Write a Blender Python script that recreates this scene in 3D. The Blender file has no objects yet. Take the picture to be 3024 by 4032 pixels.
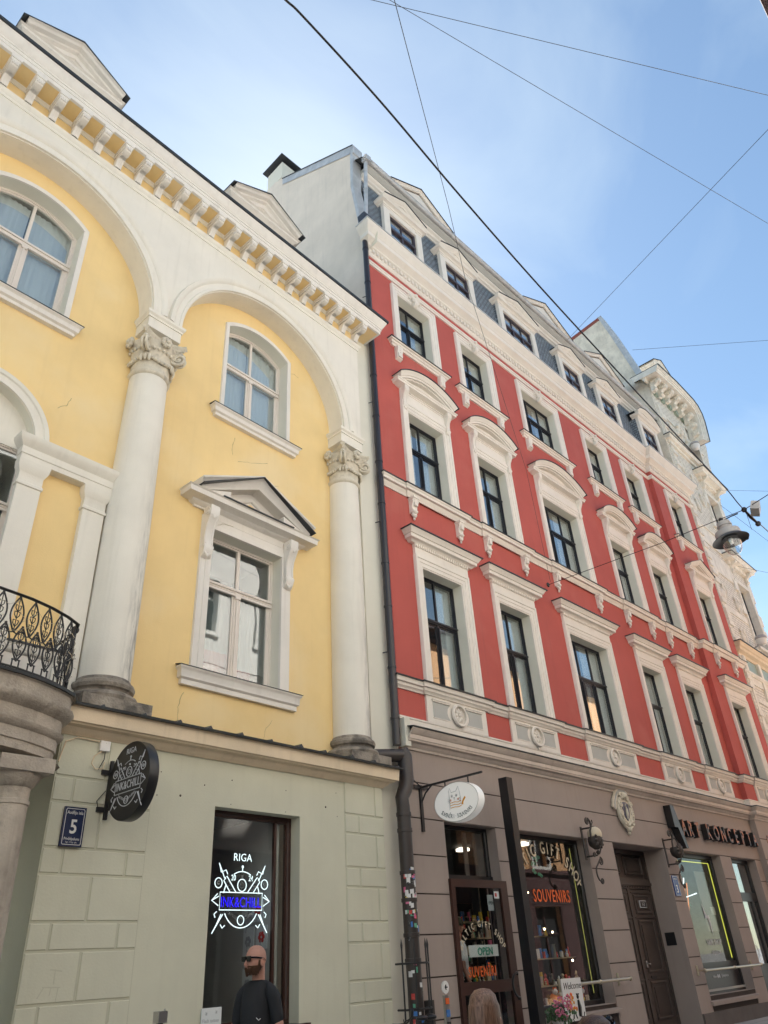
import bpy, bmesh, math, random
from math import sin, cos, pi, radians, sqrt, atan2
from mathutils import Vector, Matrix
from mathutils.geometry import tessellate_polygon
random.seed(7)
SC = bpy.context.scene
COL = SC.collection
# ---------------------------------------------------------------- camera, world, sun, exposure
YAW, PITCH, ROLL, FPX = 0.867680743, 0.555939550, -0.0647081361, 2895.1
fw = Vector((sin(YAW)*cos(PITCH), cos(YAW)*cos(PITCH), sin(PITCH)))
rt = Vector((cos(YAW), -sin(YAW), 0)); up = rt.cross(fw)
r2 = rt*cos(ROLL)+up*sin(ROLL); u2 = -rt*sin(ROLL)+up*cos(ROLL)
cam = bpy.data.cameras.new('camera'); camo = bpy.data.objects.new('camera', cam); COL.objects.link(camo)
cam.sensor_fit = 'VERTICAL'; cam.sensor_height = 36; cam.lens = FPX/4032*36
cam.clip_start = 0.05; cam.clip_end = 2000
camo.matrix_world = Matrix(((r2.x, u2.x, -fw.x, 0), (r2.y, u2.y, -fw.y, 0), (r2.z, u2.z, -fw.z, 1.6), (0, 0, 0, 1)))
SC.camera = camo
SUN_EL, SUN_AZ = radians(53.0), radians(40.0)      # azimuth measured from +Y towards +X
w = bpy.data.worlds.new('World'); SC.world = w; w.use_nodes = True
N = w.node_tree.nodes; L = w.node_tree.links; N.clear()
wo = N.new('ShaderNodeOutputWorld'); bg = N.new('ShaderNodeBackground'); sk = N.new('ShaderNodeTexSky')
sk.sky_type = 'NISHITA'; sk.sun_disc = False; sk.sun_elevation = SUN_EL; sk.sun_rotation = SUN_AZ
sk.air_density = 1.0; sk.dust_density = 0.20; sk.ozone_density = 0.8; sk.altitude = 20
bg.inputs[1].default_value = 0.065
# thin high cloud: broad wisps of white over the blue
tc = N.new('ShaderNodeTexCoord'); mp = N.new('ShaderNodeMapping'); mp.inputs['Scale'].default_value = (1.0, 1.6, 2.2)
mp.inputs['Rotation'].default_value = (0.2, 0.5, 0.9)
nz = N.new('ShaderNodeTexNoise'); nz.inputs['Scale'].default_value = 1.9; nz.inputs['Detail'].default_value = 7; nz.inputs['Roughness'].default_value = 0.52
nz.inputs['Distortion'].default_value = 0.6
rp = N.new('ShaderNodeMapRange'); rp.inputs[1].default_value = 0.40; rp.inputs[2].default_value = 0.78; rp.inputs[3].default_value = 0.0; rp.inputs[4].default_value = 0.44
mx = N.new('ShaderNodeMix'); mx.data_type = 'RGBA'; mx.inputs[7].default_value = (5.2, 5.6, 6.2, 1)
L.new(tc.outputs['Generated'], mp.inputs[0]); L.new(mp.outputs[0], nz.inputs[0]); L.new(nz.outputs[0], rp.inputs[0])
L.new(rp.outputs[0], mx.inputs[0]); L.new(sk.outputs[0], mx.inputs[6]); tn = N.new('ShaderNodeMix'); tn.data_type = 'RGBA'; tn.blend_type = 'MULTIPLY'; tn.inputs[0].default_value = 1; tn.inputs[7].default_value = (0.98, 1.05, 0.99, 1); L.new(mx.outputs[2], tn.inputs[6]); L.new(tn.outputs[2], bg.inputs[0]); L.new(bg.outputs[0], wo.inputs[0])
sl = bpy.data.lights.new('sun', 'SUN'); sl.energy = 5.0; sl.angle = radians(0.53); sl.color = (1, 0.96, 0.9)
so = bpy.data.objects.new('sun', sl); COL.objects.link(so)
sd = Vector((sin(SUN_AZ)*cos(SUN_EL), cos(SUN_AZ)*cos(SUN_EL), sin(SUN_EL)))
so.rotation_euler = sd.to_track_quat('Z', 'Y').to_euler(); so.location = (10, 20, 40)
SC.view_settings.view_transform = 'Standard'; SC.view_settings.look = 'None'; SC.view_settings.exposure = 1.62; SC.view_settings.gamma = 1
SC.render.engine = 'CYCLES'; SC.cycles.max_bounces = 8; SC.cycles.diffuse_bounces = 5; SC.cycles.glossy_bounces = 4
SC.cycles.transmission_bounces = 6; SC.cycles.transparent_max_bounces = 12

# ---------------------------------------------------------------- materials
def nodes(name):
    m = bpy.data.materials.new(name); m.use_nodes = True
    nt = m.node_tree; return m, nt, nt.nodes['Principled BSDF']
def mat(name, col, rough=0.85, var=0.10, scale=1.3, bump=0.15, bscale=60, metal=0.0, spec=0.5, streak=0.0, streak_col=(0.12, 0.11, 0.09), patch=None):
    m, nt, p = nodes(name); n = nt.nodes; l = nt.links
    tc = n.new('ShaderNodeTexCoord')
    a = n.new('ShaderNodeTexNoise'); a.inputs['Scale'].default_value = scale; a.inputs['Detail'].default_value = 6; a.inputs['Roughness'].default_value = 0.6
    l.new(tc.outputs['Object'], a.inputs['Vector'])
    mr = n.new('ShaderNodeMapRange'); mr.inputs[1].default_value = 0.3; mr.inputs[2].default_value = 0.7
    mr.inputs[3].default_value = 1-var; mr.inputs[4].default_value = 1+var*0.6
    l.new(a.outputs[0], mr.inputs[0])
    mul = n.new('ShaderNodeMix'); mul.data_type = 'RGBA'; mul.blend_type = 'MULTIPLY'; mul.inputs[0].default_value = 1
    mul.inputs[6].default_value = (*col, 1); l.new(mr.outputs[0], mul.inputs[7])
    out = mul.outputs[2]
    if patch:
        b = n.new('ShaderNodeTexNoise'); b.inputs['Scale'].default_value = patch[1]; b.inputs['Detail'].default_value = 8
        l.new(tc.outputs['Object'], b.inputs['Vector'])
        c = n.new('ShaderNodeMapRange'); c.inputs[1].default_value = patch[2]; c.inputs[2].default_value = patch[2]+0.16; c.inputs[4].default_value = patch[3]
        l.new(b.outputs[0], c.inputs[0])
        k = n.new('ShaderNodeMix'); k.data_type = 'RGBA'; k.inputs[7].default_value = (*patch[0], 1)
        l.new(c.outputs[0], k.inputs[0]); l.new(out, k.inputs[6]); out = k.outputs[2]
    if streak > 0:
        mp = n.new('ShaderNodeMapping'); mp.inputs['Scale'].default_value = (9, 9, 0.55); l.new(tc.outputs['Object'], mp.inputs[0])
        b = n.new('ShaderNodeTexNoise'); b.inputs['Scale'].default_value = 1.0; b.inputs['Detail'].default_value = 5; l.new(mp.outputs[0], b.inputs['Vector'])
        c = n.new('ShaderNodeMapRange'); c.inputs[1].default_value = 0.54; c.inputs[2].default_value = 0.78; c.inputs[4].default_value = streak
        l.new(b.outputs[0], c.inputs[0])
        k = n.new('ShaderNodeMix'); k.data_type = 'RGBA'; k.inputs[7].default_value = (*streak_col, 1)
        l.new(c.outputs[0], k.inputs[0]); l.new(out, k.inputs[6]); out = k.outputs[2]
    l.new(out, p.inputs['Base Color'])
    p.inputs['Roughness'].default_value = rough; p.inputs['Metallic'].default_value = metal
    p.inputs['Specular IOR Level'].default_value = spec
    if bump > 0:
        b = n.new('ShaderNodeTexNoise'); b.inputs['Scale'].default_value = bscale; b.inputs['Detail'].default_value = 4
        l.new(tc.outputs['Object'], b.inputs['Vector'])
        bb = n.new('ShaderNodeBump'); bb.inputs['Strength'].default_value = bump; bb.inputs['Distance'].default_value = 0.02
        l.new(b.outputs[0], bb.inputs['Height']); l.new(bb.outputs[0], p.inputs['Normal'])
    return m
def lit(name, col, e):
    m, nt, p = nodes(name); p.inputs['Base Color'].default_value = (*col, 1); p.inputs['Roughness'].default_value = .35; p.inputs['Emission Color'].default_value = (*col, 1); p.inputs['Emission Strength'].default_value = e; return m
def hair_mat(name, c1, c2):
    m, nt, p = nodes(name); n = nt.nodes; l = nt.links
    tc = n.new('ShaderNodeTexCoord'); mp = n.new('ShaderNodeMapping'); mp.inputs['Scale'].default_value = (150, 150, 5); l.new(tc.outputs['Object'], mp.inputs[0])
    a = n.new('ShaderNodeTexNoise'); a.inputs['Scale'].default_value = 1; a.inputs['Detail'].default_value = 4; l.new(mp.outputs[0], a.inputs['Vector'])
    r = n.new('ShaderNodeMapRange'); r.inputs[1].default_value = .35; r.inputs[2].default_value = .65; l.new(a.outputs[0], r.inputs[0])
    k = n.new('ShaderNodeMix'); k.data_type = 'RGBA'; k.inputs[6].default_value = (*c1, 1); k.inputs[7].default_value = (*c2, 1); l.new(r.outputs[0], k.inputs[0]); l.new(k.outputs[2], p.inputs['Base Color'])
    b = n.new('ShaderNodeBump'); b.inputs['Strength'].default_value = .8; b.inputs['Distance'].default_value = .004; l.new(a.outputs[0], b.inputs['Height']); l.new(b.outputs[0], p.inputs['Normal']); p.inputs['Roughness'].default_value = .45; return m
def emit(name, col, s):
    m, nt, p = nodes(name); p.inputs['Base Color'].default_value = (0.02, 0.02, 0.02, 1)
    p.inputs['Emission Color'].default_value = (*col, 1); p.inputs['Emission Strength'].default_value = s; return m
def glass(name, refl=1.0, tint=(0.86, 0.9, 0.9), wob=0.012, wsc=1.6):
    m = bpy.data.materials.new(name); m.use_nodes = True; nt = m.node_tree; n = nt.nodes; l = nt.links; n.clear()
    o = n.new('ShaderNodeOutputMaterial'); g = n.new('ShaderNodeBsdfGlossy'); g.inputs['Roughness'].default_value = 0.015
    g.inputs['Color'].default_value = (1, 1, 1, 1)
    t = n.new('ShaderNodeBsdfTransparent'); t.inputs[0].default_value = (*tint, 1)
    f = n.new('ShaderNodeLayerWeight'); f.inputs[0].default_value = 0.5
    pw = n.new('ShaderNodeMath'); pw.operation = 'POWER'; pw.inputs[1].default_value = 3.2; l.new(f.outputs['Facing'], pw.inputs[0])
    mu = n.new('ShaderNodeMath'); mu.operation = 'MULTIPLY_ADD'; mu.inputs[1].default_value = 0.85*refl; mu.inputs[2].default_value = 0.11*refl; mu.use_clamp = True
    l.new(pw.outputs[0], mu.inputs[0])
    x = n.new('ShaderNodeMixShader'); l.new(mu.outputs[0], x.inputs[0]); l.new(t.outputs[0], x.inputs[1]); l.new(g.outputs[0], x.inputs[2]); l.new(x.outputs[0], o.inputs[0])
    tc = n.new('ShaderNodeTexCoord'); nz = n.new('ShaderNodeTexNoise'); nz.inputs['Scale'].default_value = wsc; nz.inputs['Detail'].default_value = 1
    l.new(tc.outputs['Object'], nz.inputs['Vector']); b = n.new('ShaderNodeBump'); b.inputs['Strength'].default_value = 1; b.inputs['Distance'].default_value = wob
    l.new(nz.outputs[0], b.inputs['Height']); l.new(b.outputs[0], g.inputs['Normal'])
    return m
def brick_mat(name, c1, c2, mortar, bw, bh, ms, bump=0.6, axis='XZ', offset=0.5):
    m, nt, p = nodes(name); n = nt.nodes; l = nt.links
    tc = n.new('ShaderNodeTexCoord'); sx = n.new('ShaderNodeSeparateXYZ'); cx = n.new('ShaderNodeCombineXYZ')
    l.new(tc.outputs['Object'], sx.inputs[0])
    if axis == 'XZ':
        ad = n.new('ShaderNodeMath'); ad.operation = 'ADD'; l.new(sx.outputs[0], ad.inputs[0]); l.new(sx.outputs[1], ad.inputs[1])
        l.new(ad.outputs[0], cx.inputs[0]); l.new(sx.outputs[2], cx.inputs[1])
    else:
        l.new(sx.outputs[0], cx.inputs[0]); l.new(sx.outputs[1], cx.inputs[1])
    b = n.new('ShaderNodeTexBrick'); b.inputs['Scale'].default_value = 1; b.inputs['Brick Width'].default_value = bw; b.inputs['Row Height'].default_value = bh
    b.inputs['Mortar Size'].default_value = ms; b.inputs['Color1'].default_value = (*c1, 1); b.inputs['Color2'].default_value = (*c2, 1); b.inputs['Mortar'].default_value = (*mortar, 1)
    b.offset = offset
    l.new(cx.outputs[0], b.inputs[0]); l.new(b.outputs[0], p.inputs['Base Color'])
    inv = n.new('ShaderNodeMath'); inv.operation = 'SUBTRACT'; inv.inputs[0].default_value = 1; l.new(b.outputs[1], inv.inputs[1])
    bb = n.new('ShaderNodeBump'); bb.inputs['Strength'].default_value = bump; bb.inputs['Distance'].default_value = 0.02
    l.new(inv.outputs[0], bb.inputs['Height']); l.new(bb.outputs[0], p.inputs['Normal']); p.inputs['Roughness'].default_value = 0.85
    return m
def cloth_mat(name, col, trans=0.5):
    m = bpy.data.materials.new(name); m.use_nodes = True; nt = m.node_tree; n = nt.nodes; l = nt.links; n.clear()
    o = n.new('ShaderNodeOutputMaterial'); d = n.new('ShaderNodeBsdfDiffuse'); d.inputs[0].default_value = (*col, 1)
    l.new(d.outputs[0], o.inputs[0]); return m
M = dict(
 yellow=mat('yellow_stucco', (0.90, 0.67, 0.32), var=0.07, scale=0.9, bump=0.12, bscale=45, patch=((0.90, 0.73, 0.44), 0.55, 0.52, 0.6), streak=0.09, streak_col=(0.55, 0.38, 0.2)),
 ivory=mat('ivory_plaster', (0.84, 0.80, 0.71), var=0.06, scale=1.2, bump=0.10, bscale=45, streak=0.16, streak_col=(0.42, 0.39, 0.32)),
 white=mat('white_trim', (0.82, 0.78, 0.72), var=0.06, bump=0.08, streak=0.22, streak_col=(0.45, 0.41, 0.36)),
 peach=mat('peach_band', (0.80, 0.66, 0.48), var=0.10, bump=0.12, streak=0.25, streak_col=(0.42, 0.34, 0.24)),
 olive=mat('pale_olive_stucco', (0.64, 0.635, 0.51), var=0.08, scale=0.8, bump=0.10, bscale=40, patch=((0.60, 0.59, 0.47), 1.1, 0.60, 0.35), streak=0.10, streak_col=(0.36, 0.35, 0.27)),
 groove=mat('joint_groove', (0.55, 0.545, 0.43), bump=0),
 red=mat('red_stucco', (0.51, 0.108, 0.088), var=0.10, scale=0.6, bump=0.14, bscale=40, streak=0.30, streak_col=(0.34, 0.085, 0.07), patch=((0.52, 0.135, 0.11), 0.8, 0.53, 0.7)),
 cream=mat('cream_trim', (0.84, 0.785, 0.71), var=0.07, bump=0.07, bscale=40, streak=0.12, streak_col=(0.5, 0.41, 0.33)),
 reveal=mat('reveal_plaster', (0.76, 0.74, 0.64), var=0.04, bump=0.05),
 panelgrey=mat('grey_panel', (0.50, 0.50, 0.47), bump=0.05),
 taupe=mat('taupe_stucco', (0.385, 0.320, 0.285), var=0.07, scale=0.9, bump=0.10, bscale=45, streak=0.15, streak_col=(0.20, 0.15, 0.13)),
 groove_shade=mat('taupe_groove_shade', (0.06, 0.045, 0.04), bump=0),  # shade of the recessed grooves painted in: near-black wall behind the taupe blocks
 plinth=mat('plinth_dark', (0.14, 0.12, 0.11), var=0.2, bump=0.2),
 stone=mat('weathered_stone', (0.47, 0.41, 0.34), var=0.30, scale=2.6, bump=0.5, bscale=35, streak=0.6, streak_col=(0.19, 0.16, 0.13), patch=((0.22, 0.19, 0.16), 5, 0.58, 0.7)),
 darkstone=mat('sooty_stone', (0.33, 0.29, 0.24), var=0.4, scale=4, bump=0.6, bscale=30, patch=((0.10, 0.09, 0.08), 4.5, 0.47, 0.8)),
 capital=mat('aged_plaster', (0.72, 0.66, 0.54), var=0.2, scale=6, bump=0.3, bscale=40, patch=((0.22, 0.19, 0.15), 6, 0.56, 0.6)),
 cornice=mat('grey_pink_cornice', (0.66, 0.57, 0.50), var=0.12, bump=0.1, streak=0.3, streak_col=(0.33, 0.27, 0.23)),
 flash=mat('dark_flashing', (0.045, 0.05, 0.055), rough=0.45, metal=0.3, bump=0.05, var=0.3),
 zinc=mat('zinc_sheet', (0.60, 0.61, 0.62), rough=0.55, metal=0.35, var=0.2, scale=3, bump=0.10, bscale=8),
 pipe=mat('black_downpipe', (0.030, 0.027, 0.032), rough=0.3, bump=0.03, var=0.2, bscale=8),
 oldpipe=mat('brown_downpipe', (0.05, 0.040, 0.037), rough=0.42, bump=0.08, bscale=12, var=0.3),
 firewall=mat('grey_render', (0.80, 0.71, 0.61), var=0.10, scale=0.9, bump=0.25, bscale=14, streak=0.2, streak_col=(0.45, 0.41, 0.37)),
 rough_wall=mat('rough_render', (0.82, 0.75, 0.63), var=0.25, scale=2.2, bump=1.0, bscale=9, streak=0.2),
 slate=brick_mat('slate_tiles', (0.19, 0.22, 0.26), (0.27, 0.31, 0.35), (0.05, 0.055, 0.06), 0.17, 0.12, 0.012, 1.0),
 roofmetal=mat('roof_metal', (0.08, 0.085, 0.09), rough=0.5, metal=0.4, bump=0.03),
 rooftile=mat('red_roof_edge', (0.30, 0.09, 0.07), bump=0.2),
 black=mat('black_paint', (0.015, 0.015, 0.017), rough=0.35, bump=0.02),
 iron=mat('black_iron', (0.022, 0.022, 0.024), rough=0.5, bump=0.15, bscale=60),
 ironbrown=mat('weathered_iron', (0.055, 0.045, 0.04), rough=0.6, bump=0.2),
 framewhite=mat('white_window_frame', (0.80, 0.73, 0.66), rough=0.5, bump=0.02, var=0.04),
 framedark=mat('dark_window_frame', (0.018, 0.020, 0.027), rough=0.35, bump=0.02),
 framebrown=mat('brown_window_frame', (0.055, 0.022, 0.016), rough=0.4, bump=0.04),
 dormerframe=mat('aubergine_frame', (0.055, 0.040, 0.05), rough=0.4, bump=0.02),
 doorwood=mat('dark_door_wood', (0.068, 0.052, 0.046), rough=0.5, bump=0.1, bscale=25, var=0.2),
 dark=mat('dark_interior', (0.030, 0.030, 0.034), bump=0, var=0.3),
 room=mat('room_interior', (0.22, 0.23, 0.23), bump=0, var=0.4, scale=1.5),
 curtain=cloth_mat('pale_curtain', (0.78, 0.81, 0.84)),
 lace=cloth_mat('white_lace', (0.85, 0.86, 0.88)),
 greycurtain=cloth_mat('grey_blind', (0.30, 0.32, 0.32)),
 pinkcurtain=cloth_mat('dusty_pink_lining', (0.42, 0.20, 0.20)),
 glass=glass('window_glass', 1.2, wob=0.0016), glassdim=glass('shop_glass', 0.33, (0.92, 0.93, 0.92), 0.0010),
 lampglass=glass('lamp_glass', 1.6, (0.95, 0.97, 0.97), 0.0),
 cobble=brick_mat('cobbles', (0.26, 0.25, 0.24), (0.36, 0.345, 0.33), (0.12, 0.115, 0.11), 0.18, 0.12, 0.02, 1.0, 'XY'),
 paving=brick_mat('paving_slabs', (0.36, 0.35, 0.335), (0.43, 0.42, 0.40), (0.16, 0.16, 0.15), 0.5, 0.35, 0.008, 0.5, 'XY'),
 wbrick=brick_mat('white_glazed_brick', (0.80, 0.76, 0.67), (0.86, 0.82, 0.73), (0.45, 0.41, 0.35), 0.34, 0.13, 0.013, 1.0),
 wstone=mat('white_cut_stone', (0.86, 0.82, 0.73), var=0.15, scale=3, bump=0.3, bscale=25, streak=0.35, streak_col=(0.4, 0.34, 0.26)),
 teal=mat('sage_tile', (0.33, 0.42, 0.35), rough=0.4, bump=0.02, var=0.12),
 steel=mat('brushed_steel', (0.5, 0.5, 0.5), rough=0.3, metal=0.9, bump=0.02),
 brass=mat('aged_brass', (0.55, 0.48, 0.36), rough=0.35, metal=0.8, bump=0.05),
 signwhite=mat('sign_white', (0.80, 0.79, 0.77), rough=0.35, bump=0, var=0.02),
 signlit=lit('light_box_face', (0.85, 0.84, 0.81), 0.07), signink=mat('sign_dark_print', (0.02, 0.05, 0.06), bump=0, rough=0.5, var=0),
 signorange=mat('sign_orange_print', (0.72, 0.34, 0.04), bump=0, var=0), signpink=mat('sign_pink_print', (0.75, 0.45, 0.36), bump=0, var=0),
 signgrey=mat('sign_grey_print', (0.42, 0.44, 0.46), bump=0, var=0), signblack=mat('sign_black_face', (0.02, 0.018, 0.018), rough=0.35, bump=0, var=0.05),
 signprint=mat('sign_white_print', (0.66, 0.68, 0.70), bump=0, var=0),
 navy=mat('enamel_navy', (0.012, 0.022, 0.075), rough=0.3, bump=0.02, patch=((0.09, 0.03, 0.02), 9, 0.64, 0.8)), blue=mat('enamel_blue', (0.02, 0.07, 0.30), rough=0.3, bump=0),
 lettercream=mat('cream_lettering', (0.72, 0.62, 0.46), bump=0, var=0.05), letterorange=mat('orange_lettering', (0.80, 0.15, 0.035), bump=0, var=0.05),
 lettergreen=mat('green_lettering', (0.03, 0.22, 0.14), bump=0), paper=mat('paper', (0.72, 0.76, 0.76), bump=0, rough=0.7, var=0.04),
 camo=mat('orange_black_face', (0.50, 0.15, 0.045), rough=0.5, bump=0.1, patch=((0.015, 0.015, 0.015), 9, 0.42, 1.0)),
 neonw=emit('neon_white', (0.80, 0.97, 1.0), .6), neonb=emit('neon_blue', (0.015, 0.005, 1.0), .6), neony=emit('led_yellow', (0.95, 1.0, 0.12), 0.34),
 neono=emit('neon_orange', (1.0, 0.28, 0.05), .35), bulb=emit('warm_bulb', (1.0, 0.8, 0.5), 5.0), shoplamp=emit('shop_ceiling_lamp', (1.0, 0.88, 0.7), 1.2), ledg=emit('led_warm_strip', (0.7, 0.7, 0.15), 0.25),
 scalp=mat('shaved_scalp', (0.465, 0.245, 0.185), rough=0.55, bump=0.3, bscale=400, var=0.12, scale=20), skin=mat('skin', (0.50, 0.255, 0.19), rough=0.5, bump=0.05, var=0.08, scale=8), skinpale=mat('skin_pale', (0.58, 0.34, 0.26), rough=0.5, bump=0.05, var=0.05),
 beard=mat('brown_beard', (0.11, 0.052, 0.026), rough=0.8, bump=0.8, bscale=220, var=0.3), tshirt=mat('black_tshirt', (0.018, 0.020, 0.024), rough=0.85, bump=0.2, bscale=12, var=0.1),
 sunglass=mat('black_sunglasses', (0.008, 0.008, 0.01), rough=0.08, bump=0), hair=hair_mat('light_brown_hair', (0.10, 0.052, 0.034), (0.27, 0.155, 0.105)),
 hairdark=hair_mat('auburn_hair', (0.02, 0.008, 0.005), (0.07, 0.026, 0.014)), jeans=mat('grey_trousers', (0.05, 0.055, 0.06), bump=0.2), 
 shirtpale=mat('pale_shirt', (0.80, 0.82, 0.83), bump=0.2, bscale=18), shirtgrey=mat('pale_grey_shirt', (0.45, 0.50, 0.52), bump=0.15, bscale=20), olivecloth=mat('olive_cap', (0.06, 0.055, 0.03), bump=0.1),
 leaf=mat('leaf_green', (0.045, 0.11, 0.03), rough=0.5, bump=0, var=0.4, scale=12), pink=mat('pink_petal', (0.72, 0.22, 0.34), bump=0, var=0.25, scale=20), 
 lampgrey=mat('grey_lamp_paint', (0.42, 0.41, 0.41), rough=0.4, bump=0.02), lampdark=mat('dark_lamp_rim', (0.04, 0.045, 0.05), rough=0.4, bump=0.02),
 oppdark=mat('dark_shopfront', (0.12, 0.06, 0.06), bump=0.1),
 opp1=mat('pale_cream_stucco', (0.84, 0.80, 0.72), bump=0, var=0.05), opp2=mat('orange_stucco', (0.78, 0.46, 0.24), bump=0, var=0.05), opp3=mat('white_stucco', (0.86, 0.84, 0.79), bump=0, var=0.05),
 eave=mat('dark_eave', (0.075, 0.05, 0.055), bump=0.3), crack=mat('crack', (0.34, 0.29, 0.16), bump=0), hole=mat('screw_hole', (0.12, 0.10, 0.08), bump=0),
 rubber=mat('rubber', (0.02, 0.02, 0.02), rough=0.6, bump=0.05),
)
# soot that has settled on the lower, weather side of the column shafts
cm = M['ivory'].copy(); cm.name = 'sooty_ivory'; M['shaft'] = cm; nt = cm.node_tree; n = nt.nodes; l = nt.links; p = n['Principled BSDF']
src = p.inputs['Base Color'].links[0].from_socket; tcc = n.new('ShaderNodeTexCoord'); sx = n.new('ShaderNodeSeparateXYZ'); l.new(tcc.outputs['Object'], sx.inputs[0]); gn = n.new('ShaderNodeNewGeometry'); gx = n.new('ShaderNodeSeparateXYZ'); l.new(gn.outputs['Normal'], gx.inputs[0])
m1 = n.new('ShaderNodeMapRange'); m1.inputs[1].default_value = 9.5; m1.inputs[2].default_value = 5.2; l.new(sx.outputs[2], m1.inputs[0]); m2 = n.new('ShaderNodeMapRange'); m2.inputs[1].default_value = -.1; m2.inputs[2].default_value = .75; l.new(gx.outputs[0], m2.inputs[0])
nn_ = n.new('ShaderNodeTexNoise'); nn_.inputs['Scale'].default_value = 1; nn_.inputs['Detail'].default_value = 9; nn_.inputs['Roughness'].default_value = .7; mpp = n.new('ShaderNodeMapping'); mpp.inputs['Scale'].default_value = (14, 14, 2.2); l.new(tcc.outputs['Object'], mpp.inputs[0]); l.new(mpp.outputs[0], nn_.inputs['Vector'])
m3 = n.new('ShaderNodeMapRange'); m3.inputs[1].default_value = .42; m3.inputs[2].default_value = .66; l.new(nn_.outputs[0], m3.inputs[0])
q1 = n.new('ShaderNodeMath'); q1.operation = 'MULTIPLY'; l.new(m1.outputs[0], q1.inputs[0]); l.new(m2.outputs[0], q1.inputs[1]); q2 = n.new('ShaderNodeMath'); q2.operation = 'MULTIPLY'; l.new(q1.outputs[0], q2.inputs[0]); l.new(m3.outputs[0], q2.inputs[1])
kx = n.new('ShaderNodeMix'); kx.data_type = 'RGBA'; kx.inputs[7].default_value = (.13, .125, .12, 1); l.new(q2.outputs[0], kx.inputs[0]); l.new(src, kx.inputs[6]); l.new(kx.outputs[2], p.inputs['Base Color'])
for nm, c in dict(st1=(0.75,0.75,0.74), st2=(0.6,0.06,0.05), st3=(0.05,0.2,0.55), st4=(0.02,0.02,0.02), st5=(0.75,0.55,0.05), st6=(0.7,0.15,0.3), st7=(0.1,0.4,0.25)).items():
    M[nm] = mat('sticker_'+nm, c, bump=0, rough=0.5, patch=((0.5, 0.5, 0.5), 30, 0.55, 0.5))

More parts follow.
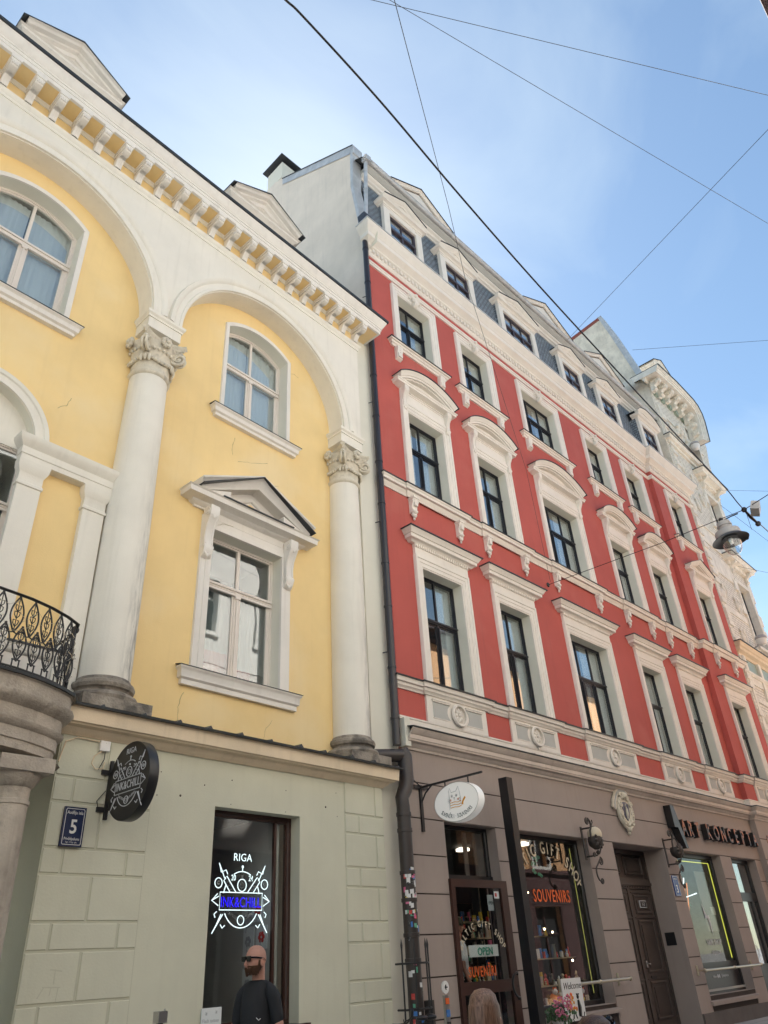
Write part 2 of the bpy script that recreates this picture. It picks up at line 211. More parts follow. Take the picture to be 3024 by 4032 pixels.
# ---------------------------------------------------------------- mesh builder
def norm2(a, b):
    l = math.hypot(a, b) or 1.0; return a/l, b/l
class MB:
    def __init__(s): s.v = []; s.f = []; s.mi = []; s.mats = []
    def add(s, vs, fs, m=0):
        o = len(s.v); s.v += [tuple(v) for v in vs]; s.f += [tuple(i+o for i in f) for f in fs]; s.mi += [m]*len(fs); return s
    def box(s, u0, u1, w0, w1, z0, z1, m=0):
        v = [(u0,w0,z0),(u1,w0,z0),(u1,w1,z0),(u0,w1,z0),(u0,w0,z1),(u1,w0,z1),(u1,w1,z1),(u0,w1,z1)]
        return s.add(v, [(0,3,2,1),(4,5,6,7),(0,1,5,4),(1,2,6,5),(2,3,7,6),(3,0,4,7)], m)
    def prism(s, poly, w0, w1, m=0, caps=(1, 1)):      # poly in (u,z), thickness along w
        n = len(poly); v = [(p[0], w0, p[1]) for p in poly]+[(p[0], w1, p[1]) for p in poly]
        f = [(i, (i+1) % n, (i+1) % n+n, i+n) for i in range(n)]
        tri = tessellate_polygon([[Vector((p[0], p[1], 0)) for p in poly]])
        if caps[0]: f += [tuple(t) for t in tri]
        if caps[1]: f += [tuple(i+n for i in t) for t in tri]
        return s.add(v, f, m)
    def prof(s, poly, u0, u1, m=0):                     # poly in (w,z), extruded along u
        n = len(poly); v = [(u0, p[0], p[1]) for p in poly]+[(u1, p[0], p[1]) for p in poly]
        f = [(i, (i+1) % n, (i+1) % n+n, i+n) for i in range(n)]
        tri = tessellate_polygon([[Vector((p[0], p[1], 0)) for p in poly]])
        f += [tuple(t) for t in tri]+[tuple(i+n for i in t) for t in tri]
        return s.add(v, f, m)
    def _sweep(s, path, prof, closed, place, m, cap=True):
        n = len(path); k = len(prof); rows = []
        for i in range(n):
            if closed: a = path[(i-1) % n]; b = path[(i+1) % n]
            else: a = path[max(i-1, 0)]; b = path[min(i+1, n-1)]
            p = path[i]
            d1 = norm2(p[0]-a[0], p[1]-a[1]) if (closed or i > 0) else None
            d2 = norm2(b[0]-p[0], b[1]-p[1]) if (closed or i < n-1) else None
            if d1 is None: d1 = d2
            if d2 is None: d2 = d1
            n1 = (d1[1], -d1[0]); n2 = (d2[1], -d2[0])
            mx, my = norm2(n1[0]+n2[0], n1[1]+n2[1]); c = max(mx*n1[0]+my*n1[1], 0.3)
            rows.append([place(p[0]+mx/c*q[0], p[1]+my/c*q[0], q[1]) for q in prof])
        v = [x for r in rows for x in r]; f = []
        for i in range(n if closed else n-1):
            j = (i+1) % n
            for a in range(k-1): f.append((i*k+a, j*k+a, j*k+a+1, i*k+a+1))
        if not closed and cap:
            f.append(tuple(range(k))); f.append(tuple((n-1)*k+a for a in range(k)))
        return s.add(v, f, m)
    def plan(s, path, prof, closed=False, m=0):          # path (u,w) left->right = outward to street; prof (d,z) ; add back to the wall yourself
        return s._sweep(path, prof, closed, lambda a, b, z: (a, b, z), m)
    def run(s, u0, u1, w, prof, back=0.3, m=0, l=True, r=True):   # cornice with returned ends
        path = ([(u0, w+back)] if l else [])+[(u0, w), (u1, w)]+([(u1, w+back)] if r else [])
        pr = [(-0.01, prof[0][1])]+list(prof)+[(-0.01, prof[-1][1])]
        return s.plan(path, pr, m=m)
    def face(s, path, prof, w, closed=False, m=0):        # path (u,z); prof (r,d): r to the path's right side, d toward street from plane w
        return s._sweep(path, prof, closed, lambda a, b, d: (a, w-d, b), m)
    def lathe(s, prof, cu, cw, n=24, a0=0, a1=2*pi, m=0, cap=False, base=0):
        full = abs(a1-a0-2*pi) < 1e-6; cnt = n if full else n+1; k = len(prof)
        v = [(cu+r*cos(a0+(a1-a0)*i/n), cw+r*sin(a0+(a1-a0)*i/n), base+z) for i in range(cnt) for r, z in prof]
        f = []
        for i in range(n):
            j = (i+1) % cnt
            for a in range(k-1): f.append((i*k+a, j*k+a, j*k+a+1, i*k+a+1))
        if cap: f += [tuple(i*k for i in range(cnt)), tuple(i*k+k-1 for i in range(cnt))]
        return s.add(v, f, m)
    def ball(s, c, r, n=12, m=0, sc=(1, 1, 1), rot=None):
        vs = []; fs = []; h = n//2
        for i in range(h+1):
            t = pi*i/h
            for j in range(n):
                p = Vector((r*sc[0]*sin(t)*cos(2*pi*j/n), r*sc[1]*sin(t)*sin(2*pi*j/n), r*sc[2]*cos(t)))
                if rot: p = rot @ p
                vs.append((c[0]+p.x, c[1]+p.y, c[2]+p.z))
        for i in range(h):
            for j in range(n):
                a = i*n+j; b = i*n+(j+1) % n
                if i == 0: fs.append((a, b+n, a+n))
                elif i == h-1: fs.append((a, b, a+n))
                else: fs.append((a, b, b+n, a+n))
        return s.add(vs, fs, m)
    def tube(s, pts, r, n=8, m=0, closed=False, cap=True, flat=None):
        P = [Vector(p) for p in pts]; k = len(P); R = r if isinstance(r, (list, tuple)) else [r]*k
        rows = []; up = None
        for i in range(k):
            a = P[(i-1) % k] if closed else P[max(i-1, 0)]; b = P[(i+1) % k] if closed else P[min(i+1, k-1)]
            t = (b-a); t = t.normalized() if t.length > 1e-9 else Vector((0, 0, 1))
            if up is None:
                up = Vector((0, 0, 1)) if abs(t.z) < 0.9 else Vector((1, 0, 0))
            x = (up - t*up.dot(t))
            if x.length < 1e-6: x = t.orthogonal()
            x.normalize(); y = t.cross(x); up = x
            f1, f2 = flat or (1, 1)
            rows.append([P[i]+(x*cos(2*pi*j/n)*f1+y*sin(2*pi*j/n)*f2)*R[i] for j in range(n)])
        v = [q for row in rows for q in row]; f = []
        for i in range(k if closed else k-1):
            ii = (i+1) % k
            for j in range(n): f.append((i*n+j, i*n+(j+1) % n, ii*n+(j+1) % n, ii*n+j))
        if not closed and cap: f += [tuple(range(n)), tuple((k-1)*n+j for j in range(n))]
        return s.add(v, f, m)
    def wall(s, outer, holes, w, depth=0.25, m=0, mr=None):   # outer/holes in (u,z)
        loops = [outer]+holes
        vs = [Vector((p[0], p[1], 0)) for lp in loops for p in lp]
        tri = tessellate_polygon([[Vector((p[0], p[1], 0)) for p in lp] for lp in loops])
        s.add([(v.x, w, v.y) for v in vs], [tuple(t) for t in tri], m)
        for h in holes:
            k = len(h); s.add([(p[0], w, p[1]) for p in h]+[(p[0], w+depth, p[1]) for p in h], [(i, (i+1) % k, (i+1) % k+k, i+k) for i in range(k)], m if mr is None else mr)
        return s
    def xform(s, fn, start=0):
        for i in range(start, len(s.v)): s.v[i] = tuple(fn(Vector(s.v[i])))
        return s
    def text(s, t, u, z, w, h, ext=0.01, sx=1.0, off=0.0, m=0, align='CENTER', rot=0.0, flip=False, spacing=1.0):
        vs, fs, wd = glyphs(t, off, ext/h, spacing); dx = {'CENTER': -wd/2, 'LEFT': 0, 'RIGHT': -wd}[align]
        c, q = cos(rot), sin(rot); out = []
        for x, y, zz in vs:
            a = (x+dx)*h*sx; b = y*h; out.append((u+a*c-b*q, w-zz*h, z+a*q+b*c))
        return s.add(out, fs, m)
    def build(s, name, mats, parent=None, smooth=35, label=None):
        off = parent['_o'] if parent is not None and '_o' in parent else (0, 0, 0)
        me = bpy.data.meshes.new(name)
        me.from_pydata([(v[0]-off[0], v[1]-off[1], v[2]-off[2]) for v in s.v], [], s.f)
        mats = mats if isinstance(mats, (list, tuple)) else [mats]
        for x in mats: me.materials.append(M[x] if isinstance(x, str) else x)
        for p, i in zip(me.polygons, s.mi): p.material_index = min(i, len(mats)-1)
        bm = bmesh.new(); bm.from_mesh(me); bmesh.ops.recalc_face_normals(bm, faces=bm.faces); bm.to_mesh(me); bm.free()
        me.update()
        if smooth:
            me.shade_smooth(); me.set_sharp_from_angle(angle=radians(smooth))
        o = bpy.data.objects.new(name, me); COL.objects.link(o)
        if parent is not None:
            o.parent = parent; o['_o'] = off
        if label: o['label'] = label
        return o
_gc = {}
def glyphs(t, off, ext, spacing=1.0):
    key = (t, off, round(ext, 4), spacing)
    if key not in _gc:
        c = bpy.data.curves.new('t', 'FONT'); c.body = t; c.size = 1.0; c.extrude = ext/2; c.offset = off; c.resolution_u = 3; c.space_character = spacing
        o = bpy.data.objects.new('t', c); COL.objects.link(o); bpy.context.view_layer.update()
        dg = bpy.context.evaluated_depsgraph_get(); me = bpy.data.meshes.new_from_object(o.evaluated_get(dg))
        vs = [tuple(v.co) for v in me.vertices]; fs = [tuple(p.vertices) for p in me.polygons]
        x0 = min((v[0] for v in vs), default=0); x1 = max((v[0] for v in vs), default=0)
        vs = [(v[0]-x0, v[1], v[2]) for v in vs]
        bpy.data.objects.remove(o); bpy.data.curves.remove(c); bpy.data.meshes.remove(me); _gc[key] = (vs, fs, x1-x0)
    return _gc[key]
# ---------------------------------------------------------------- frames: every building has a facade frame (u along, w into the wall, z up)
TH = -0.0422153838
FY = Matrix.Translation((0, 9, 0))
FR = Matrix.Translation((10.68544456, 9.0, 0)) @ Matrix.Rotation(TH, 4, 'Z')
A3 = FR @ Vector((20.75, 0, 0)); FW = Matrix.Translation((A3.x, A3.y, 0)) @ Matrix.Rotation(-0.015, 4, 'Z')
FG = Matrix.Identity(4)
def thing(name, label, cat, frame=FG, loc=(0, 0, 0), group=None, kind=None):
    o = bpy.data.objects.new(name, None); COL.objects.link(o); o.empty_display_size = 0.2
    o.matrix_world = frame @ Matrix.Translation(loc); o['_o'] = tuple(loc); o['label'] = label; o['category'] = cat
    if group: o['group'] = group
    if kind: o['kind'] = kind
    return o
def solo(mb, name, mats, label, cat, frame=FG, loc=(0, 0, 0), group=None, kind=None, smooth=35):   # a thing that is one mesh
    mb.v = [(v[0]-loc[0], v[1]-loc[1], v[2]-loc[2]) for v in mb.v]
    o = mb.build(name, mats, None, smooth); o.matrix_world = frame @ Matrix.Translation(loc)
    if label: o['label'] = label; o['category'] = cat
    if group: o['group'] = group
    if kind: o['kind'] = kind
    return o
def at(px, py, depth):                                   # a pixel of the photograph at a depth along the view axis -> point in the street
    d = r2*((px-1512)/FPX)-u2*((py-2016)/FPX)+fw
    return Vector((0, 0, 1.6))+d*depth
def arc(cx, cz, r, a0, a1, n): return [(cx+r*cos(a0+(a1-a0)*i/n), cz+r*sin(a0+(a1-a0)*i/n)) for i in range(n+1)]
def seg_arch(u0, u1, z0, zs, zc, n=14):                  # opening with a segmental head; path left-bottom, up, over, down
    hw = (u1-u0)/2; ri = zc-zs; R = (hw*hw+ri*ri)/(2*ri); a = math.asin(min(hw/R, 1)); c = (u0+u1)/2
    top = [(c+R*sin(-a+2*a*i/n), zc-R+R*cos(-a+2*a*i/n)) for i in range(n+1)]
    return [(u0, z0)]+top+[(u1, z0)]
def rect(u0, u1, z0, z1): return [(u0, z0), (u0, z1), (u1, z1), (u1, z0)]
def spiral(c, r0, r1, turns, a0, n=20, sgn=1):
    return [(c[0]+(r0+(r1-r0)*i/n)*cos(a0+sgn*turns*2*pi*i/n), c[1]+(r0+(r1-r0)*i/n)*sin(a0+sgn*turns*2*pi*i/n)) for i in range(n+1)]
def wavy(u0, u1, z0, z1, w, amp=0.02, per=0.12):
    n = max(int((u1-u0)/per*4), 4); mb = MB(); ph = u0*7
    pts = [(u0+(u1-u0)*i/n, w+amp*sin(2*pi*(u0+(u1-u0)*i/n)/per+1.5*sin(ph+i*0.37))) for i in range(n+1)]
    mb.add([(a, b, z) for a, b in pts for z in (z0, z1)], [(2*i, 2*i+2, 2*i+3, 2*i+1) for i in range(n)]); return mb
def niche(u0, u1, z0, z1, w, d):                         # dark room box behind a window
    mb = MB(); mb.add([(u0,w,z0),(u1,w,z0),(u1,w+d,z0),(u0,w+d,z0),(u0,w,z1),(u1,w,z1),(u1,w+d,z1),(u0,w+d,z1)], [(0,1,2,3),(4,5,6,7),(1,2,6,5),(2,3,7,6),(3,0,4,7)]); return mb
# ================================================================= YELLOW BUILDING (frame FY)
YB = thing('yellow_building', 'pale yellow stucco building with giant white columns, round arches and a bracketed cornice', 'building', FY)
def window(parent, op, w, cols, trans, kind='plain', fm='framewhite', fr=0.07, glassm='glass', curtain=None, depth=1.2, mull=0.05, top_cols=None, arched=None, ornate=False):
    """op = u0,u1,z0,z1 ; the sash sits at plane w ; trans = list of transom heights; returns the window part"""
    u0, u1, z0, z1 = op; mb = MB()
    outline = seg_arch(u0, u1, z0, arched, z1) if arched else rect(u0, u1, z0, z1)
    mb.face(outline, [(0, -0.05), (0, 0.02), (fr*0.55, 0.02), (fr*0.6, 0.0), (fr, 0.0), (fr, -0.05), (0, -0.05)], w, closed=True)
    zs = [z0+fr]+list(trans)+[z1-fr]
    def zt(u):                                            # head height at u
        if not arched: return z1-fr*0.9
        hw = (u1-u0)/2; ri = z1-arched; R = (hw*hw+ri*ri)/(2*ri); return z1-R+math.sqrt(max(R*R-(u-(u0+u1)/2)**2, 0))-fr*0.9
    for t in trans:
        mb.box(u0+fr*.5, u1-fr*.5, w-0.03, w+0.05, t-0.045, t+0.035)
        mb.box(u0+fr*.3, u1-fr*.3, w-0.055, w-0.03, t-0.012, t+0.028)
        if ornate: mb.box(u0+fr*.3, u1-fr*.3, w-0.045, w-0.03, t-0.10, t-0.06)
    nrow = len(trans)+1; ci = []
    for r in range(nrow):
        a = z0 if r == 0 else trans[r-1]; b = trans[r] if r < nrow-1 else None
        c = cols if r == 0 or top_cols is None else top_cols
        for k in range(1, c):
            u = u0+(u1-u0)*k/c; hw = mull*(0.75 if r == 0 else 0.42)
            mb.box(u-hw, u+hw, w-0.015 if r == 0 else w-0.005, w+0.05, a+0.02, (b-0.04) if b else zt(u))
            if r == 0:
                mb.box(u-hw*.35, u+hw*.35, w-0.04, w-0.015, a+0.05, (b or zt(u))-0.1)
                if ornate: mb.box(u-hw*1.05, u+hw*1.05, w-0.05, w-0.012, (b or zt(u))-0.15, (b or zt(u))-0.05); mb.box(u-hw*1.1, u+hw*1.1, w-0.05, w-0.012, a+0.0, a+0.12)
    # casement edges in the lower row
    b = trans[0] if trans else z1-fr
    for k in range(cols):
        a0 = u0+(u1-u0)*k/cols+(fr if k == 0 else mull*.75); a1 = u0+(u1-u0)*(k+1)/cols-(fr if k == cols-1 else mull*.75); t = 0.035
        lo = z0+fr*.8; hi = (b-0.045 if trans else zt((a0+a1)/2))
        for q in ((a0, a0+t, lo, hi), (a1-t, a1, lo, hi), (a0+t, a1-t, lo, lo+t), (a0+t, a1-t, hi-t, hi)):
            mb.box(q[0], q[1], w+0.004, w+0.045, q[2], q[3])
    win = mb.build('window', fm, parent)
    p = MB(); p.prism(outline, w+0.02, w+0.026); p.build('window_pane', glassm, win)
    niche(u0-.02, u1+.02, z0-.02, z1+.02, w+0.055, depth).build('room_interior', 'room', win, smooth=0)
    if curtain:
        for i, (a, b2, c, d, mt) in enumerate(curtain):
            wavy(u0+(u1-u0)*a, u0+(u1-u0)*b2, z0+(z1-z0)*c, z0+(z1-z0)*d, w+0.14, 0.014, 0.11).build('curtain', mt, win, smooth=80)
    return win
def sill_part(win, u0, u1, z, h, w, d, m='white', flash=True):
    mb = MB(); mb.run(u0, u1, w, [(d*.35, z-h), (d*.5, z-h), (d*.5, z-h*.72), (d*.75, z-h*.62), (d*.78, z-h*.25), (d*.9, z-h*.15), (d, z-h*.1), (d, z)], back=0.05)
    mb.box(u0, u1, w-d*.9, w+.3, z-.012, z-.004)
    s = mb.build('window_sill', m, win)
    if flash:
        f = MB(); f.add([(u0-d-.012, w-d-.012, z-.004), (u1+d+.012, w-d-.012, z-.004), (u1+d+.012, w+.02, z+.035), (u0-d-.012, w+.02, z+.035), (u0-d-.012, w-d-.012, z+.008), (u1+d+.012, w-d-.012, z+.008), (u1+d+.012, w+.02, z+.047), (u0-d-.012, w+.02, z+.047)], [(0,1,2,3),(4,5,6,7),(0,1,5,4),(1,2,6,5),(2,3,7,6),(3,0,4,7)])
        f.build('sill_flashing', 'flash', s, smooth=0)
    return s
BW = 0.42                                                  # back wall plane
# --- ground storey
mb = MB(); mb.wall([(4.2, 0), (4.2, 4.34), (10.06, 4.34), (10.06, 0)], [rect(6.56, 8.15, 1.05, 3.67)], 0.0, 0.25)
mb.add([(4.2, 0, 0), (4.2, 2.2, 0), (4.2, 2.2, 4.34), (4.2, 0, 4.34)], [(0, 1, 2, 3)])
mb.add([(10.06, 0, 0), (10.06, 0.6, 0), (10.06, 0.6, 4.34), (10.06, 0, 4.34)], [(0, 1, 2, 3)])
mb.build('ground_storey_wall', 'olive', YB)
mb = MB(); rows = [0, .70, 1.20, 1.48, 1.97, 2.25, 2.73, 3.01, 3.51, 3.80, 4.33]
def blocks(mb, ua, ub, jt, js):
    for i in range(len(rows)-1):
        a, b = rows[i], rows[i+1]; tall = (b-a) > 0.4
        cuts = [ua]+(jt if tall else js)+[ub]
        for k in range(len(cuts)-1):
            x0, x1 = cuts[k]+.009, cuts[k+1]-.009; z0, z1 = a+.009, b-.009; e = .012
            v = [(x0, 0, z0), (x1, 0, z0), (x1, 0, z1), (x0, 0, z1), (x0+e, -.018, z0+e), (x1-e, -.018, z0+e), (x1-e, -.018, z1-e), (x0+e, -.018, z1-e)]
            mb.add(v, [(4, 5, 6, 7), (0, 1, 5, 4), (1, 2, 6, 5), (2, 3, 7, 6), (3, 0, 4, 7)])
for ua, ub, jt, js in ((4.195, 5.54, [4.85], [4.45, 5.27]), (9.12, 10.065, [9.85], [9.44])):
    mb = MB(); blocks(mb, ua, ub, jt, js); mb.box(ua+.003, ub-.003, -.006, .01, 0.01, 4.32, 1); mb.build('rusticated_pier', ['olive', 'groove'], YB, smooth=0)
for (u, z, r) in ((5.65, 4.02, .008), (5.62, 3.72, .008), (5.98, 3.75, .016), (6.36, 3.93, .010), (6.83, 4.05, .010), (6.83, 3.72, .007), (7.86, 4.02, .008), (7.86, 3.71, .007), (8.7, 3.86, .016), (8.94, 4.1, .007), (8.96, 3.74, .007)):
    mb = MB(); mb.ball((u, 0, z), r, 8); mb.build('screw_hole', 'hole', YB)
# scratched marks on the lowest blocks
mb = MB(); mb.tube([(4.52, -.031, 1.80), (4.66, -.031, 1.78)], .008, 5); mb.tube([(4.58, -.031, 1.80), (4.58, -.031, 1.66)], .008, 5); mb.tube([(4.46, -.031, 1.64), (4.66, -.031, 1.63)], .007, 5)
mb.tube([(4.48, -.031, 1.64), (4.42, -.031, 1.54)], .006, 5); mb.tube([(4.56, -.031, 1.64), (4.55, -.031, 1.56)], .006, 5); mb.tube([(4.64, -.031, 1.63), (4.63, -.031, 1.50)], .006, 5)
mb.xform(lambda p: Vector((p.x, -.018+(p.y+.031)*.12, p.z))); mb.build('scratch_mark', 'groove', YB)
# --- entrance recess at the far left
mb = MB(); mb.wall([(-2, 0), (-2, 4.34), (4.2, 4.34), (4.2, 0)], [rect(1.5, 3.2, 0.1, 3.2)], 1.2, .3)
mb.add([(-2, 0, 4.3), (4.2, 0, 4.3), (4.2, 1.2, 4.3), (-2, 1.2, 4.3)], [(0, 1, 2, 3)]); mb.build('porch_back_wall', 'olive', YB)
mb = MB(); mb.box(1.5, 3.2, 1.42, 1.5, .1, 3.2); mb.box(2.3, 2.4, 1.38, 1.42, .1, 3.2); mb.build('entrance_door', 'doorwood', YB)
# --- ledge above the shops
mb = MB(); LP = [(0, 4.29), (.03, 4.29), (.05, 4.31), (.09, 4.335), (.12, 4.37), (.19, 4.385), (.20, 4.40), (.235, 4.41), (.25, 4.585), (.27, 4.59)]
mb.run(4.16, 10.04, 0, LP, back=.35); mb.build('ledge_cornice', 'peach', YB)
mb = MB()
path = [(4.16, .4), (4.16, 0), (10.04, 0), (10.04, .4)]
mb.plan(path, [(.26, 4.588), (.315, 4.588), (.32, 4.615), (-.42, 4.70)])
for k in range(11):
    u = 4.55+k*.56+random.uniform(-.06, .06); s_ = random.uniform(.8, 1.3)
    mb.add([(u-.05*s_, -.30, 4.615), (u+.05*s_, -.30, 4.615), (u+.02, -.29, 4.615+.05*s_), (u, .2, 4.70), (u, .2, 4.66)], [(0, 1, 2), (0, 2, 3), (1, 2, 3)])
mb.build('ledge_flashing', 'flash', YB, smooth=20)
# --- back wall of the two arcaded bays, with its openings
W1 = (1.58, 3.18, 11.03, 13.58); W2 = (6.46, 8.07, 11.03, 13.58); W3 = (6.43, 8.01, 5.72, 8.30); NI = [(1.56, 4.55)]+arc(2.38, 8.46, .82, pi, 0, 20)+[(3.20, 4.55)]
mb = MB(); mb.wall([(-6, 4.5), (-6, 15.0), (10.0, 15.0), (10.0, 4.5)],
    [seg_arch(*W1[:3], 13.30, 13.58), seg_arch(*W2[:3], 13.30, 13.58), rect(*W3), NI], BW, .30, m=0, mr=1)
mb.build('upper_wall', ['yellow', 'reveal'], YB)
# frieze wall carried by the arches
C1, C2, R_ = (2.36, 11.93), (7.25, 11.93), 2.12
def fr_outer(c): return arc(c[0], c[1], R_, pi, 0, 48)
mb = MB()
path = [(-6, 11.93), (-6, 14.95), (9.98, 14.95), (9.98, 11.93)]+list(reversed(fr_outer(C2)))+list(reversed(fr_outer(C1)))
mb.wall(path, [], 0, 0); 
for c in (C1, C2):
    a = fr_outer(c); k = len(a); mb.add([(p[0], 0, p[1]) for p in a]+[(p[0], BW+.02, p[1]) for p in a], [(i, i+1, i+1+k, i+k) for i in range(k-1)])
mb.add([(9.98, 0, 11.93), (9.98, 3, 11.93), (9.98, 3, 14.95), (9.98, 0, 14.95)], [(0, 1, 2, 3)])
mb.build('arcade_wall', 'ivory', YB)
AP = [(-.02, 0), (-.02, .045), (-.07, .05), (-.085, .028), (-.18, .030), (-.195, .055), (-.235, .075), (-.285, .085), (-.295, .06), (-.305, 0)]
for c in (C1, C2):
    mb = MB(); mb.face(arc(c[0], c[1], R_, pi, 0, 64), AP, 0); mb.build('archivolt', 'ivory', YB)
for c in ((4.81), (9.67)):
    mb = MB(); hw = .345
    mb.box(c-hw, c+hw-.02, 0.0, BW, 11.57, 11.95)
    pr = [(0, 11.80), (.02, 11.80), (.02, 11.84), (.055, 11.88), (.06, 11.93), (0, 11.94)]
    mb.run(c-hw, c+hw-.02, -.002, pr, back=BW); mb.build('impost_block', 'ivory', YB)
# --- giant columns
def column(u, wc):
    col = MB(); pr = []
    for i in range(25):
        t = i/24; pr.append((.357-.034*t**1.5+.006*sin(pi*t), 5.10+t*5.45))
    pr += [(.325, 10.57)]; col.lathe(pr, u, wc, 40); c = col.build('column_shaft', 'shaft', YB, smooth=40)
    b = MB(); b.box(u-.50, u+.50, wc-.50, BW+.05, 4.66, 4.80)
    b.lathe([(.36, 5.14), (.375, 5.12), (.385, 5.09), (.42, 5.07), (.435, 5.03), (.42, 4.985), (.385, 4.97), (.375, 4.95), (.39, 4.93), (.43, 4.915), (.475, 4.89), (.49, 4.855), (.475, 4.81), (.42, 4.80)], u, wc, 40)
    b.build('column_base', 'darkstone', c)
    k = MB()
    k.lathe([(.325, 10.54), (.35, 10.56), (.365, 10.60), (.35, 10.64), (.33, 10.66), (.335, 10.80), (.345, 10.95), (.37, 11.10), (.43, 11.22), (.44, 11.25), (.38, 11.28)], u, wc, 40)
    # egg-and-dart ring
    for i in range(28):
        a = 2*pi*i/28; k.ball((u+.385*cos(a), wc+.385*sin(a), 11.09), .032, 8, sc=(1, 1, 1.15))
    # concave abacus
    n = 12; path = []
    for q in range(4):
        a0 = pi/4+q*pi/2; p0 = Vector((cos(a0), sin(a0)))*.60; p1 = Vector((cos(a0+pi/2), sin(a0+pi/2)))*.60
        mid = (p0+p1)/2; inn = -mid.normalized()
        path.append((u+p0.x*.97-p0.y*.05, wc+p0.y*.97+p0.x*.05)); 
        for i in range(1, n):
            t = i/n; p = p0.lerp(p1, t)+inn*(.13*sin(pi*t)); path.append((u+p.x, wc+p.y))
        path.append((u+p1.x*.97+p1.y*.05, wc+p1.y*.97-p1.x*.05))
    path = path[::-1]
    pr = [(-.07, 11.26), (-.05, 11.30), (-.02, 11.31), (-.01, 11.35), (.015, 11.37), (.02, 11.41)]
    ks = len(k.v); pth = path[::-1]; k.plan(pth, pr, closed=True)
    for q, z_ in ((0, 11.26), (5, 11.41)):
        ring = [ks+i*6+q for i in range(len(pth))]; k.v.append((u, wc, z_)); ci_ = len(k.v)-1; k.f += [(ring[i], ring[(i+1) % len(ring)], ci_) for i in range(len(ring))]; k.mi += [0]*len(ring)
    # corner volutes
    for q in range(4):
        a = pi/4+q*pi/2; dx, dy = cos(a), sin(a)
        for sd in (-1, 1):
            pts = []
            for i in range(34):
                t = i/33; ang = pi/2+t*2*pi*2.1; rr = .135*(1-t)+.014; cx_, cz_ = .485, 11.10
                pts.append((u+dx*(cx_+rr*cos(-ang)*1.0)-dy*sd*.035, wc+dy*(cx_+rr*cos(-ang))+dx*sd*.035, cz_+rr*sin(-ang+pi)))
            k.tube(pts, [.034*(1-.55*i/33) for i in range(34)], 7)
        k.ball((u+dx*.485, wc+dy*.485, 11.10), .055, 12)
        k.tube([(u+dx*.36, wc+dy*.36, 11.00), (u+dx*.42, wc+dy*.42, 11.20), (u+dx*.52, wc+dy*.52, 11.235), (u+dx*.575, wc+dy*.575, 11.18)], [.03, .05, .05, .03], 8)
        # hanging tassels below
        for sd in (-1, 0, 1): k.ball((u+dx*.39-dy*sd*.07, wc+dy*.39+dx*sd*.07, 10.87-.02*abs(sd)), .045, 8, sc=(.7, .7, 1.8))
    # flowers in the middle of each side, garlands between corners
    for q in range(4):
        a = q*pi/2; dx, dy = cos(a), sin(a)
        for i in range(7):
            b_ = 2*pi*i/7; k.ball((u+dx*.45-dy*.07*cos(b_), wc+dy*.45+dx*.07*cos(b_), 11.25+.07*sin(b_)), .048, 8)
        k.ball((u+dx*.49, wc+dy*.49, 11.25), .04, 8)
        pts = []
        for i in range(11):
            t = -pi/4+pi/2*i/10; pts.append((u+.37*cos(a+t), wc+.37*sin(a+t), 10.95-.13*cos(t*2)))
        k.tube(pts, .026, 6)
        for i, p in enumerate(pts): k.ball(p, .04, 8)
    k.build('column_capital', 'capital', c, smooth=50)
column(4.79, .30); column(9.65, .30)
# --- windows of the upper floors
def arch_win(W, zs=13.30):
    win = window(YB, W, BW+.27, 2, [12.50], fm='framewhite', arched=zs, curtain=[(.0, .485, .0, .97, 'lace'), (.505, 1, 0, .97, 'lace')], ornate=True, mull=.06)
    mb = MB(); o = seg_arch(W[0], W[1], W[2], zs, W[3]); mb.face(o, [(0, 0), (0, .03), (-.085, .035), (-.095, 0)], BW); mb.build('window_surround', 'white', win)
    sill_part(win, W[0]-.13, W[1]+.13, 10.97, .22, BW, .17)
    return win
arch_win(W1); arch_win(W2)
win = window(YB, W3, BW+.24, 2, [7.42], curtain=[(0, .5, .22, .66, 'greycurtain'), (.0, .5, 0, .22, 'pinkcurtain'), (.53, 1, .14, .66, 'greycurtain'), (.53, .8, 0, .14, 'pinkcurtain')], ornate=True, mull=.075)
mb = MB(); mb.face([(W3[0], W3[2]), (W3[0], W3[3]), (W3[1], W3[3]), (W3[1], W3[2])], [(0, 0), (0, .05), (-.10, .05), (-.11, .035), (-.215, .04), (-.225, 0)], BW); mb.box(W3[0]-.02, W3[1]+.02, BW-.045, BW, W3[3]+.2, 8.62)
mb.build('window_surround', 'white', win)
sill_part(win, 6.12, 8.31, 5.70, .27, BW, .14)
# pediment
pc, hw = 7.21, 1.17; za, zb = 8.60, 8.74
mb = MB(); mb.run(pc-hw, pc+hw, BW, [(0, za), (.04, za), (.05, za+.03), (.12, za+.06), (.14, za+.09), (.22, za+.10), (.30, za+.11), (.31, za+.20), (.34, za+.22)], back=.02)
ea, ap = (pc-hw-.32, 8.80), (pc, 9.42)
prk = [(0, 0), (0, .28), (-.05, .30), (-.10, .34), (-.16, .38), (-.18, .42), (-.21, .43), (-.22, 0)]
mb.face([(pc-hw-.06, 8.80), (pc, 9.36), (pc+hw+.06, 8.80)], prk, BW)
mb.face([(pc-.62, 8.90), (pc, 9.22), (pc+.62, 8.90)], [(0, 0), (0, .10), (.04, .08), (.06, .04), (.06, 0)], BW)
mb.add([(pc-hw, BW-.05, 8.82), (pc+hw, BW-.05, 8.82), (pc, BW-.05, 9.36)], [(0, 1, 2)])
mb.prism([(pc-hw-.10, 8.80), (pc-hw+.55, 8.80), (pc-hw+.55, 9.02)], BW-.28, BW); mb.prism([(pc+hw+.10, 8.80), (pc+hw-.55, 8.80), (pc+hw-.55, 9.02)], BW-.28, BW)
pd = mb.build('window_pediment', 'white', win)
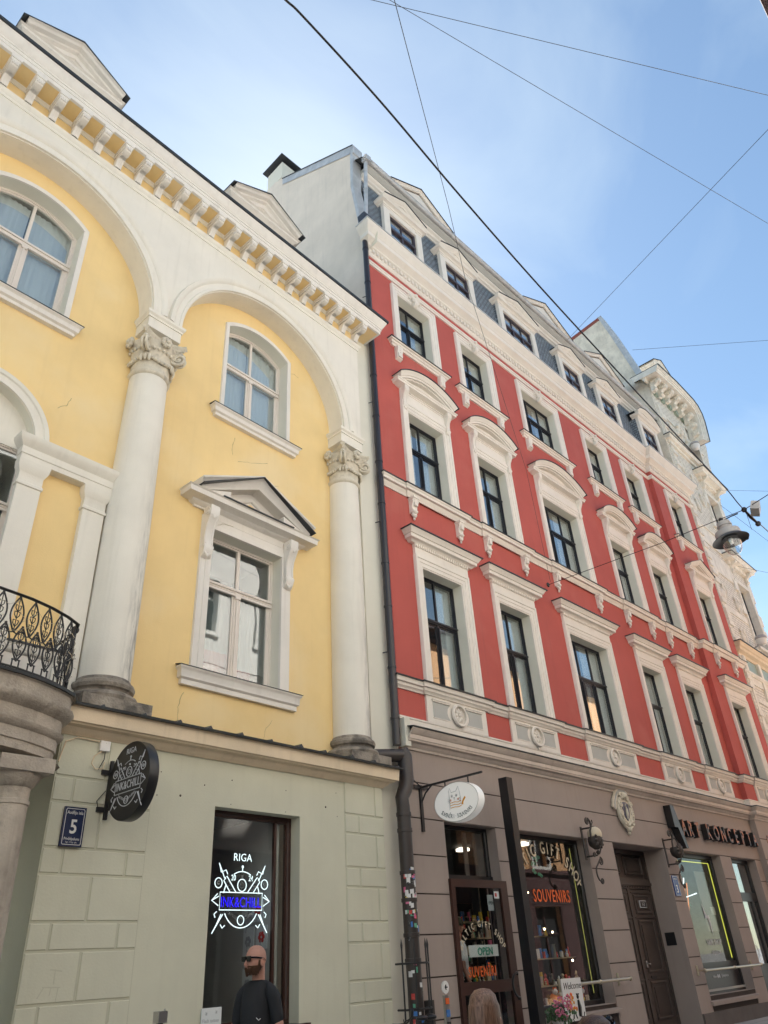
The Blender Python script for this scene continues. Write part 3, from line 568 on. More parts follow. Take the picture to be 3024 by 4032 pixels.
mb = MB(); mb.face([(pc-hw-.14, 8.86), (pc, 9.565), (pc+hw+.14, 8.86)], [(0, -.01), (0, .445), (.014, .445), (.014, -.01)], BW); mb.box(pc-.82, pc+.82, BW-.36, BW-.04, 8.815, 8.835); mb.build('pediment_flashing', 'flash', pd, smooth=0)
mb = MB(); mb.prism([(pc-.36, 8.92), (pc+.36, 8.92), (pc, 9.12)], BW-.06, BW-.052); mb.build('tympanum_panel', 'yellow', pd, smooth=0)
def console(mb, u, w, zt, zb, d, wd):                      # scroll bracket hanging under a cornice
    h = zt-zb
    P = [(w, zt), (w-d, zt), (w-d*1.02, zt-h*.10), (w-d*.98, zt-h*.20), (w-d*.75, zt-h*.30), (w-d*.48, zt-h*.42), (w-d*.36, zt-h*.6), (w-d*.40, zt-h*.74), (w-d*.50, zt-h*.80), (w-d*.42, zt-h*.88), (w-d*.2, zt-h*.97), (w, zb)]
    mb.prof(P, u-wd/2, u+wd/2)
    for s_ in (-1, 1):
        e = u+s_*wd/2
        for (r0, cw, cz) in ((d*.36, w-d*.60, zt-h*.13), (d*.20, w-d*.30, zt-h*.80)):
            pts = [(e+s_*.006, a, b) for a, b in spiral((cw, cz), r0, r0*.12, 1.7, pi/2, 22)]
            mb.tube(pts, r0*.13, 5)
            mb.ball((e, cw, cz), r0*.3, 8)
        mb.prof([(a-.012, b) for a, b in P[3:8]]+[(a+.02, b) for a, b in reversed(P[3:8])], e-s_*wd*.22, e-s_*wd*.06)
    for i in range(5):                                     # acanthus leaf on the belly and palmette at the foot
        a = -1+i*.5; mb.ball((u+a*wd*.36, w-d*.92+abs(a)*.02, zt-h*(.22-.05*abs(a))), wd*.16, 8, sc=(.7, .5, 1.7))
        mb.ball((u+a*wd*.30, w-d*.30, zb+h*(.04+.05*abs(a))), wd*.17, 8, sc=(.7, .7, 1.4), rot=Matrix.Rotation(a*.5, 3, 'Y'))
for u in (6.30, 8.13):
    mb = MB(); console(mb, u, BW-.04, 8.62, 7.66, .22, .18); mb.build('scroll_bracket', 'white', win, smooth=45)
# --- cracks in the plaster
def crack(pts, w, r=.004, m='crack'):
    P = []
    for i in range(len(pts)-1):
        for k in range(4):
            t = k/4; P.append((pts[i][0]*(1-t)+pts[i+1][0]*t+random.uniform(-.012, .012), w, pts[i][1]*(1-t)+pts[i+1][1]*t+random.uniform(-.012, .012)))
    P.append((pts[-1][0], w, pts[-1][1])); b = MB(); b.tube(P, [r*random.uniform(.4, 1.2) for _ in P], 4); return b
for pts, w_ in (([(3.42, 9.3), (3.55, 9.42), (3.6, 9.6)], BW), ([(6.15, 5.32), (6.08, 5.1), (6.10, 4.9), (6.06, 4.72)], BW), ([(8.10, 13.0), (8.28, 13.12), (8.42, 13.1)], BW), ([(7.9, 5.2), (7.75, 5.0), (7.72, 4.75)], BW),
             ([(6.8, 10.5), (6.74, 10.3), (6.76, 10.1)], BW), ([(7.6, 10.3), (7.2, 10.12), (6.9, 10.0)], BW), ([(7.9, 9.9), (7.5, 9.65), (7.3, 9.5)], BW), ([(8.85, 13.35), (9.1, 13.33), (9.5, 13.1)], 0), ([(6.9, 14.6), (6.87, 14.4), (6.9, 14.2)], 0), ([(6.45, 8.35), (6.6, 8.47), (6.85, 8.5)], BW-.046)):
    crack(pts, w_-.001).build('plaster_crack', 'crack', YB)
# --- bay with the arched balcony window (far left)
mb = MB(); mb.face([(1.56, 4.6)]+arc(2.38, 8.46, .82, pi, 0, 30)+[(3.20, 4.6)][:1], [(0, 0), (0, .05), (-.06, .05), (-.065, .03), (-.13, .035), (-.145, .06), (-.20, .075), (-.21, 0)], BW); mb.build('niche_archivolt', 'ivory', YB)
ent = [(0, 8.08), (.02, 8.08), (.02, 8.16), (.035, 8.17), (.035, 8.28), (.06, 8.31), (.10, 8.36), (.12, 8.40), (.125, 8.45)]
for a, b in ((3.05, 4.5), (.3, 1.72)):
    mb = MB(); mb.box(a, b, BW-.128, BW, 8.077, 8.455); mb.run(a, b, BW-.13, ent, back=.13); mb.build('niche_entablature', 'ivory', YB)
for a, b in ((3.08, 3.42), (4.07, 4.41), (1.34, 1.68), (.35, .69)):
    mb = MB(); mb.box(a, b, BW-.10, BW, 4.66, 8.07)
    mb.run(a, b, BW-.10, [(.004, 7.68), (.02, 7.69), (.02, 7.73), (.004, 7.75), (.004, 7.88), (.015, 7.90), (.05, 7.97), (.055, 8.03), (.06, 8.075)], back=.1)
    mb.build('niche_pilaster', 'ivory', YB)
win = window(YB, (1.56, 3.20, 4.60, 8.42), BW+.22, 2, [7.45], curtain=[(0, .5, 0, .7, 'greycurtain')], ornate=True, mull=.08)
mb = MB(); mb.prism([(1.56, 8.40)]+arc(2.38, 8.46, .82, pi, 0, 20)+[(3.20, 8.40)], BW+.18, BW+.2); mb.build('lunette_panel', 'ivory', win)
mb = MB(); mb.run(3.45, 4.3, BW-.02, [(0, 5.28), (.05, 5.30), (.09, 5.36), (.09, 5.42)], back=.02); mb.box(3.42, 4.3, BW-.05, BW, 4.66, 5.30); mb.build('niche_dado', 'white', YB)
mb = MB(); mb.box(3.42, 4.32, BW-.14, BW, 5.42, 5.44); mb.build('dado_flashing', 'flash', YB, smooth=0)
# --- cornice: frieze moulding, brackets, soffit and crown
mb = MB(); mb.run(-6, 9.98, 0, [(0, 14.70), (.02, 14.70), (.025, 14.76), (.05, 14.79), (.07, 14.82), (.075, 14.855)], back=.5); mb.build('frieze_moulding', 'ivory', YB)
mb = MB(); mb.box(-6, 9.96, .004, .4, 14.853, 15.251); mb.box(-6, 10.34, -.452, .41, 15.2525, 15.30); mb.build('frieze_band', 'yellow', YB, smooth=0)
mb = MB(); mb.run(-6, 9.965, 0.0, [(0, 15.17), (.015, 15.17), (.03, 15.21), (.05, 15.252)], back=.3); mb.build('soffit_moulding', 'ivory', YB)
for k in range(29):
    u = 9.84-.4345*k; b = .062; mb = MB()
    if u < -2.5: break
    P = [(0, 15.10), (-.30, 15.12), (-.42, 15.13), (-.43, 15.08), (-.40, 15.035), (-.33, 15.02), (-.24, 15.04), (-.18, 15.03), (-.13, 14.97), (-.10, 14.90), (-.095, 14.855), (0, 14.855)]
    mb.prof(P, u-b, u+b)
    for s_ in (-.6, 0, .6):
        mb.prof([(a-.010, z) for a, z in P[4:11]]+[(a+.03, z) for a, z in reversed(P[4:11])], u+s_*b-.013, u+s_*b+.013)
        mb.box(u+s_*b-.012, u+s_*b+.012, -.445, -.42, 15.06, 15.12)
    mb.box(u-b-.012, u+b+.012, -.435, 0, 15.13, 15.19); mb.box(u-b-.03, u+b+.03, -.455, 0, 15.19, 15.252)
    mb.build('cornice_bracket', 'white', YB, smooth=30)
mb = MB(); CP = [(.40, 15.245), (.455, 15.245), (.46, 15.33), (.475, 15.335), (.478, 15.40), (.495, 15.405), (.498, 15.44), (.515, 15.455), (.55, 15.53), (.585, 15.60), (.59, 15.64)]
mb.plan([(-6, 0), (9.93, 0), (9.93, .9)], CP); mb.box(9.96, 10.38, .44, .9, 15.245, 15.25); mb.build('crown_cornice', 'white', YB)
mb = MB(); mb.plan([(-6, 0), (9.93, 0), (9.93, .9)], [(.59, 15.638), (.625, 15.638), (.63, 15.70), (.3, 15.80)])
for k in range(9): mb.ball((9.9-k*1.3, -.55, 15.75), .022, 6)
mb.build('roof_edge_flashing', 'flash', YB, smooth=20)
mb = MB(); mb.add([(-6, -.6, 15.70), (10.5, -.6, 15.70), (10.5, 3.2, 17.9), (-6, 3.2, 17.9), (-6, 7.2, 15.7), (10.5, 7.2, 15.7)], [(0, 1, 2, 3), (3, 2, 5, 4), (1, 2, 5)]); mb.build('roof', 'roofmetal', YB, smooth=0)
mb = MB(); mb.box(-6, 10.0, 2.6, 7.2, 0, 15.7); mb.box(-6, -5.8, 0, 7.2, 0, 15.7); mb.box(-6, 4.1, 2.2, 2.6, 0, 4.6); mb.build('rear_wall', 'firewall', YB, smooth=0)
mb = MB(); mb.add([(9.985, .41, 4.6), (9.985, 3.0, 4.6), (9.985, 3.0, 15.7), (9.985, .41, 15.7)], [(0, 1, 2, 3)]); mb.build('side_wall', 'ivory', YB, smooth=0)
def roof_dormer(c, ze, h):
    mb = MB(); W_ = .97; hw = 1.19
    mb.box(c-.95, c+.95, W_, W_+2.4, 16.4, ze+.05)
    mb.prism([(c-1.08, ze-.02), (c, ze+h*.86), (c+1.08, ze-.02)], W_-.02, W_+2.4)
    mb.run(c-.97, c+.97, W_, [(.004, ze-.30), (.04, ze-.30), (.05, ze-.24), (.02, ze-.22), (.02, ze-.12), (.08, ze-.08), (.16, ze-.04), (.17, ze+.01), (.22, ze+.03)], back=.6)
    mb.face([(c-hw+.15, ze-.02), (c, ze+h-.13), (c+hw-.15, ze-.02)], [(.05, 0), (.05, .05), (0, .06), (-.02, .14), (-.05, .16), (-.06, .26), (-.10, .30), (-.11, .36), (-.12, -.5)], W_-.02)
    mb.face([(c-.62, ze+.06), (c, ze+.42), (c+.62, ze+.06), ], [(0, 0), (0, .05), (-.07, .05), (-.08, 0)], W_-.02, closed=True)
    d = mb.build('dormer', 'white', YB, smooth=20)
    f = MB(); f.face([(c-hw, ze+.02), (c, ze+h+.02), (c+hw, ze+.02)], [(0, .36), (-.025, .37), (-.025, -2.4), (0, -2.4)], W_-.02); f.build('dormer_roof', 'flash', d, smooth=0)
roof_dormer(2.31, 18.33, .66); roof_dormer(7.58, 18.42, .68)
# --- tattoo shop window
mb = MB(); u0, u1, z0, z1 = 6.56, 8.15, 1.05, 3.67; wv = .22
mb.face(rect(u0, u1, z0, z1), [(0, -.06), (0, .02), (.045, .02), (.06, 0), (.085, 0), (.085, -.06), (0, -.06)], wv, closed=True)
mb.box(7.84, 7.88, wv, wv+.05, z0, z1); sw = mb.build('shop_window', 'framebrown', YB)
mb = MB(); mb.box(u0+.05, u1-.05, wv+.02, wv+.026, z0+.05, z1-.05); mb.build('window_pane', 'glassdim', sw, smooth=0)
mb = MB(); mb.box(6.2, 7.88, 2.2, 2.25, .6, 3.9); mb.box(6.2, 6.25, wv+.1, 2.2, .6, 3.9); mb.box(6.2, 8.3, wv+.1, 2.2, 3.72, 3.9); mb.box(6.2, 8.3, wv+.1, 2.2, .5, .6)
mb.build('room_interior', 'dark', sw, smooth=0)
mb = MB(); mb.box(7.95, 8.0, wv+.08, 2.2, .6, 3.72); mb.build('room_side_wall', 'panelgrey', sw, smooth=0)
mb = MB(); mb.run(6.54, 8.2, 0, [(0, .98), (.06, .99), (.09, 1.02), (.09, 1.05)], back=.02); mb.box(6.5, 8.2, 0, .25, .98, 1.05); mb.build('window_sill', 'framebrown', sw, smooth=0)
mb = MB()
for i, (w_, z, h, t) in enumerate([(.5, 1.5, .34, 0), (.74, 1.3, .42, 1), (.45, 1.95, .30, 0), (.75, 1.85, .40, 0), (.55, 2.3, .28, 1), (.8, 2.38, .2, 0)]):
    mb = MB(); mb.box(7.935, 7.945, w_, w_+.24, z, z+h); mb.build('pinned_drawing', 'paper', sw, smooth=0)
for i, (w_, z) in enumerate([(.62, 1.68), (.86, 1.52), (.57, 2.1), (.87, 2.06), (.67, 2.44), (.85, 2.5), (.62, 1.9), (.9, 2.3)]):
    mb = MB()
    for k in range(6):
        a = k*pi/3+i; mb.ball((7.93, w_+.045*cos(a), z+.045*sin(a)), .035, 6, sc=(.15, 1, 1), m=i % 2)
    mb.tube([(7.93, w_, z-.04), (7.93, w_+.03, z-.13)], .008, 5, m=1); mb.build('rose_drawing', ['st2', 'signgrey'], sw)
# ================================================================= RED BUILDING (frame FR)
RB = thing('red_building', 'tall red stucco building with cream window surrounds, a mansard roof and taupe ground floor', 'building', FR)
COLS = [(.80, 2.70, 2), (3.65, 5.50, 2), (6.87, 9.40, 3), (10.97, 12.82, 2), (13.90, 15.75, 2), (17.39, 19.24, 2)]
BAY0, BAY1, BD = 16.48, 20.16, .18
def wof(i): return -BD if i == 5 else 0.0
B_ = .27
mb = MB(); holes = []
for (a, b, n) in COLS[:5]:
    holes += [rect(a+B_, b-B_, 6.50, 9.20), rect(a+B_, b-B_, 11.38, 13.72), rect(a+B_, b-B_, 16.05, 18.10)]
mb.wall([(0, 5.1), (0, 19.3), (BAY0, 19.3), (BAY0, 5.1)], holes, 0, .30, 0, 1)
a, b, n = COLS[5]; holes = [rect(a+B_, b-B_, 6.50, 9.20), rect(a+B_, b-B_, 11.38, 13.72), rect(a+B_, b-B_, 16.05, 18.10)]
mb.wall([(BAY0, 5.1), (BAY0, 19.3), (BAY1, 19.3), (BAY1, 5.1)], holes, -BD, .30+BD, 0, 1)
mb.add([(BAY0, 0, 5.1), (BAY0, -BD, 5.1), (BAY0, -BD, 19.3), (BAY0, 0, 19.3), (BAY1, 3, 5.1), (BAY1, -BD, 5.1), (BAY1, -BD, 19.3), (BAY1, 3, 19.3)], [(0, 1, 2, 3), (4, 5, 6, 7)])
mb.add([(0, 0, 5.1), (0, 3, 5.1), (0, 3, 19.3), (0, 0, 19.3)], [(0, 1, 2, 3)])
mb.build('upper_wall', ['red', 'reveal'], RB, smooth=0)
SP = [(0, 0), (0, .028), (-.03, .03), (-.032, .045), (-.12, .05), (-.125, .062), (-.20, .066), (-.215, .085), (-.262, .088), (-.27, .075), (-.272, 0)]
def rbox(mb, u0, u1, w, d, z0, z1): mb.box(u0, u1, w-d, w, z0, z1)
CUR = {}
random.seed(3)
for i, (a, b, n) in enumerate(COLS):
    w = wof(i); A0, B0 = a+B_, b-B_; c = (a+b)/2
    def sash(z0, z1, tr, fm='framedark', **k):
        cu = []
        r = random.random()
        g1, g2 = random.uniform(.30, .47), random.uniform(.53, .68)
        if z0 > 15: cu = [(0, g1, .0, .98, 'curtain'), (g2, 1, 0, .98, 'curtain')]
        elif z0 > 11: cu = [(0, g1, 0, .98, 'lace' if i == 0 else 'curtain'), (g2, 1, 0, .98, random.choice(['curtain', 'lace']))]
        else: cu = [(g2, 1, 0, .98, 'curtain')] if i < 2 else [(.0, g1*.8, 0, .98, 'greycurtain' if i == 2 else 'curtain'), (g2, 1, 0, .98, 'curtain')]
        return window(RB, (A0, B0, z0, z1), w+.26, n, [tr], fm=fm, fr=.065, mull=.05, curtain=cu, depth=1.0)
    # second floor: dentilled straight cornice
    win = sash(6.50, 9.20, 8.13)
    mb = MB(); mb.face([(A0, 6.46), (A0, 9.20), (B0, 9.20), (B0, 6.46)], SP, w); mb.build('window_surround', 'cream', win)
    mb = MB(); rbox(mb, a+.01, b-.01, w, .07, 9.47, 9.66)
    k = int((b-a)/.075)
    for q in range(k): rbox(mb, a+.01+q*(b-a-.02)/k+.012, a+.01+q*(b-a-.02)/k+.050, w, .115, 9.665, 9.725)
    rbox(mb, a, b, w, .085, 9.66, 9.74)
    mb.run(a-.03, b+.03, w, [(0, 9.735), (.10, 9.735), (.12, 9.76), (.15, 9.79), (.20, 9.80), (.205, 9.88), (.23, 9.89), (.27, 9.96), (.30, 10.0)], back=.02)
    cr_ = mb.build('window_cornice', 'cream', win)
    f = MB(); f.run(a-.03, b+.03, w, [(.30, 9.998), (.33, 9.998), (.33, 10.02), (.0, 10.09)], back=.02); f.build('cornice_flashing', 'flash', cr_, smooth=0)
    # third floor: segmental or triangular pediment on brackets
    win = sash(11.38, 13.72, 12.83)
    mb = MB(); mb.face([(A0, 11.30), (A0, 13.72), (B0, 13.72), (B0, 11.30)], SP, w); mb.build('window_surround', 'cream', win)
    mb = MB(); rbox(mb, a+.01, b-.01, w, .05, 13.98, 14.42); rbox(mb, a+.14, b-.14, w, .07, 13.99, 14.04); rbox(mb, a+.14, b-.14, w, .065, 14.30, 14.34)
    k = int((b-a-.3)/.06)
    for q in range(k): rbox(mb, a+.15+q*(b-a-.3)/k, a+.15+q*(b-a-.3)/k+.032, w, .085, 14.34, 14.385)
    mb.run(a-.02, b+.02, w, [(0, 14.40), (.08, 14.41), (.12, 14.44), (.20, 14.45), (.205, 14.50), (.23, 14.52), (.235, 14.545)], back=.02)
    if i < 5:
        e = .12; pth = arc(c, 0, 1, 0, 1, 1); hwid = (b-a)/2+.10; ri = .36 if n == 2 else .44; R = (hwid**2+ri**2)/(2*ri); al = math.asin(hwid/R)
        pth = [(c+R*sin(-al+2*al*q/26), 14.56+ri-R+R*cos(-al+2*al*q/26)) for q in range(27)]
        mb.face(pth, [(.03, 0), (.03, .14), (0, .15), (0, .20), (-.05, .21), (-.055, .235), (-.08, .245), (-.12, .28), (-.16, .31), (-.17, 0)], w)
        mb.add([(p[0], w-.03, p[1]) for p in pth], [tuple(range(len(pth)))])
        fl = [(c+(R+.165)*sin(-al*1.03+2*al*1.03*q/26), 14.56+ri-R+(R+.165)*cos(-al*1.03+2*al*1.03*q/26)) for q in range(27)]
    else:
        hwid = (b-a)/2+.10; pth = [(c-hwid, 14.56), (c, 14.96), (c+hwid, 14.56)]
        mb.face(pth, [(.03, 0), (.03, .14), (0, .15), (0, .20), (-.05, .21), (-.055, .235), (-.08, .245), (-.12, .28), (-.16, .31), (-.17, 0)], w)
        mb.add([(p[0], w-.03, p[1]) for p in pth], [(0, 1, 2)]); fl = [(c-hwid-.08, 14.68), (c, 15.135), (c+hwid+.08, 14.68)]
    pd = mb.build('window_pediment', 'cream', win, smooth=30)
    f = MB(); f.face(fl, [(0, -.01), (0, .335), (-.018, .335), (-.018, -.01)], w); rbox(f, c-hwid*.62, c+hwid*.62, w, .19, 14.548, 14.562); f.build('pediment_flashing', 'flash', pd, smooth=30)
    if i < 6:
        f = MB(); hw2 = hwid*.60; rr = ri*.55; R2 = (hw2**2+rr**2)/(2*rr); a2 = math.asin(hw2/R2)
        p2 = [(c+R2*sin(-a2+2*a2*q/16), 14.58+rr-R2+R2*cos(-a2+2*a2*q/16)) for q in range(17)] if i < 5 else [(c-hw2, 14.58), (c, 14.58+rr), (c+hw2, 14.58)]
        f.add([(p[0], w-.036, p[1]) for p in p2], [tuple(range(len(p2)))]); f.build('tympanum', 'panelgrey', pd, smooth=0)
    for s_ in (-1, 1):
        m2 = MB(); uu = (a+.10) if s_ < 0 else (b-.10)
        console(m2, uu, w-.04, 14.42, 13.72, .17, .15); m2.build('scroll_bracket', 'cream', win, smooth=45)
    # top floor: keystone, bracketed sill
    win = sash(16.05, 18.10, 17.30)
    mb = MB(); mb.face([(A0, 15.95), (A0, 18.10), (B0, 18.10), (B0, 15.95)], SP, w)
    mb.build('window_surround', 'cream', win)
    mb = MB(); q = c
    mb.prof([(w-.06, 18.02), (w-.15, 18.05), (w-.19, 18.14), (w-.17, 18.24), (w-.12, 18.30), (w-.14, 18.40), (w-.10, 18.46), (w-.05, 18.48)], q-.07, q+.07)
    for s_ in (-1, 1):
        mb.tube([(a_, w-.12, z_) for a_, z_ in spiral((q+s_*.13, 18.37), .075, .012, 1.5, pi/2, 18, s_)], .02, 6)
        mb.tube([(q+s_*.10, w-.11, 18.30), (q+s_*.22, w-.10, 18.36), (q+s_*.33, w-.09, 18.33)], [.03, .025, .01], 6)
        mb.ball((q+s_*.1, w-.13, 18.2), .045, 8); mb.ball((q+s_*.22, w-.09, 18.27), .035, 8)
    mb.ball((q, w-.17, 18.43), .06, 8); mb.build('keystone_ornament', 'cream', win, smooth=50)
    mb = MB(); mb.run(a-.12, b+.12, w, [(0, 15.83), (.05, 15.83), (.06, 15.88), (.10, 15.90), (.11, 15.95), (.15, 15.96), (.16, 16.0)], back=.02); sl_ = mb.build('window_sill', 'cream', win)
    f = MB(); f.run(a-.12, b+.12, w, [(.16, 15.998), (.185, 15.998), (.185, 16.015), (0, 16.05)], back=.02); f.build('sill_flashing', 'flash', sl_, smooth=0)
    for uu in (a+.07, b-.07):
        m2 = MB(); m2.prof([(w, 15.83), (w-.13, 15.83), (w-.13, 15.74), (w-.10, 15.60), (w-.085, 15.44), (w, 15.40)], uu-.10, uu+.10)
        m2.box(uu-.075, uu+.075, w-.125, w-.02, 15.46, 15.60)
        for tt in range(3): m2.ball((uu, w-.115, 15.70-tt*.07), .022, 6)
        m2.build('sill_bracket', 'cream', win, smooth=30)
# rosette panels under the second floor windows
for i, (a, b, n) in enumerate(COLS):
    w = wof(i); c = (a+b)/2; mb = MB(); rbox(mb, a-.02, b+.02, w, .045, 5.68, 6.26)
    rad = .20
    gs_ = []
    for s_ in (-1, 1):
        g = MB(); gs_.append(g)
        e0 = c+s_*(.27 if n == 2 else .30); e1 = (a+.16) if s_ < 0 else (b-.16)
        edge = [(e0+s_*.0, 5.82), (e0+s_*.07, 5.90), (e0+s_*.085, 5.97), (e0+s_*.07, 6.05), (e0, 6.13)]
        P = edge+[(e1, 6.13), (e1, 5.82)]
        g.prism(P, w-.052, w-.046); 
        lo, hi = min(e0, e1), max(e0, e1); rbox(mb, lo-.02, hi+.02, w, .075, 6.135, 6.165); rbox(mb, lo-.03, hi+.03, w, .09, 6.165, 6.185); rbox(mb, lo-.01, hi+.01, w, .055, 5.80, 5.818)
    mb.face(arc(c, 5.97, rad, 0, 2*pi, 32)[:-1], [(0, 0), (0, .06), (-.015, .075), (.02, .08), (.035, .06), (.04, .04)], w-.04, closed=True)
    if i in (0,): pass
    for q in range(8):
        t = 2*pi*q/8; mb.ball((c+.095*cos(t), w-.06, 5.97+.095*sin(t)), .055, 8, sc=(1.25, .7, .75), rot=Matrix.Rotation(-t, 3, 'Y'))
    mb.ball((c, w-.09, 5.97), .035, 8)
    if i in (1, 4):
        mb.tube([(c-.28, w-.07, 6.19), (c-.15, w-.08, 6.16), (c, w-.09, 6.18), (c+.15, w-.08, 6.16), (c+.28, w-.07, 6.19)], .025, 6)
        mb.tube([(c, w-.06, 5.78), (c, w-.06, 5.68)], [.03, .012], 6)
    pn = mb.build('rosette_panel', 'cream', RB, smooth=40)
    for g in gs_: g.build('panel_field', 'panelgrey', pn, smooth=0)
# string courses with break-outs at the windows
def stepped(out, base_u0=0.0, ext=.06, end=BAY1):
    p = [(base_u0, .02), (base_u0, 0)]
    for i, (a, b, n) in enumerate(COLS):
        w = wof(i)
        if i == 5: p += [(BAY0, 0), (BAY0, -BD)]
        p += [(a-ext, w), (a-ext, w-out), (b+ext, w-out), (b+ext, w)]
    return p+[(end, -BD), (end, .5)]
mb = MB(); mb.plan(stepped(.045), [(0, 6.24), (.03, 6.24), (.04, 6.27), (.08, 6.30), (.09, 6.35), (.13, 6.36), (.14, 6.42), (.15, 6.44), (0, 6.445)]); mb.build('sill_course', 'cream', RB)
mb = MB(); mb.plan(stepped(.045), [(.15, 6.443), (.175, 6.443), (.18, 6.465), (-.05, 6.51)]); mb.build('course_flashing', 'flash', RB, smooth=0)
mb = MB(); mb.plan(stepped(.035), [(0, 10.98), (.03, 10.98), (.04, 11.02), (.08, 11.06), (.09, 11.10), (.15, 11.11), (.155, 11.17), (.18, 11.19), (.19, 11.22), (0, 11.225)]); mb.build('floor_course', 'cream', RB)
mb = MB(); mb.plan(stepped(.035), [(.19, 11.218), (.21, 11.218), (.215, 11.24), (-.04, 11.30)]); mb.build('course_flashing', 'flash', RB, smooth=0)
for i, (a, b, n) in enumerate(COLS):
    for uu in (a+.10, b-.10):
        w = wof(i); m2 = MB(); m2.prof([(w, 10.98), (w-.17, 10.98), (w-.17, 10.93), (w-.14, 10.84), (w-.10, 10.76), (w-.09, 10.68), (w-.12, 10.62), (w-.08, 10.58), (w, 10.56)], uu-.09, uu+.09)
        m2.box(uu-.105, uu+.105, w-.185, w, 10.93, 10.98)
        for s_ in (-1, 1): m2.tube([(uu+s_*.093, y_, z_) for y_, z_ in spiral((w-.10, 10.88), .055, .01, 1.5, pi/2, 14)], .012, 5)
        m2.box(uu-.05, uu+.05, w-.165, w-.1, 10.74, 10.90)
        m2.ball((uu, w-.09, 10.60), .075, 10, sc=(1.1, .8, .7)); m2.ball((uu-.04, w-.06, 10.53), .045, 8); m2.ball((uu+.04, w-.06, 10.53), .045, 8); m2.ball((uu, w-.07, 10.49), .05, 8); m2.ball((uu, w-.05, 10.42), .033, 8)
        m2.build('course_bracket', 'cream', RB, smooth=40)
# band over the ground floor cornice, cornice itself
PB = [(0, .02), (0, 0), (BAY0, 0), (BAY0, -BD), (BAY1, -BD), (BAY1, .5)]
mb = MB(); mb.plan(PB, [(.0, 5.40), (.03, 5.40), (.03, 5.66), (.045, 5.67), (.045, 5.70), (0, 5.705)]); mb.build('base_band', 'cream', RB, smooth=0)
mb = MB(); mb.box(-.05, .10, -.16, .0, 5.10, 5.62); mb.build('corner_block', 'reveal', RB, smooth=0)
GP = [(0, .02), (.02, .02), (.02, 0), (BAY0, 0), (BAY0, -BD), (BAY1, -BD), (BAY1, .5)][2:]
mb = MB(); mb.plan(GP, [(0, 5.08), (.03, 5.08), (.04, 5.12), (.09, 5.15), (.10, 5.17), (.12, 5.19), (.19, 5.20), (.20, 5.23), (.215, 5.235), (.22, 5.31), (.24, 5.32), (.28, 5.38), (.30, 5.40), (.30, 5.425)]); mb.build('ground_floor_cornice', 'cornice', RB)
mb = MB(); mb.plan(GP, [(.30, 5.423), (.325, 5.423), (.33, 5.445), (-.0, 5.50)])
for k in range(9):
    u = 1.9+k*2.05; mb.add([(u-.18, -.315, 5.447), (u+.05, -.33, 5.452), (u+.06, -.30, 5.475), (u+.0, 0, 5.52), (u-.1, 0, 5.50)], [(0, 1, 2), (0, 2, 3, 4)])
mb.build('cornice_flashing', 'flash', RB, smooth=0)
# main cornice
mb = MB(); mb.plan(PB, [(0, 18.53), (.04, 18.53), (.045, 18.58), (.07, 18.60), (.075, 18.64), (.05, 18.65), (.045, 18.70), (0, 18.70)]); mb.build('upper_string', 'cream', RB)
mb = MB(); mb.plan(PB, [(0, 18.90), (.03, 18.90), (.04, 18.94), (.06, 18.96), (.06, 19.16), (.11, 19.18), (.14, 19.21), (.14, 19.25), (.20, 19.30), (.27, 19.34), (.30, 19.36), (.305, 19.50), (.33, 19.52), (.345, 19.56), (.40, 19.62), (.45, 19.70), (.455, 19.78), (0, 19.80)])
k = 0; u = .06
while u < BAY1-.05:
    w = -BD if u > BAY0 else 0; rbox(mb, u, u+.085, w-.06, .055, 19.03, 19.15); u += .165
mb.build('main_cornice', 'cream', RB)
mb = MB(); mb.plan(PB, [(.455, 19.778), (.48, 19.778), (.485, 19.80), (-.1, 19.90)]); mb.build('cornice_flashing', 'zinc', RB, smooth=0)
mb = MB(); mb.add([(0, -.35, 19.2), (-.03, 0, 19.1), (-.03, 0, 19.95), (0, -.44, 19.85)], [(0, 1, 2, 3)]); mb.build('cornice_end', 'reveal', RB, smooth=0)
# mansard roof
mb = MB(); mb.add([(.3, .14, 19.85), (19.9, .14, 19.85), (19.9, .42, 23.35), (.3, .42, 23.35)], [(0, 1, 2, 3)]); mb.build('mansard_slope', 'slate', RB, smooth=0)
mb = MB(); mb.add([(0, .02, 23.72), (20.2, .02, 23.72), (20.2, 5.5, 27.0), (0, 5.5, 27.0), (20.2, 11, 23.7), (0, 11, 23.7)], [(0, 1, 2, 3), (3, 2, 4, 5)]); mb.build('roof', 'roofmetal', RB, smooth=0)
mb = MB(); mb.prof([(.60, 23.22), (.38, 23.22), (.36, 23.28), (.30, 23.31), (.28, 23.38), (.22, 23.42), (.20, 23.46), (.20, 23.50), (.60, 23.50)], .3, 19.9); mb.build('eaves_cornice', 'cream', RB, smooth=0)
mb = MB(); mb.prof([(.8, 23.51), (.18, 23.51), (.07, 23.60), (.05, 23.68), (.8, 23.68)], .3, 19.9); mb.build('eaves_soffit', 'panelgrey', RB, smooth=0)
mb = MB(); 
n = 12; pr = [(.0+.085*cos(pi+pi*i/n), 23.74+.085*sin(pi+pi*i/n)*1.0) for i in range(n+1)]; pr2 = [(a, b) for a, b in pr]+[(pr[-1][0]-.008, pr[-1][1]+.0)]+[(.0+.077*cos(2*pi-pi*i/n), 23.74+.077*sin(2*pi-pi*i/n)) for i in range(n+1)]
mb.prof(pr2, .02, 19.8)
for k in range(29):
    u = .35+k*.68; mb.prof([(.0+.093*cos(pi+pi*i/8), 23.74+.093*sin(pi+pi*i/8)) for i in range(9)]+[(0.08*cos(2*pi-pi*i/8), 23.742+.08*sin(2*pi-pi*i/8)) for i in range(9)], u, u+.03)
mb.tube([(.02, -.09, 23.75), (19.8, -.09, 23.75)], .014, 6)
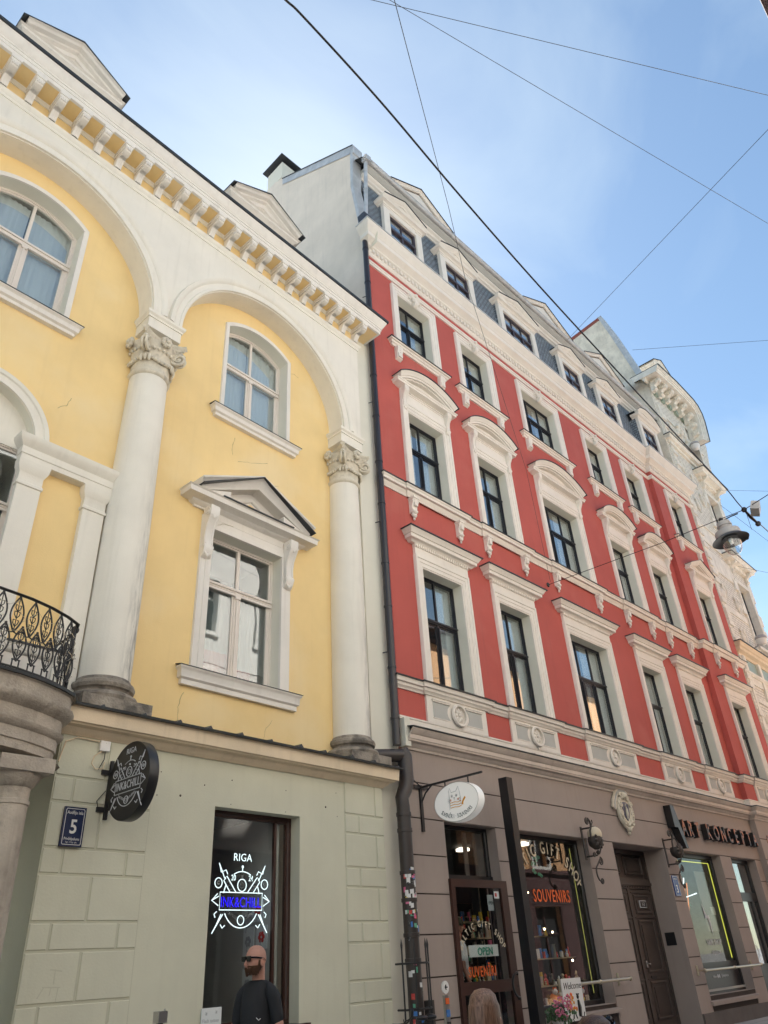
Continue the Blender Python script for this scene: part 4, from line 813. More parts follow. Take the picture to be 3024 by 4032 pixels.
mb.build('gutter', 'zinc', RB, smooth=50)
def rdormer(i, c, w, round_=False, hw=.93, sc=1):
    mb = MB(); z0, zt = 19.86, 22.36
    for s_ in (-1, 1):
        e0, e1 = c+s_*hw, c+s_*(hw-.27); mb.box(min(e0, e1), max(e0, e1), w, w+.12, z0, zt); mb.box(min(e0, e1)-.015, max(e0, e1)+.015, w-.02, w+.12, zt-.12, zt-.06)
    mb.box(c-hw+.27, c+hw-.27, w+.004, w+.12, 22.10, zt)
    mb.run(c-hw, c+hw, w, [(0.004, zt-.03), (.03, zt-.02), (.05, zt+.02), (.10, zt+.04), (.14, zt+.05), (.15, zt+.09), (.18, zt+.12), (.185, zt+.13)], back=.26)
    h = .43
    if round_:
        ri = .42; H = hw+.12; R = (H*H+ri*ri)/(2*ri); al = math.asin(H/R); pth = [(c+R*sin(-al+2*al*q/20), zt+.16+ri-R+R*cos(-al+2*al*q/20)) for q in range(21)]
    else: pth = [(c-hw-.10, zt+.13), (c, zt+.13+h), (c+hw+.10, zt+.13)]
    mb.face(pth, [(.04, 0), (.04, .06), (0, .08), (-.03, .14), (-.05, .16), (-.10, .19), (-.11, 0)], w)
    mb.add([(p[0], w-.012, p[1]) for p in pth], [tuple(range(len(pth)))])
    if not round_: mb.face([(c-hw*.62, zt+.17), (c, zt+.17+h*.52), (c+hw*.62, zt+.17)], [(0, 0), (0, .04), (-.05, .04), (-.05, 0)], w-.012, closed=True)
    d = mb.build('dormer', 'cream', RB, smooth=25)
    f = MB()
    f.face([(p[0], p[1]+.115) for p in pth], [(0, .215), (-.02, .215), (-.02, -1.2), (0, -1.2)], w)
    f.build('dormer_roof', 'flash', d, smooth=0)
    for s_ in (-1, 1): f = MB(); e = c+s_*(hw-.012); f.box(e-.01, e+.01, w+.121, w+1.0, z0, zt-.02); f.build('dormer_cheek', 'slate', d, smooth=0)
    # dormer window as a sub-assembly
    f = MB(); u0, u1 = c-hw+.27, c+hw-.27; za, zb = 20.15, 22.10; ww = w+.09
    f.face(rect(u0, u1, za, zb), [(0, -.04), (0, .02), (.03, .03), (.05, .02), (.07, .0), (.07, -.04), (0, -.04)], ww, closed=True)
    f.box(u0, u1, ww-.03, ww+.04, 21.44, 21.54); ncol = 2 if (u1-u0) < 1.6 else 3
    for k in range(1, ncol): f.box(u0+(u1-u0)*k/ncol-.04, u0+(u1-u0)*k/ncol+.04, ww-.02, ww+.04, za, 21.44)
    nt = ncol
    for k in range(1, nt): f.box(u0+(u1-u0)*k/nt-.014, u0+(u1-u0)*k/nt+.014, ww-.0, ww+.03, 21.5, zb)
    fr_ = f.build('dormer_window', 'dormerframe', d)
    f = MB(); f.box(u0+.02, u1-.02, ww+.03, ww+.036, za, zb); f.build('window_pane', 'glass', d, smooth=0)
    niche(u0, u1, za, zb, ww+.05, .35).build('room_interior', 'room', d, smooth=0)
for i, c in enumerate((1.84, 4.58, 8.14, 11.86, 14.80)): rdormer(i, c, .10, hw=.90 if i != 2 else 1.18)
rdormer(5, 18.20, -.08, True)
for c, hw, za, h in ((4.02, 1.62, 25.75, 1.0), (12.4, 1.85, 25.75, 1.0), (17.3, 1.75, 25.8, 1.0)):
    mb = MB(); w = .9; mb.prism([(c-hw+.15, za-1.6), (c-hw+.15, za), (c, za+h*.85), (c+hw-.15, za), (c+hw-.15, za-1.6)], w, w+3)
    mb.face([(c-hw, za), (c, za+h*.92), (c+hw, za)], [(0, 0), (0, .06), (-.06, .09), (-.10, .14), (-.11, -.3)], w)
    d = mb.build('gable_dormer', 'cream', RB, smooth=20); f = MB(); f.face([(c-hw-.14, za+.02), (c, za+h*.92+.115), (c+hw+.14, za+.02)], [(0, .17), (-.035, .17), (-.035, -3), (0, -3)], w); f.build('dormer_roof', 'flash', d, smooth=0)
# firewall, its zinc capping, chimney (coordinates: w = depth behind the facade)
fwp = [(.06, 4.6), (.06, 20.3), (.22, 20.57), (.50, 22.6), (.44, 24.45), (4.05, 26.62), (12, 22), (12, 4.6)]
mb = MB(); mb.prof(fwp, -.06, .30)
mb.prof([(4.02, 24.5), (4.02, 26.95), (4.35, 27.05), (4.5, 27.15), (5.0, 27.15), (5.0, 24.5)], -.065, .9); mb.build('fire_wall', 'firewall', RB, smooth=0)
mb = MB(); F1 = [(-.02, 19.75), (.14, 20.5), (.41, 22.6), (.34, 24.6), (.46, 24.62), (.52, 22.6), (.26, 20.5), (.1, 19.75)]
mb.prof(F1, -.08, .30)
mb.add([(-.085, .34, 24.60), (-.085, 4.03, 26.84), (-.085, 4.03, 26.50), (-.085, .50, 24.30), (.34, .34, 24.60), (.34, 4.03, 26.84)], [(0, 1, 2, 3), (0, 1, 5, 4)])
mb.box(-.09, .32, .30, .36, 24.2, 24.60)
mb.build('zinc_capping', 'zinc', RB, smooth=0)
mb = MB(); mb.tube([(-.09, .33, 24.62), (-.09, 4.03, 26.86)], .022, 6); mb.build('capping_edge', 'flash', RB)
mb = MB(); mb.box(-.05, .95, 4.12, 5.0, 27.1, 28.05); ch = mb.build('chimney', 'reveal', RB, smooth=0)
mb = MB(); mb.box(-.20, 1.10, 3.97, 5.15, 28.24, 28.28); mb.add([(-.21, 3.96, 28.28), (1.11, 3.96, 28.28), (1.11, 5.16, 28.28), (-.21, 5.16, 28.28), (.45, 4.56, 28.50)], [(0, 1, 4), (1, 2, 4), (2, 3, 4), (3, 0, 4)])
for a, b in ((0, 4.2), (.5, 4.2), (.9, 4.2), (0, 4.9), (.9, 4.9)): mb.box(a-.02, a+.02, b-.02, b+.02, 28.05, 28.24)
mb.build('chimney_cowl', 'flash', ch, smooth=0)
mb = MB(); mb.box(0, 20.2, 11, 11.3, 0, 23.7); mb.box(20.0, 20.2, 0.4, 11, 0, 23.7); mb.box(0, 20.2, 3.0, 3.1, 4, 19.5); mb.build('rear_wall', 'firewall', RB, smooth=0)
# gap pilaster between the two buildings
mb = MB(); mb.box(-.70, -.03, .08, .9, 4.6, 16.2); mb.box(-.70, .0, .10, .9, 0, 4.6); mb.build('gap_pilaster', 'reveal', RB, smooth=0)
# --- ground floor
GH = [(1.02, 2.60, .08, 3.89), (3.20, 6.05, .75, 3.89), (7.20, 9.83, 0.0, 3.89), (10.50, 13.35, .62, 3.89), (14.12, 16.0, .2, 3.89)]
mb = MB(); mb.wall([(0, 0), (0, 5.12), (BAY0, 5.12), (BAY0, 0)], [rect(*g_) for g_ in GH if g_[2] > 0 and g_[0] < 7] + [rect(7.20, 9.83, .001, 3.89)]+[rect(*g_) for g_ in GH[3:]], .022, .38)
mb.wall([(BAY0, 0), (BAY0, 5.12), (BAY1+.6, 5.12), (BAY1+.6, 0)], [rect(17.4, 20.0, .6, 3.89)], -BD+.022, .4)
mb.build('ground_floor_wall', 'groove_shade', RB, smooth=0)
mb = MB(); zr = [.30, .87, 1.45, 2.06, 2.67, 3.28, 3.89]
piers = [(0.0, 1.02, 0), (2.60, 3.20, 0), (6.05, 7.20, 0), (9.83, 10.50, 0), (13.35, 14.12, 0), (16.0, BAY0, 0), (BAY0, 17.4, -BD), (20.0, BAY1, -BD)]
g_ = .011
for a, b, w in piers:
    for k in range(6): mb.box(a-.001, b+.001, w, w+.03, zr[k]+(g_ if k else 0), zr[k+1]-g_)
for a, b, w in ((0, BAY0, 0), (BAY0, BAY1, -BD)):
    for z0, z1 in ((3.89+g_, 4.51-g_), (4.51+g_, 5.12)): mb.box(a, b, w, w+.03, z0, z1)
mb.box(BAY0+.001, BAY0+.06, -BD+.031, .06, .3, 5.12)
for a, b, z0, z1 in GH:                                        # plastered jambs and heads
    dp = .62 if a == 7.20 else .38
    mb.box(a, a+.004, .0, dp, z0, z1-.004); mb.box(b-.004, b, .0, dp, z0, z1-.004); mb.box(a, b, .0, dp, z1-.004, z1-.0005)
    if z0 > .1: mb.box(a, b, 0, .4, z0+.0005, z0+.004)
mb.build('rusticated_masonry', 'taupe', RB, smooth=0)
for a, b, w, d, h in ((0, 1.0, 0, .05, .3), (2.62, 7.18, 0, .05, .30), (9.85, 14.1, 0, .05, .30), (16.02, BAY0, 0, .05, .3), (BAY0, BAY1, -BD, .05, .3)): mb = MB(); mb.box(a-.02, b+.02, w-d, w+.03, 0, h); mb.build('plinth', 'plinth', RB, smooth=0)
mb = MB(); mb.prof([(-.10, .60), (-.10, .66), (.35, .75), (.35, .60)], 3.15, 6.1); mb.build('shop_sill', 'taupe', RB, smooth=0)
mb = MB(); mb.prof([(-.06, .42), (-.06, .50), (.35, .62), (.35, .42)], 10.46, 13.4); mb.build('shop_sill', 'taupe', RB, smooth=0)
mb = MB()
for uu in (.5, 1.8): pass
# gift shop door
w0 = .10
mb = MB(); a, b = 1.02, 2.60
mb.face(rect(a, b, .08, 3.89), [(0, -.05), (0, .02), (.05, .02), (.07, 0), (.07, -.05), (0, -.05)], .25, closed=True); mb.box(a, b, .2, .3, 2.93, 3.02)
sd_ = mb.build('door_frame', 'black', RB, smooth=0)
f = MB(); f.box(a+.06, b-.06, .262, .268, 3.0, 3.84); f.build('transom_pane', 'glassdim', sd_, smooth=0)
f = MB(); f.box(1.9, 2.02, .3, .32, 3.0, 3.8); f.box(2.22, 2.5, .3, .32, 3.0, 3.8); f.build('transom_board', 'plinth', sd_, smooth=0)
mb = MB(); a, b, z0, z1 = 1.00, 2.66, .14, 2.92; wd = -.06
for q in ((a, a+.10, z0, z1), (b-.20, b, z0, z1), (a+.1, b-.2, z1-.13, z1), (a+.1, b-.2, z0, z0+.22), (a+.1, b-.2, 1.16, 1.34)): mb.box(q[0], q[1], wd, wd+.06, q[2], q[3])
dr = mb.build('shop_door', 'framebrown', RB, smooth=0); dr['label'] = 'dark framed glass door'
f = MB(); f.box(a+.1, b-.2, wd+.028, wd+.034, z0+.2, z1-.12); f.build('door_pane', 'glassdim', dr, smooth=0)
f = MB(); f.tube([(b-.10, wd-.02, 1.42), (b-.14, wd-.09, 1.40)]+[(b-.16-.17*sin(pi*i/12), wd-.10, 1.24+.19*cos(pi*i/12)) for i in range(13)]+[(b-.14, wd-.09, 1.04), (b-.10, wd-.02, 1.03)], .019, 8); f.ball((b-.05, wd-.004, 1.22), .012, 8)
f.build('door_handle', 'black', dr)
f = MB()
s_ = 'BALTIC GIFT SHOP'
def arctext(mb, s, u, z, w, R, a0, a1, h, m=0, sx=.8, off=.012, inside=False):
    n = len(s)-1
    for i, ch_ in enumerate(s):
        if ch_ == ' ': continue
        t = a0+(a1-a0)*i/n
        mb.text(ch_, u+R*sin(t), z+(R*cos(t) if not inside else -R*cos(t)), w, h, ext=.004, sx=sx, off=off, m=m, rot=-t if not inside else t)
arctext(f, s_, 1.75, 1.50, wd+.02, .66, -1.05, 1.05, .145)
f.build('shop_lettering', 'lettercream', dr, smooth=0)
f = MB(); f.text('SUVENĪRI', 1.66, 1.41, wd+.02, .215, ext=.004, sx=.72, off=.014, spacing=1.2); f.build('shop_lettering', 'letterorange', dr, smooth=0)
f = MB(); f.box(1.36, 2.20, wd+.036, wd+.04, 1.70, 1.88); op = f.build('open_board', 'paper', dr, smooth=0)
f = MB(); f.text('OPEN', 1.80, 1.725, wd+.022, .17, ext=.004, sx=1.0, off=.01); f.build('shop_lettering', 'lettergreen', dr, smooth=0)
f = MB(); f.box(2.25, 2.40, wd+.02, wd+.024, 2.62, 2.74); f.box(2.05, 2.22, wd+.036, wd+.04, 2.42, 2.68, 1); f.text('OPEN', 2.135, 2.52, wd+.033, .075, ext=.002, off=.01, sx=.75, m=2); f.box(2.27, 2.33, wd+.018, wd+.0195, 2.65, 2.71, 3)
f.build('door_sticker', ['paper', 'shirtgrey', 'signink', 'st2'], dr, smooth=0)
# gift shop window
mb = MB(); a, b, z0, z1 = 3.20, 6.05, .75, 3.89; w_ = .30
mb.face(rect(a, b, z0, z1), [(0, -.05), (0, .03), (.07, .03), (.09, 0), (.09, -.05), (0, -.05)], w_, closed=True); gs = mb.build('shop_window', 'black', RB, smooth=0)
f = MB(); f.box(a+.08, b-.08, w_+.012, w_+.018, z0+.08, z1-.08); f.build('window_pane', 'glassdim', gs, smooth=0)
f = MB(); f.box(.5, 6.2, 3.4, 3.45, 0, 4.0); f.box(.45, .5, .35, 3.4, 0, 4.0); f.box(6.25, 6.3, .4, 3.4, 0, 4); f.box(.5, 6.25, .4, 3.4, 3.95, 4.0); f.box(.5, 6.25, .4, 3.4, 0, .05); f.build('shop_interior', 'dark', gs, smooth=0)
f = MB(); arctext(f, 'BALTIC GIFT SHOP', 4.72, 2.25, w_-.004, 1.30, -1.02, 1.02, .34, sx=.74, off=.014); f.build('shop_lettering', 'lettercream', gs, smooth=0)
f = MB(); f.text('SOUVENIRS', 4.72, 2.62, w_-.004, .33, ext=.004, sx=.72, off=.014, spacing=1.16); f.build('shop_lettering', 'letterorange', gs, smooth=0)
random.seed(11)
f = MB()
for z, w2 in ((1.62, .75), (1.15, .6), (2.05, 1.3), (1.25, 2.2), (1.8, 2.2), (2.4, 2.2)):
    f = MB(); f.box(3.3, 6.0, w2, w2+.3, z-.025, z); f.build('display_shelf', 'brass', gs, smooth=0)
items = MB(); names = ['st1', 'st2', 'st3', 'st4', 'st5', 'st6', 'st7', 'brass', 'lettercream', 'steel']
for z, w2 in ((1.62, .75), (1.15, .6), (2.05, 1.3), (.80, .5), (1.25, 2.2), (1.8, 2.2), (2.4, 2.2)):
    u = 3.35
    while u < 5.95:
        h = random.uniform(.05, .26); wd_ = random.uniform(.03, .10); k = random.randrange(10); x_ = w2+random.uniform(.02, .18)
        r = random.random()
        if r < .4: items.box(u, u+wd_, x_, x_+.05, z, z+h, k)
        elif r < .7: items.lathe([(0, 0), (wd_*.5, 0), (wd_*.55, h*.4), (wd_*.2, h*.6), (wd_*.35, h*.8), (0, h)], u+wd_/2, x_+.05, 8, base=z, m=k)
        else: items.ball((u+wd_/2, x_+.05, z+wd_*.6), wd_*.6, 8, m=k); items.ball((u+wd_/2, x_+.05, z+wd_*1.5), wd_*.4, 8, m=k)
        u += wd_+random.uniform(.004, .05)
for k in range(60):
    u, z = random.uniform(3.4, 5.9), random.uniform(1.0, 2.6); items.box(u, u+random.uniform(.03, .12), 2.9, 2.93, z, z+random.uniform(.05, .2), random.randrange(10))
solo(items, 'souvenirs', names, 'small souvenirs crowding the shelves inside the gift shop window', 'souvenirs', FR, (4.6, .7, .8), kind='stuff', smooth=30)
for (u, z, w2) in ((3.85, 3.35, .9), (4.35, 2.66, 1.2), (5.0, 2.15, .8), (5.75, 1.55, .7), (5.6, 2.1, 1.0), (4.5, 1.98, .9), (5.3, 2.9, 1.3), (4.0, 1.5, .6)): f = MB(); f.ball((u, w2, z), .022, 8); f.build('spot_bulb', 'bulb', gs)
f = MB(); f.tube([(5.86, w_+.08, 3.72), (5.86, w_+.08, .95)], .005, 6); f.build('led_strip', 'ledg', gs)
for q_ in ((3.9, 1.2), (5.2, 1.2), (2.0, 1.3), (4.5, 2.4)): f = MB(); f.lathe([(0, 0), (.16, 0), (.16, .05), (.1, .07)], q_[0], q_[1], 16, base=3.86); f.build('ceiling_lamp', 'shoplamp', gs)
f = MB(); f.tube([(4.5, .9, 3.8), (4.52, .9, 3.4), (4.5, .9, 3.1)], .02, 6)
for k in range(14): f.ball((4.9+random.uniform(-.15, .15), .7, 3.35+random.uniform(-.2, .2)), .05, 6, sc=(1.3, .4, .8))
f.build('hanging_plant', 'st7', gs)
for lb_, (u, h) in zip(('white-headed plush toy leftmost on the gift shop sill', 'smallest plush toy, second from the left on the gift shop sill', 'orange plush toy in the middle of the gift shop sill', 'largest plush toy behind the right part of the gift shop window', 'plush toy rightmost on the gift shop sill'), ((4.6, .22), (4.78, .16), (4.95, .19), (5.45, .25), (5.62, .17))):
    f = MB(); f.ball((u, .55, .86+h*.35), h*.36, 10, m=0); f.ball((u, .50, .86+h*.82), h*.27, 10, m=1); f.ball((u-.04, .5, .86+h*1.08), h*.1, 6, m=0); f.ball((u+.04, .5, .86+h*1.08), h*.1, 6, m=0)
    solo(f, 'plush_toy', ['letterorange', 'st1'], lb_, 'plush toy', FR, (u, .55, .8), 'plush toys in the gift shop window')
# street door in its deep recess
mb = MB(); w_ = .60; a, b = 7.42, 9.80
mb.box(a, b, w_+.06, w_+.12, 0, 3.86)
for q in ((7.2, 7.46, 0, 3.86), (9.74, 9.83, 0, 3.86), (a, b, 3.78, 3.88), (a, b, 2.98, 3.22)): mb.box(q[0], q[1], w_-.03, w_+.08, q[2], q[3])
mb.box(a, b, w_-.07, w_, 3.06, 3.12); mb.box(8.54, 8.66, w_-.03, w_+.06, .05, 2.98)
for k in range(26): mb.box(7.55+k*.085, 7.59+k*.085, w_-.045, w_, 3.0, 3.04)
sd2 = mb.build('door_surround', 'doorwood', RB, smooth=0)
def leaf(a, b):
    d = MB(); d.box(a, b, w_, w_+.05, .08, 2.97)
    for (z0, z1) in ((.25, 1.02), (1.18, 2.30), (2.42, 2.85)):
        d.face(rect(a+.14, b-.14, z0, z1), [(0, 0), (0, .018), (.03, .035), (.05, .03), (.06, .012), (.09, .01)], w_, closed=True); d.box(a+.26, b-.26, w_-.02, w_, z0+.12, z1-.12)
        d.box(a+.02, b-.02, w_-.03, w_, z1+.035, z1+.06)
    return d.build('door_leaf', 'doorwood', sd2, smooth=20)
leaf(7.46, 8.54); l2 = leaf(8.66, 9.74)
for a, b in ((7.5, 8.55), (8.66, 9.72)):
    d = MB(); d.face(rect(a+.08, b-.08, 3.30, 3.74), [(0, 0), (0, .03), (.03, .05), (.05, .02), (.08, .02)], w_+.06, closed=True); d.box(a+.2, b-.2, w_+.03, w_+.06, 3.40, 3.64); d.build('transom_panel', 'doorwood', sd2, smooth=0)
f = MB(); f.box(8.70, 8.76, w_-.05, w_-.01, 1.30, 1.44); f.tube([(8.73, w_-.04, 1.38), (8.73, w_-.09, 1.38), (8.83, w_-.09, 1.37)], .012, 6); f.build('door_handle', 'steel', l2)
f = MB(); f.box(8.86, 9.12, w_-.032, w_-.02, 1.06, 1.13); f.build('letter_slot', 'black', l2, smooth=0)
f = MB(); f.box(9.02, 9.34, w_-.045, w_-.01, 2.56, 2.72, 0); f.box(9.035, 9.325, w_-.048, w_-.045, 2.575, 2.705, 1); f.text('1-3', 9.18, 2.60, w_-.05, .11, ext=.002, off=.01, m=0); f.build('number_plate', ['signprint', 'signblack'], sd2, smooth=0)
mb = MB(); mb.box(9.815, 9.832, .22, .48, 1.72, 2.0); mb.build('door_keypad', 'black', RB, smooth=0)
# vape shop window
mb = MB(); a, b, z0, z1 = 10.50, 13.35, .62, 3.89; w_ = .28
mb.face(rect(a, b, z0, z1), [(0, -.05), (0, .03), (.10, .03), (.12, 0), (.12, -.05), (0, -.05)], w_, closed=True); mb.box(a, b, w_-.01, w_+.05, .62, 1.30); mb.box(a, b, w_-.05, w_-.01, .68, .73, 1)
vs = mb.build('shop_window', ['black', 'panelgrey'], RB, smooth=0)
f = MB(); f.box(a+.1, b-.1, w_+.012, w_+.018, 1.3, z1-.1); f.build('window_pane', 'glassdim', vs, smooth=0)
f = MB(); f.box(a-.1, b+.1, 1.9, 1.95, .6, 4); f.box(a-.1, b+.1, .4, 1.9, 3.9, 4.0); f.box(a-.15, a-.1, .4, 1.9, .6, 4); f.box(b+.1, b+.15, .4, 1.9, .6, 4); f.build('shop_interior', 'room', vs, smooth=0)
f = MB(); f.tube([(a+.25, w_+.06, 3.70), (b-.16, w_+.06, 3.70), (b-.16, w_+.06, 1.36)], .012, 6); f.build('led_strip', 'neony', vs)
f = MB(); f.text('VAPE SHOP', 12.15, 1.68, w_-.0, .19, ext=.004, off=.004, sx=.95); f.build('shop_lettering', 'signprint', vs, smooth=0); f = MB(); f.text('saltpoint.eu', 12.15, 1.48, w_-.0, .13, ext=.004, sx=.9); f.build('shop_lettering', 'signprint', vs, smooth=0); f = MB(); f.text('Follow us on      @saltpoint.eu', 12.0, .96, w_-.018, .085, ext=.003, sx=.9)
f.ball((11.84, w_-.014, .985), .045, 10, sc=(.7, .1, 1)); f.ball((11.93, w_-.014, .985), .045, 10, sc=(.7, .1, 1)); f.build('shop_lettering', 'signprint', vs, smooth=0)
f = MB(); f.prism([(11.95, 2.65), (11.99, 2.30), (12.14, 2.30), (12.22, 1.90), (12.23, 2.38), (12.08, 2.38)], w_-.002, w_+.006); f.build('bolt_sign', 'signprint', vs, smooth=0)
f = MB(); f.tube([(11.72, .5, 3.30), (11.42, .5, 2.80), (12.30, .5, 2.93)], .016, 6); f.build('neon_tube', 'neonw', vs)
f = MB()
for k, (p, q) in enumerate((((11.45, 3.2), (11.55, 2.45)), ((11.6, 3.3), (11.62, 2.5)), ((11.95, 3.3), (11.68, 2.35)), ((12.1, 3.2), (11.8, 2.4)))): f.tube([(p[0], .62, p[1]), (q[0], .62, q[1])], .014, 6)
f.build('neon_tube', 'neono', vs)
f = MB(); f.box(11.95, 12.95, 1.0, 1.03, 2.88, 3.18, 1); f.text('ATM', 12.42, 2.93, .98, .22, ext=.004, off=.01, m=0); f.box(11.9, 12.9, 1.0, 1.03, 2.66, 2.74, 2); f.build('hanging_board', ['signprint', 'signblack', 'st7'], vs, smooth=0)
f = MB(); f.box(12.5, 13.2, .5, .52, 2.0, 3.5, 0); f.box(12.95, 13.2, .48, .5, 2.4, 2.6, 1); f.build('price_board', ['greycurtain', 'paper'], vs, smooth=0)
# narrow shop door on the right
mb = MB(); a, b, z0, z1 = 14.12, 16.0, .2, 3.89; w_ = .28
mb.face(rect(a, b, z0, z1), [(0, -.05), (0, .03), (.10, .03), (.12, 0), (.12, -.05), (0, -.05)], w_, closed=True); mb.box(a, b, w_-.03, w_+.05, 2.74, 2.98); mb.box(a, b, w_-.01, w_+.05, z0, 1.15); mb.box(15.5, 15.6, w_-.02, w_+.04, z0, 2.8)
vd = mb.build('shop_door', 'black', RB, smooth=0)
f = MB(); f.box(a+.1, b-.1, w_+.012, w_+.018, 1.1, z1-.1); f.build('window_pane', 'glass', vd, smooth=0); niche(a, b, z0, z1, w_+.06, 1.5).build('shop_interior', 'room', vd, smooth=0)
f = MB(); f.box(14.45, 14.95, w_+.05, w_+.06, 3.1, 3.75); f.build('notice_sheet', 'paper', vd, smooth=0)
f = MB(); f.tube([(14.72, w_-.03, 1.62)]+[(14.72+.12*sin(pi*i/10), w_-.06, 1.45+.17*cos(pi*i/10)) for i in range(11)], .012, 6); f.build('door_handle', 'steel', vd)
mb = MB(); mb.face(rect(17.4, 20.0, .6, 3.89), [(0, -.05), (0, .03), (.10, .03), (.12, 0), (.12, -.05), (0, -.05)], .1, closed=True); g5 = mb.build('shop_window', 'black', RB, smooth=0)
f = MB(); f.box(17.5, 19.9, .112, .118, .7, 3.8); f.build('window_pane', 'glass', g5, smooth=0); niche(17.4, 20, .6, 3.89, .16, 1.5).build('shop_interior', 'room', g5, smooth=0)
# downpipes
def pipe(mb, pts, r, bands, n=14):
    mb.tube(pts, r, n)
    for (u, w, z) in bands: mb.lathe([(r, -.02), (r+.012, -.018), (r+.012, .018), (r, .02)], u, w, n, base=z)
mb = MB(); P = (-.18, -.05)
pipe(mb, [(P[0]+.17, .02, 20.25), (P[0]+.03, 0, 20.05), (P[0], -.02, 19.8), (P[0], P[1], 19.4), (P[0], P[1], 5.1)], .078, [(P[0], P[1], z) for z in (19.0, 17.6, 15.8, 14.2, 12.9, 11.55, 10.4, 8.9, 7.9, 6.6, 5.6)])
for z in (17.0, 13.3, 9.9, 6.9): mb.tube([(P[0]-.13, P[1]+.1, z), (P[0]-.085, P[1], z), (P[0]+.085, P[1], z), (P[0]+.13, P[1]+.1, z)], .012, 6)
mb.prof([(-.18, 20.15), (-.20, 20.45), (.08, 20.45), (.05, 20.15)], -.30, .03); mb.build('downpipe', 'pipe', RB, smooth=50)
mb = MB(); pipe(mb, [(.20, .02, 23.7), (.18, .05, 23.5), (.06, .02, 21.6), (-.02, .02, 20.3)], .06, [(.15, .045, 23.1), (.08, .03, 22.1)]); mb.box(.08, .30, -.10, .12, 23.62, 23.85); mb.build('downpipe', 'zinc', RB, smooth=50)
mb = MB(); pipe(mb, [(-.45, .30, 12.0), (-.45, .30, 7.6), (-.44, .28, 5.1)], .06, [(-.45, .30, z) for z in (11, 9.4, 8.2, 6.4)]); mb.build('downpipe', 'pipe', RB, smooth=50)
mb = MB(); Q = (-.235, -.16)
mb.tube([(-.72, .05, 4.86), (-.40, -.08, 4.88), (-.14, -.14, 4.90)], .115, 16); mb.tube([(-.14, -.14, 5.02), (-.10, -.15, 4.90), (-.10, -.16, 4.45), (-.16, -.16, 4.30), (Q[0]-.02, Q[1], 4.15), (Q[0], Q[1], 4.0), (Q[0], Q[1], 0.05)], [.10, .135, .135, .13, .12, .12, .12], 18)
for z in (3.88, 3.62, 2.96, 2.55, 2.05, 1.7): mb.lathe([(.12, -.03), (.133, -.028), (.133, .028), (.12, .03)], Q[0], Q[1], 18, base=z)
mb.lathe([(.12, 0), (.136, .01), (.136, .05), (.12, .06)], -.10, -.16, 18, base=4.42); lp = mb.build('downpipe', 'oldpipe', RB, smooth=50, label='fat brown lower downpipe covered in stickers')
random.seed(5)
for k in range(74):
    z = random.uniform(2.0, 3.0) if k < 60 else random.uniform(.8, 1.9); t = random.uniform(pi*1.02, pi*1.9); h = random.uniform(.025, .06); dw = random.uniform(.12, .30); R = .1235+random.uniform(0, .003); rot = random.uniform(-.12, .12)
    n = 5; v = []; 
    for i in range(n+1):
        tt = t-dw+2*dw*i/n
        for s_ in (-1, 1): v.append((Q[0]+R*cos(tt), Q[1]+R*sin(tt), z+s_*h/1.4+rot*(tt-t)*.12))
    b_ = MB(); b_.add(v, [(2*i, 2*i+2, 2*i+3, 2*i+1) for i in range(n)]); b_.build('sticker', 'st%d' % random.choice([1, 1, 1, 1, 1, 2, 3, 4, 4, 4, 5, 6, 7]), lp, smooth=0)
# ================================================================= WHITE BRICK BUILDING (frame FW) beyond the red one
WB = thing('white_building', 'ornate white glazed brick building with bracketed cornices beyond the red one', 'building', FW)
def wwin(op, w, trans, n=2, arched=None):
    win = window(WB, op, w, n, trans, fm='framedark', fr=.07, mull=.06, arched=arched, depth=.9); return win
holesW = [rect(3.25, 4.75, 18.2, 21.1), rect(3.25, 4.75, 12.9, 16.1), rect(3.25, 4.75, 7.2, 10.2), rect(3.3, 4.7, 23.3, 25.4)]
mb = MB(); mb.wall([(-.3, 0), (-.3, 26.5), (3.6, 26.7), (4.6, 26.4), (6.9, 26.0), (6.2, 24.4), (6.0, 22.6), (5.6, 21.1), (5.45, 18), (5.45, 0)], holesW, 0, .34, 0, 1)
mb.add([(5.45, 0, 0), (5.45, 8, 0), (5.45, 8, 26), (5.45, 0, 26)], [(0, 1, 2, 3)]); mb.box(-.3, 5.4, 8, 8.2, 0, 26); mb.build('brick_wall', ['wbrick', 'wstone'], WB, smooth=0)
for h in holesW: wwin((h[0][0], h[2][0], h[0][1], h[1][1]), .24, [h[0][1]+(h[1][1]-h[0][1])*.68])
for z0, z1, d in ((22.85, 23.0, .08), (17.3, 18.2, .06), (18.2, 18.32, .12), (15.9, 16.9, .05), (10.65, 11.0, .06), (9.9, 10.1, .05), (8.3, 8.6, .05), (13.9, 14.2, .04), (24.6, 24.72, .05)):
    for a, b in ((.0, 3.05), (4.95, 5.5)): mb = MB(); mb.box(a, b, -d, .02, z0, z1); mb.build('stone_band', 'wstone', WB, smooth=0)
z = 5.2                                                       # quoins on the left edge and beside the windows
while z < 25:
    mb = MB(); h = random.choice([.14, .14, .26]); d = .07 if h < .2 else .13; mb.box(-.06, .26 if h < .2 else .42, -d, .03, z-.001, z+h-.02); z += h; mb.build('quoin', 'wstone', WB, smooth=0)
for z in (12.2, 14.4, 15.6, 19.0, 20.4, 8.2):
    for a, b in ((2.75, 3.2), (4.78, 5.3)): mb = MB(); mb.box(a, b, -.10, .02, z, z+.5); mb.build('quoin', 'wstone', WB, smooth=20)
    mb = MB(); mb.ball((.45, -.06, z+.2), .26, 10, sc=(1, .4, 1.2)); mb.build('stucco_boss', 'wstone', WB, smooth=40)
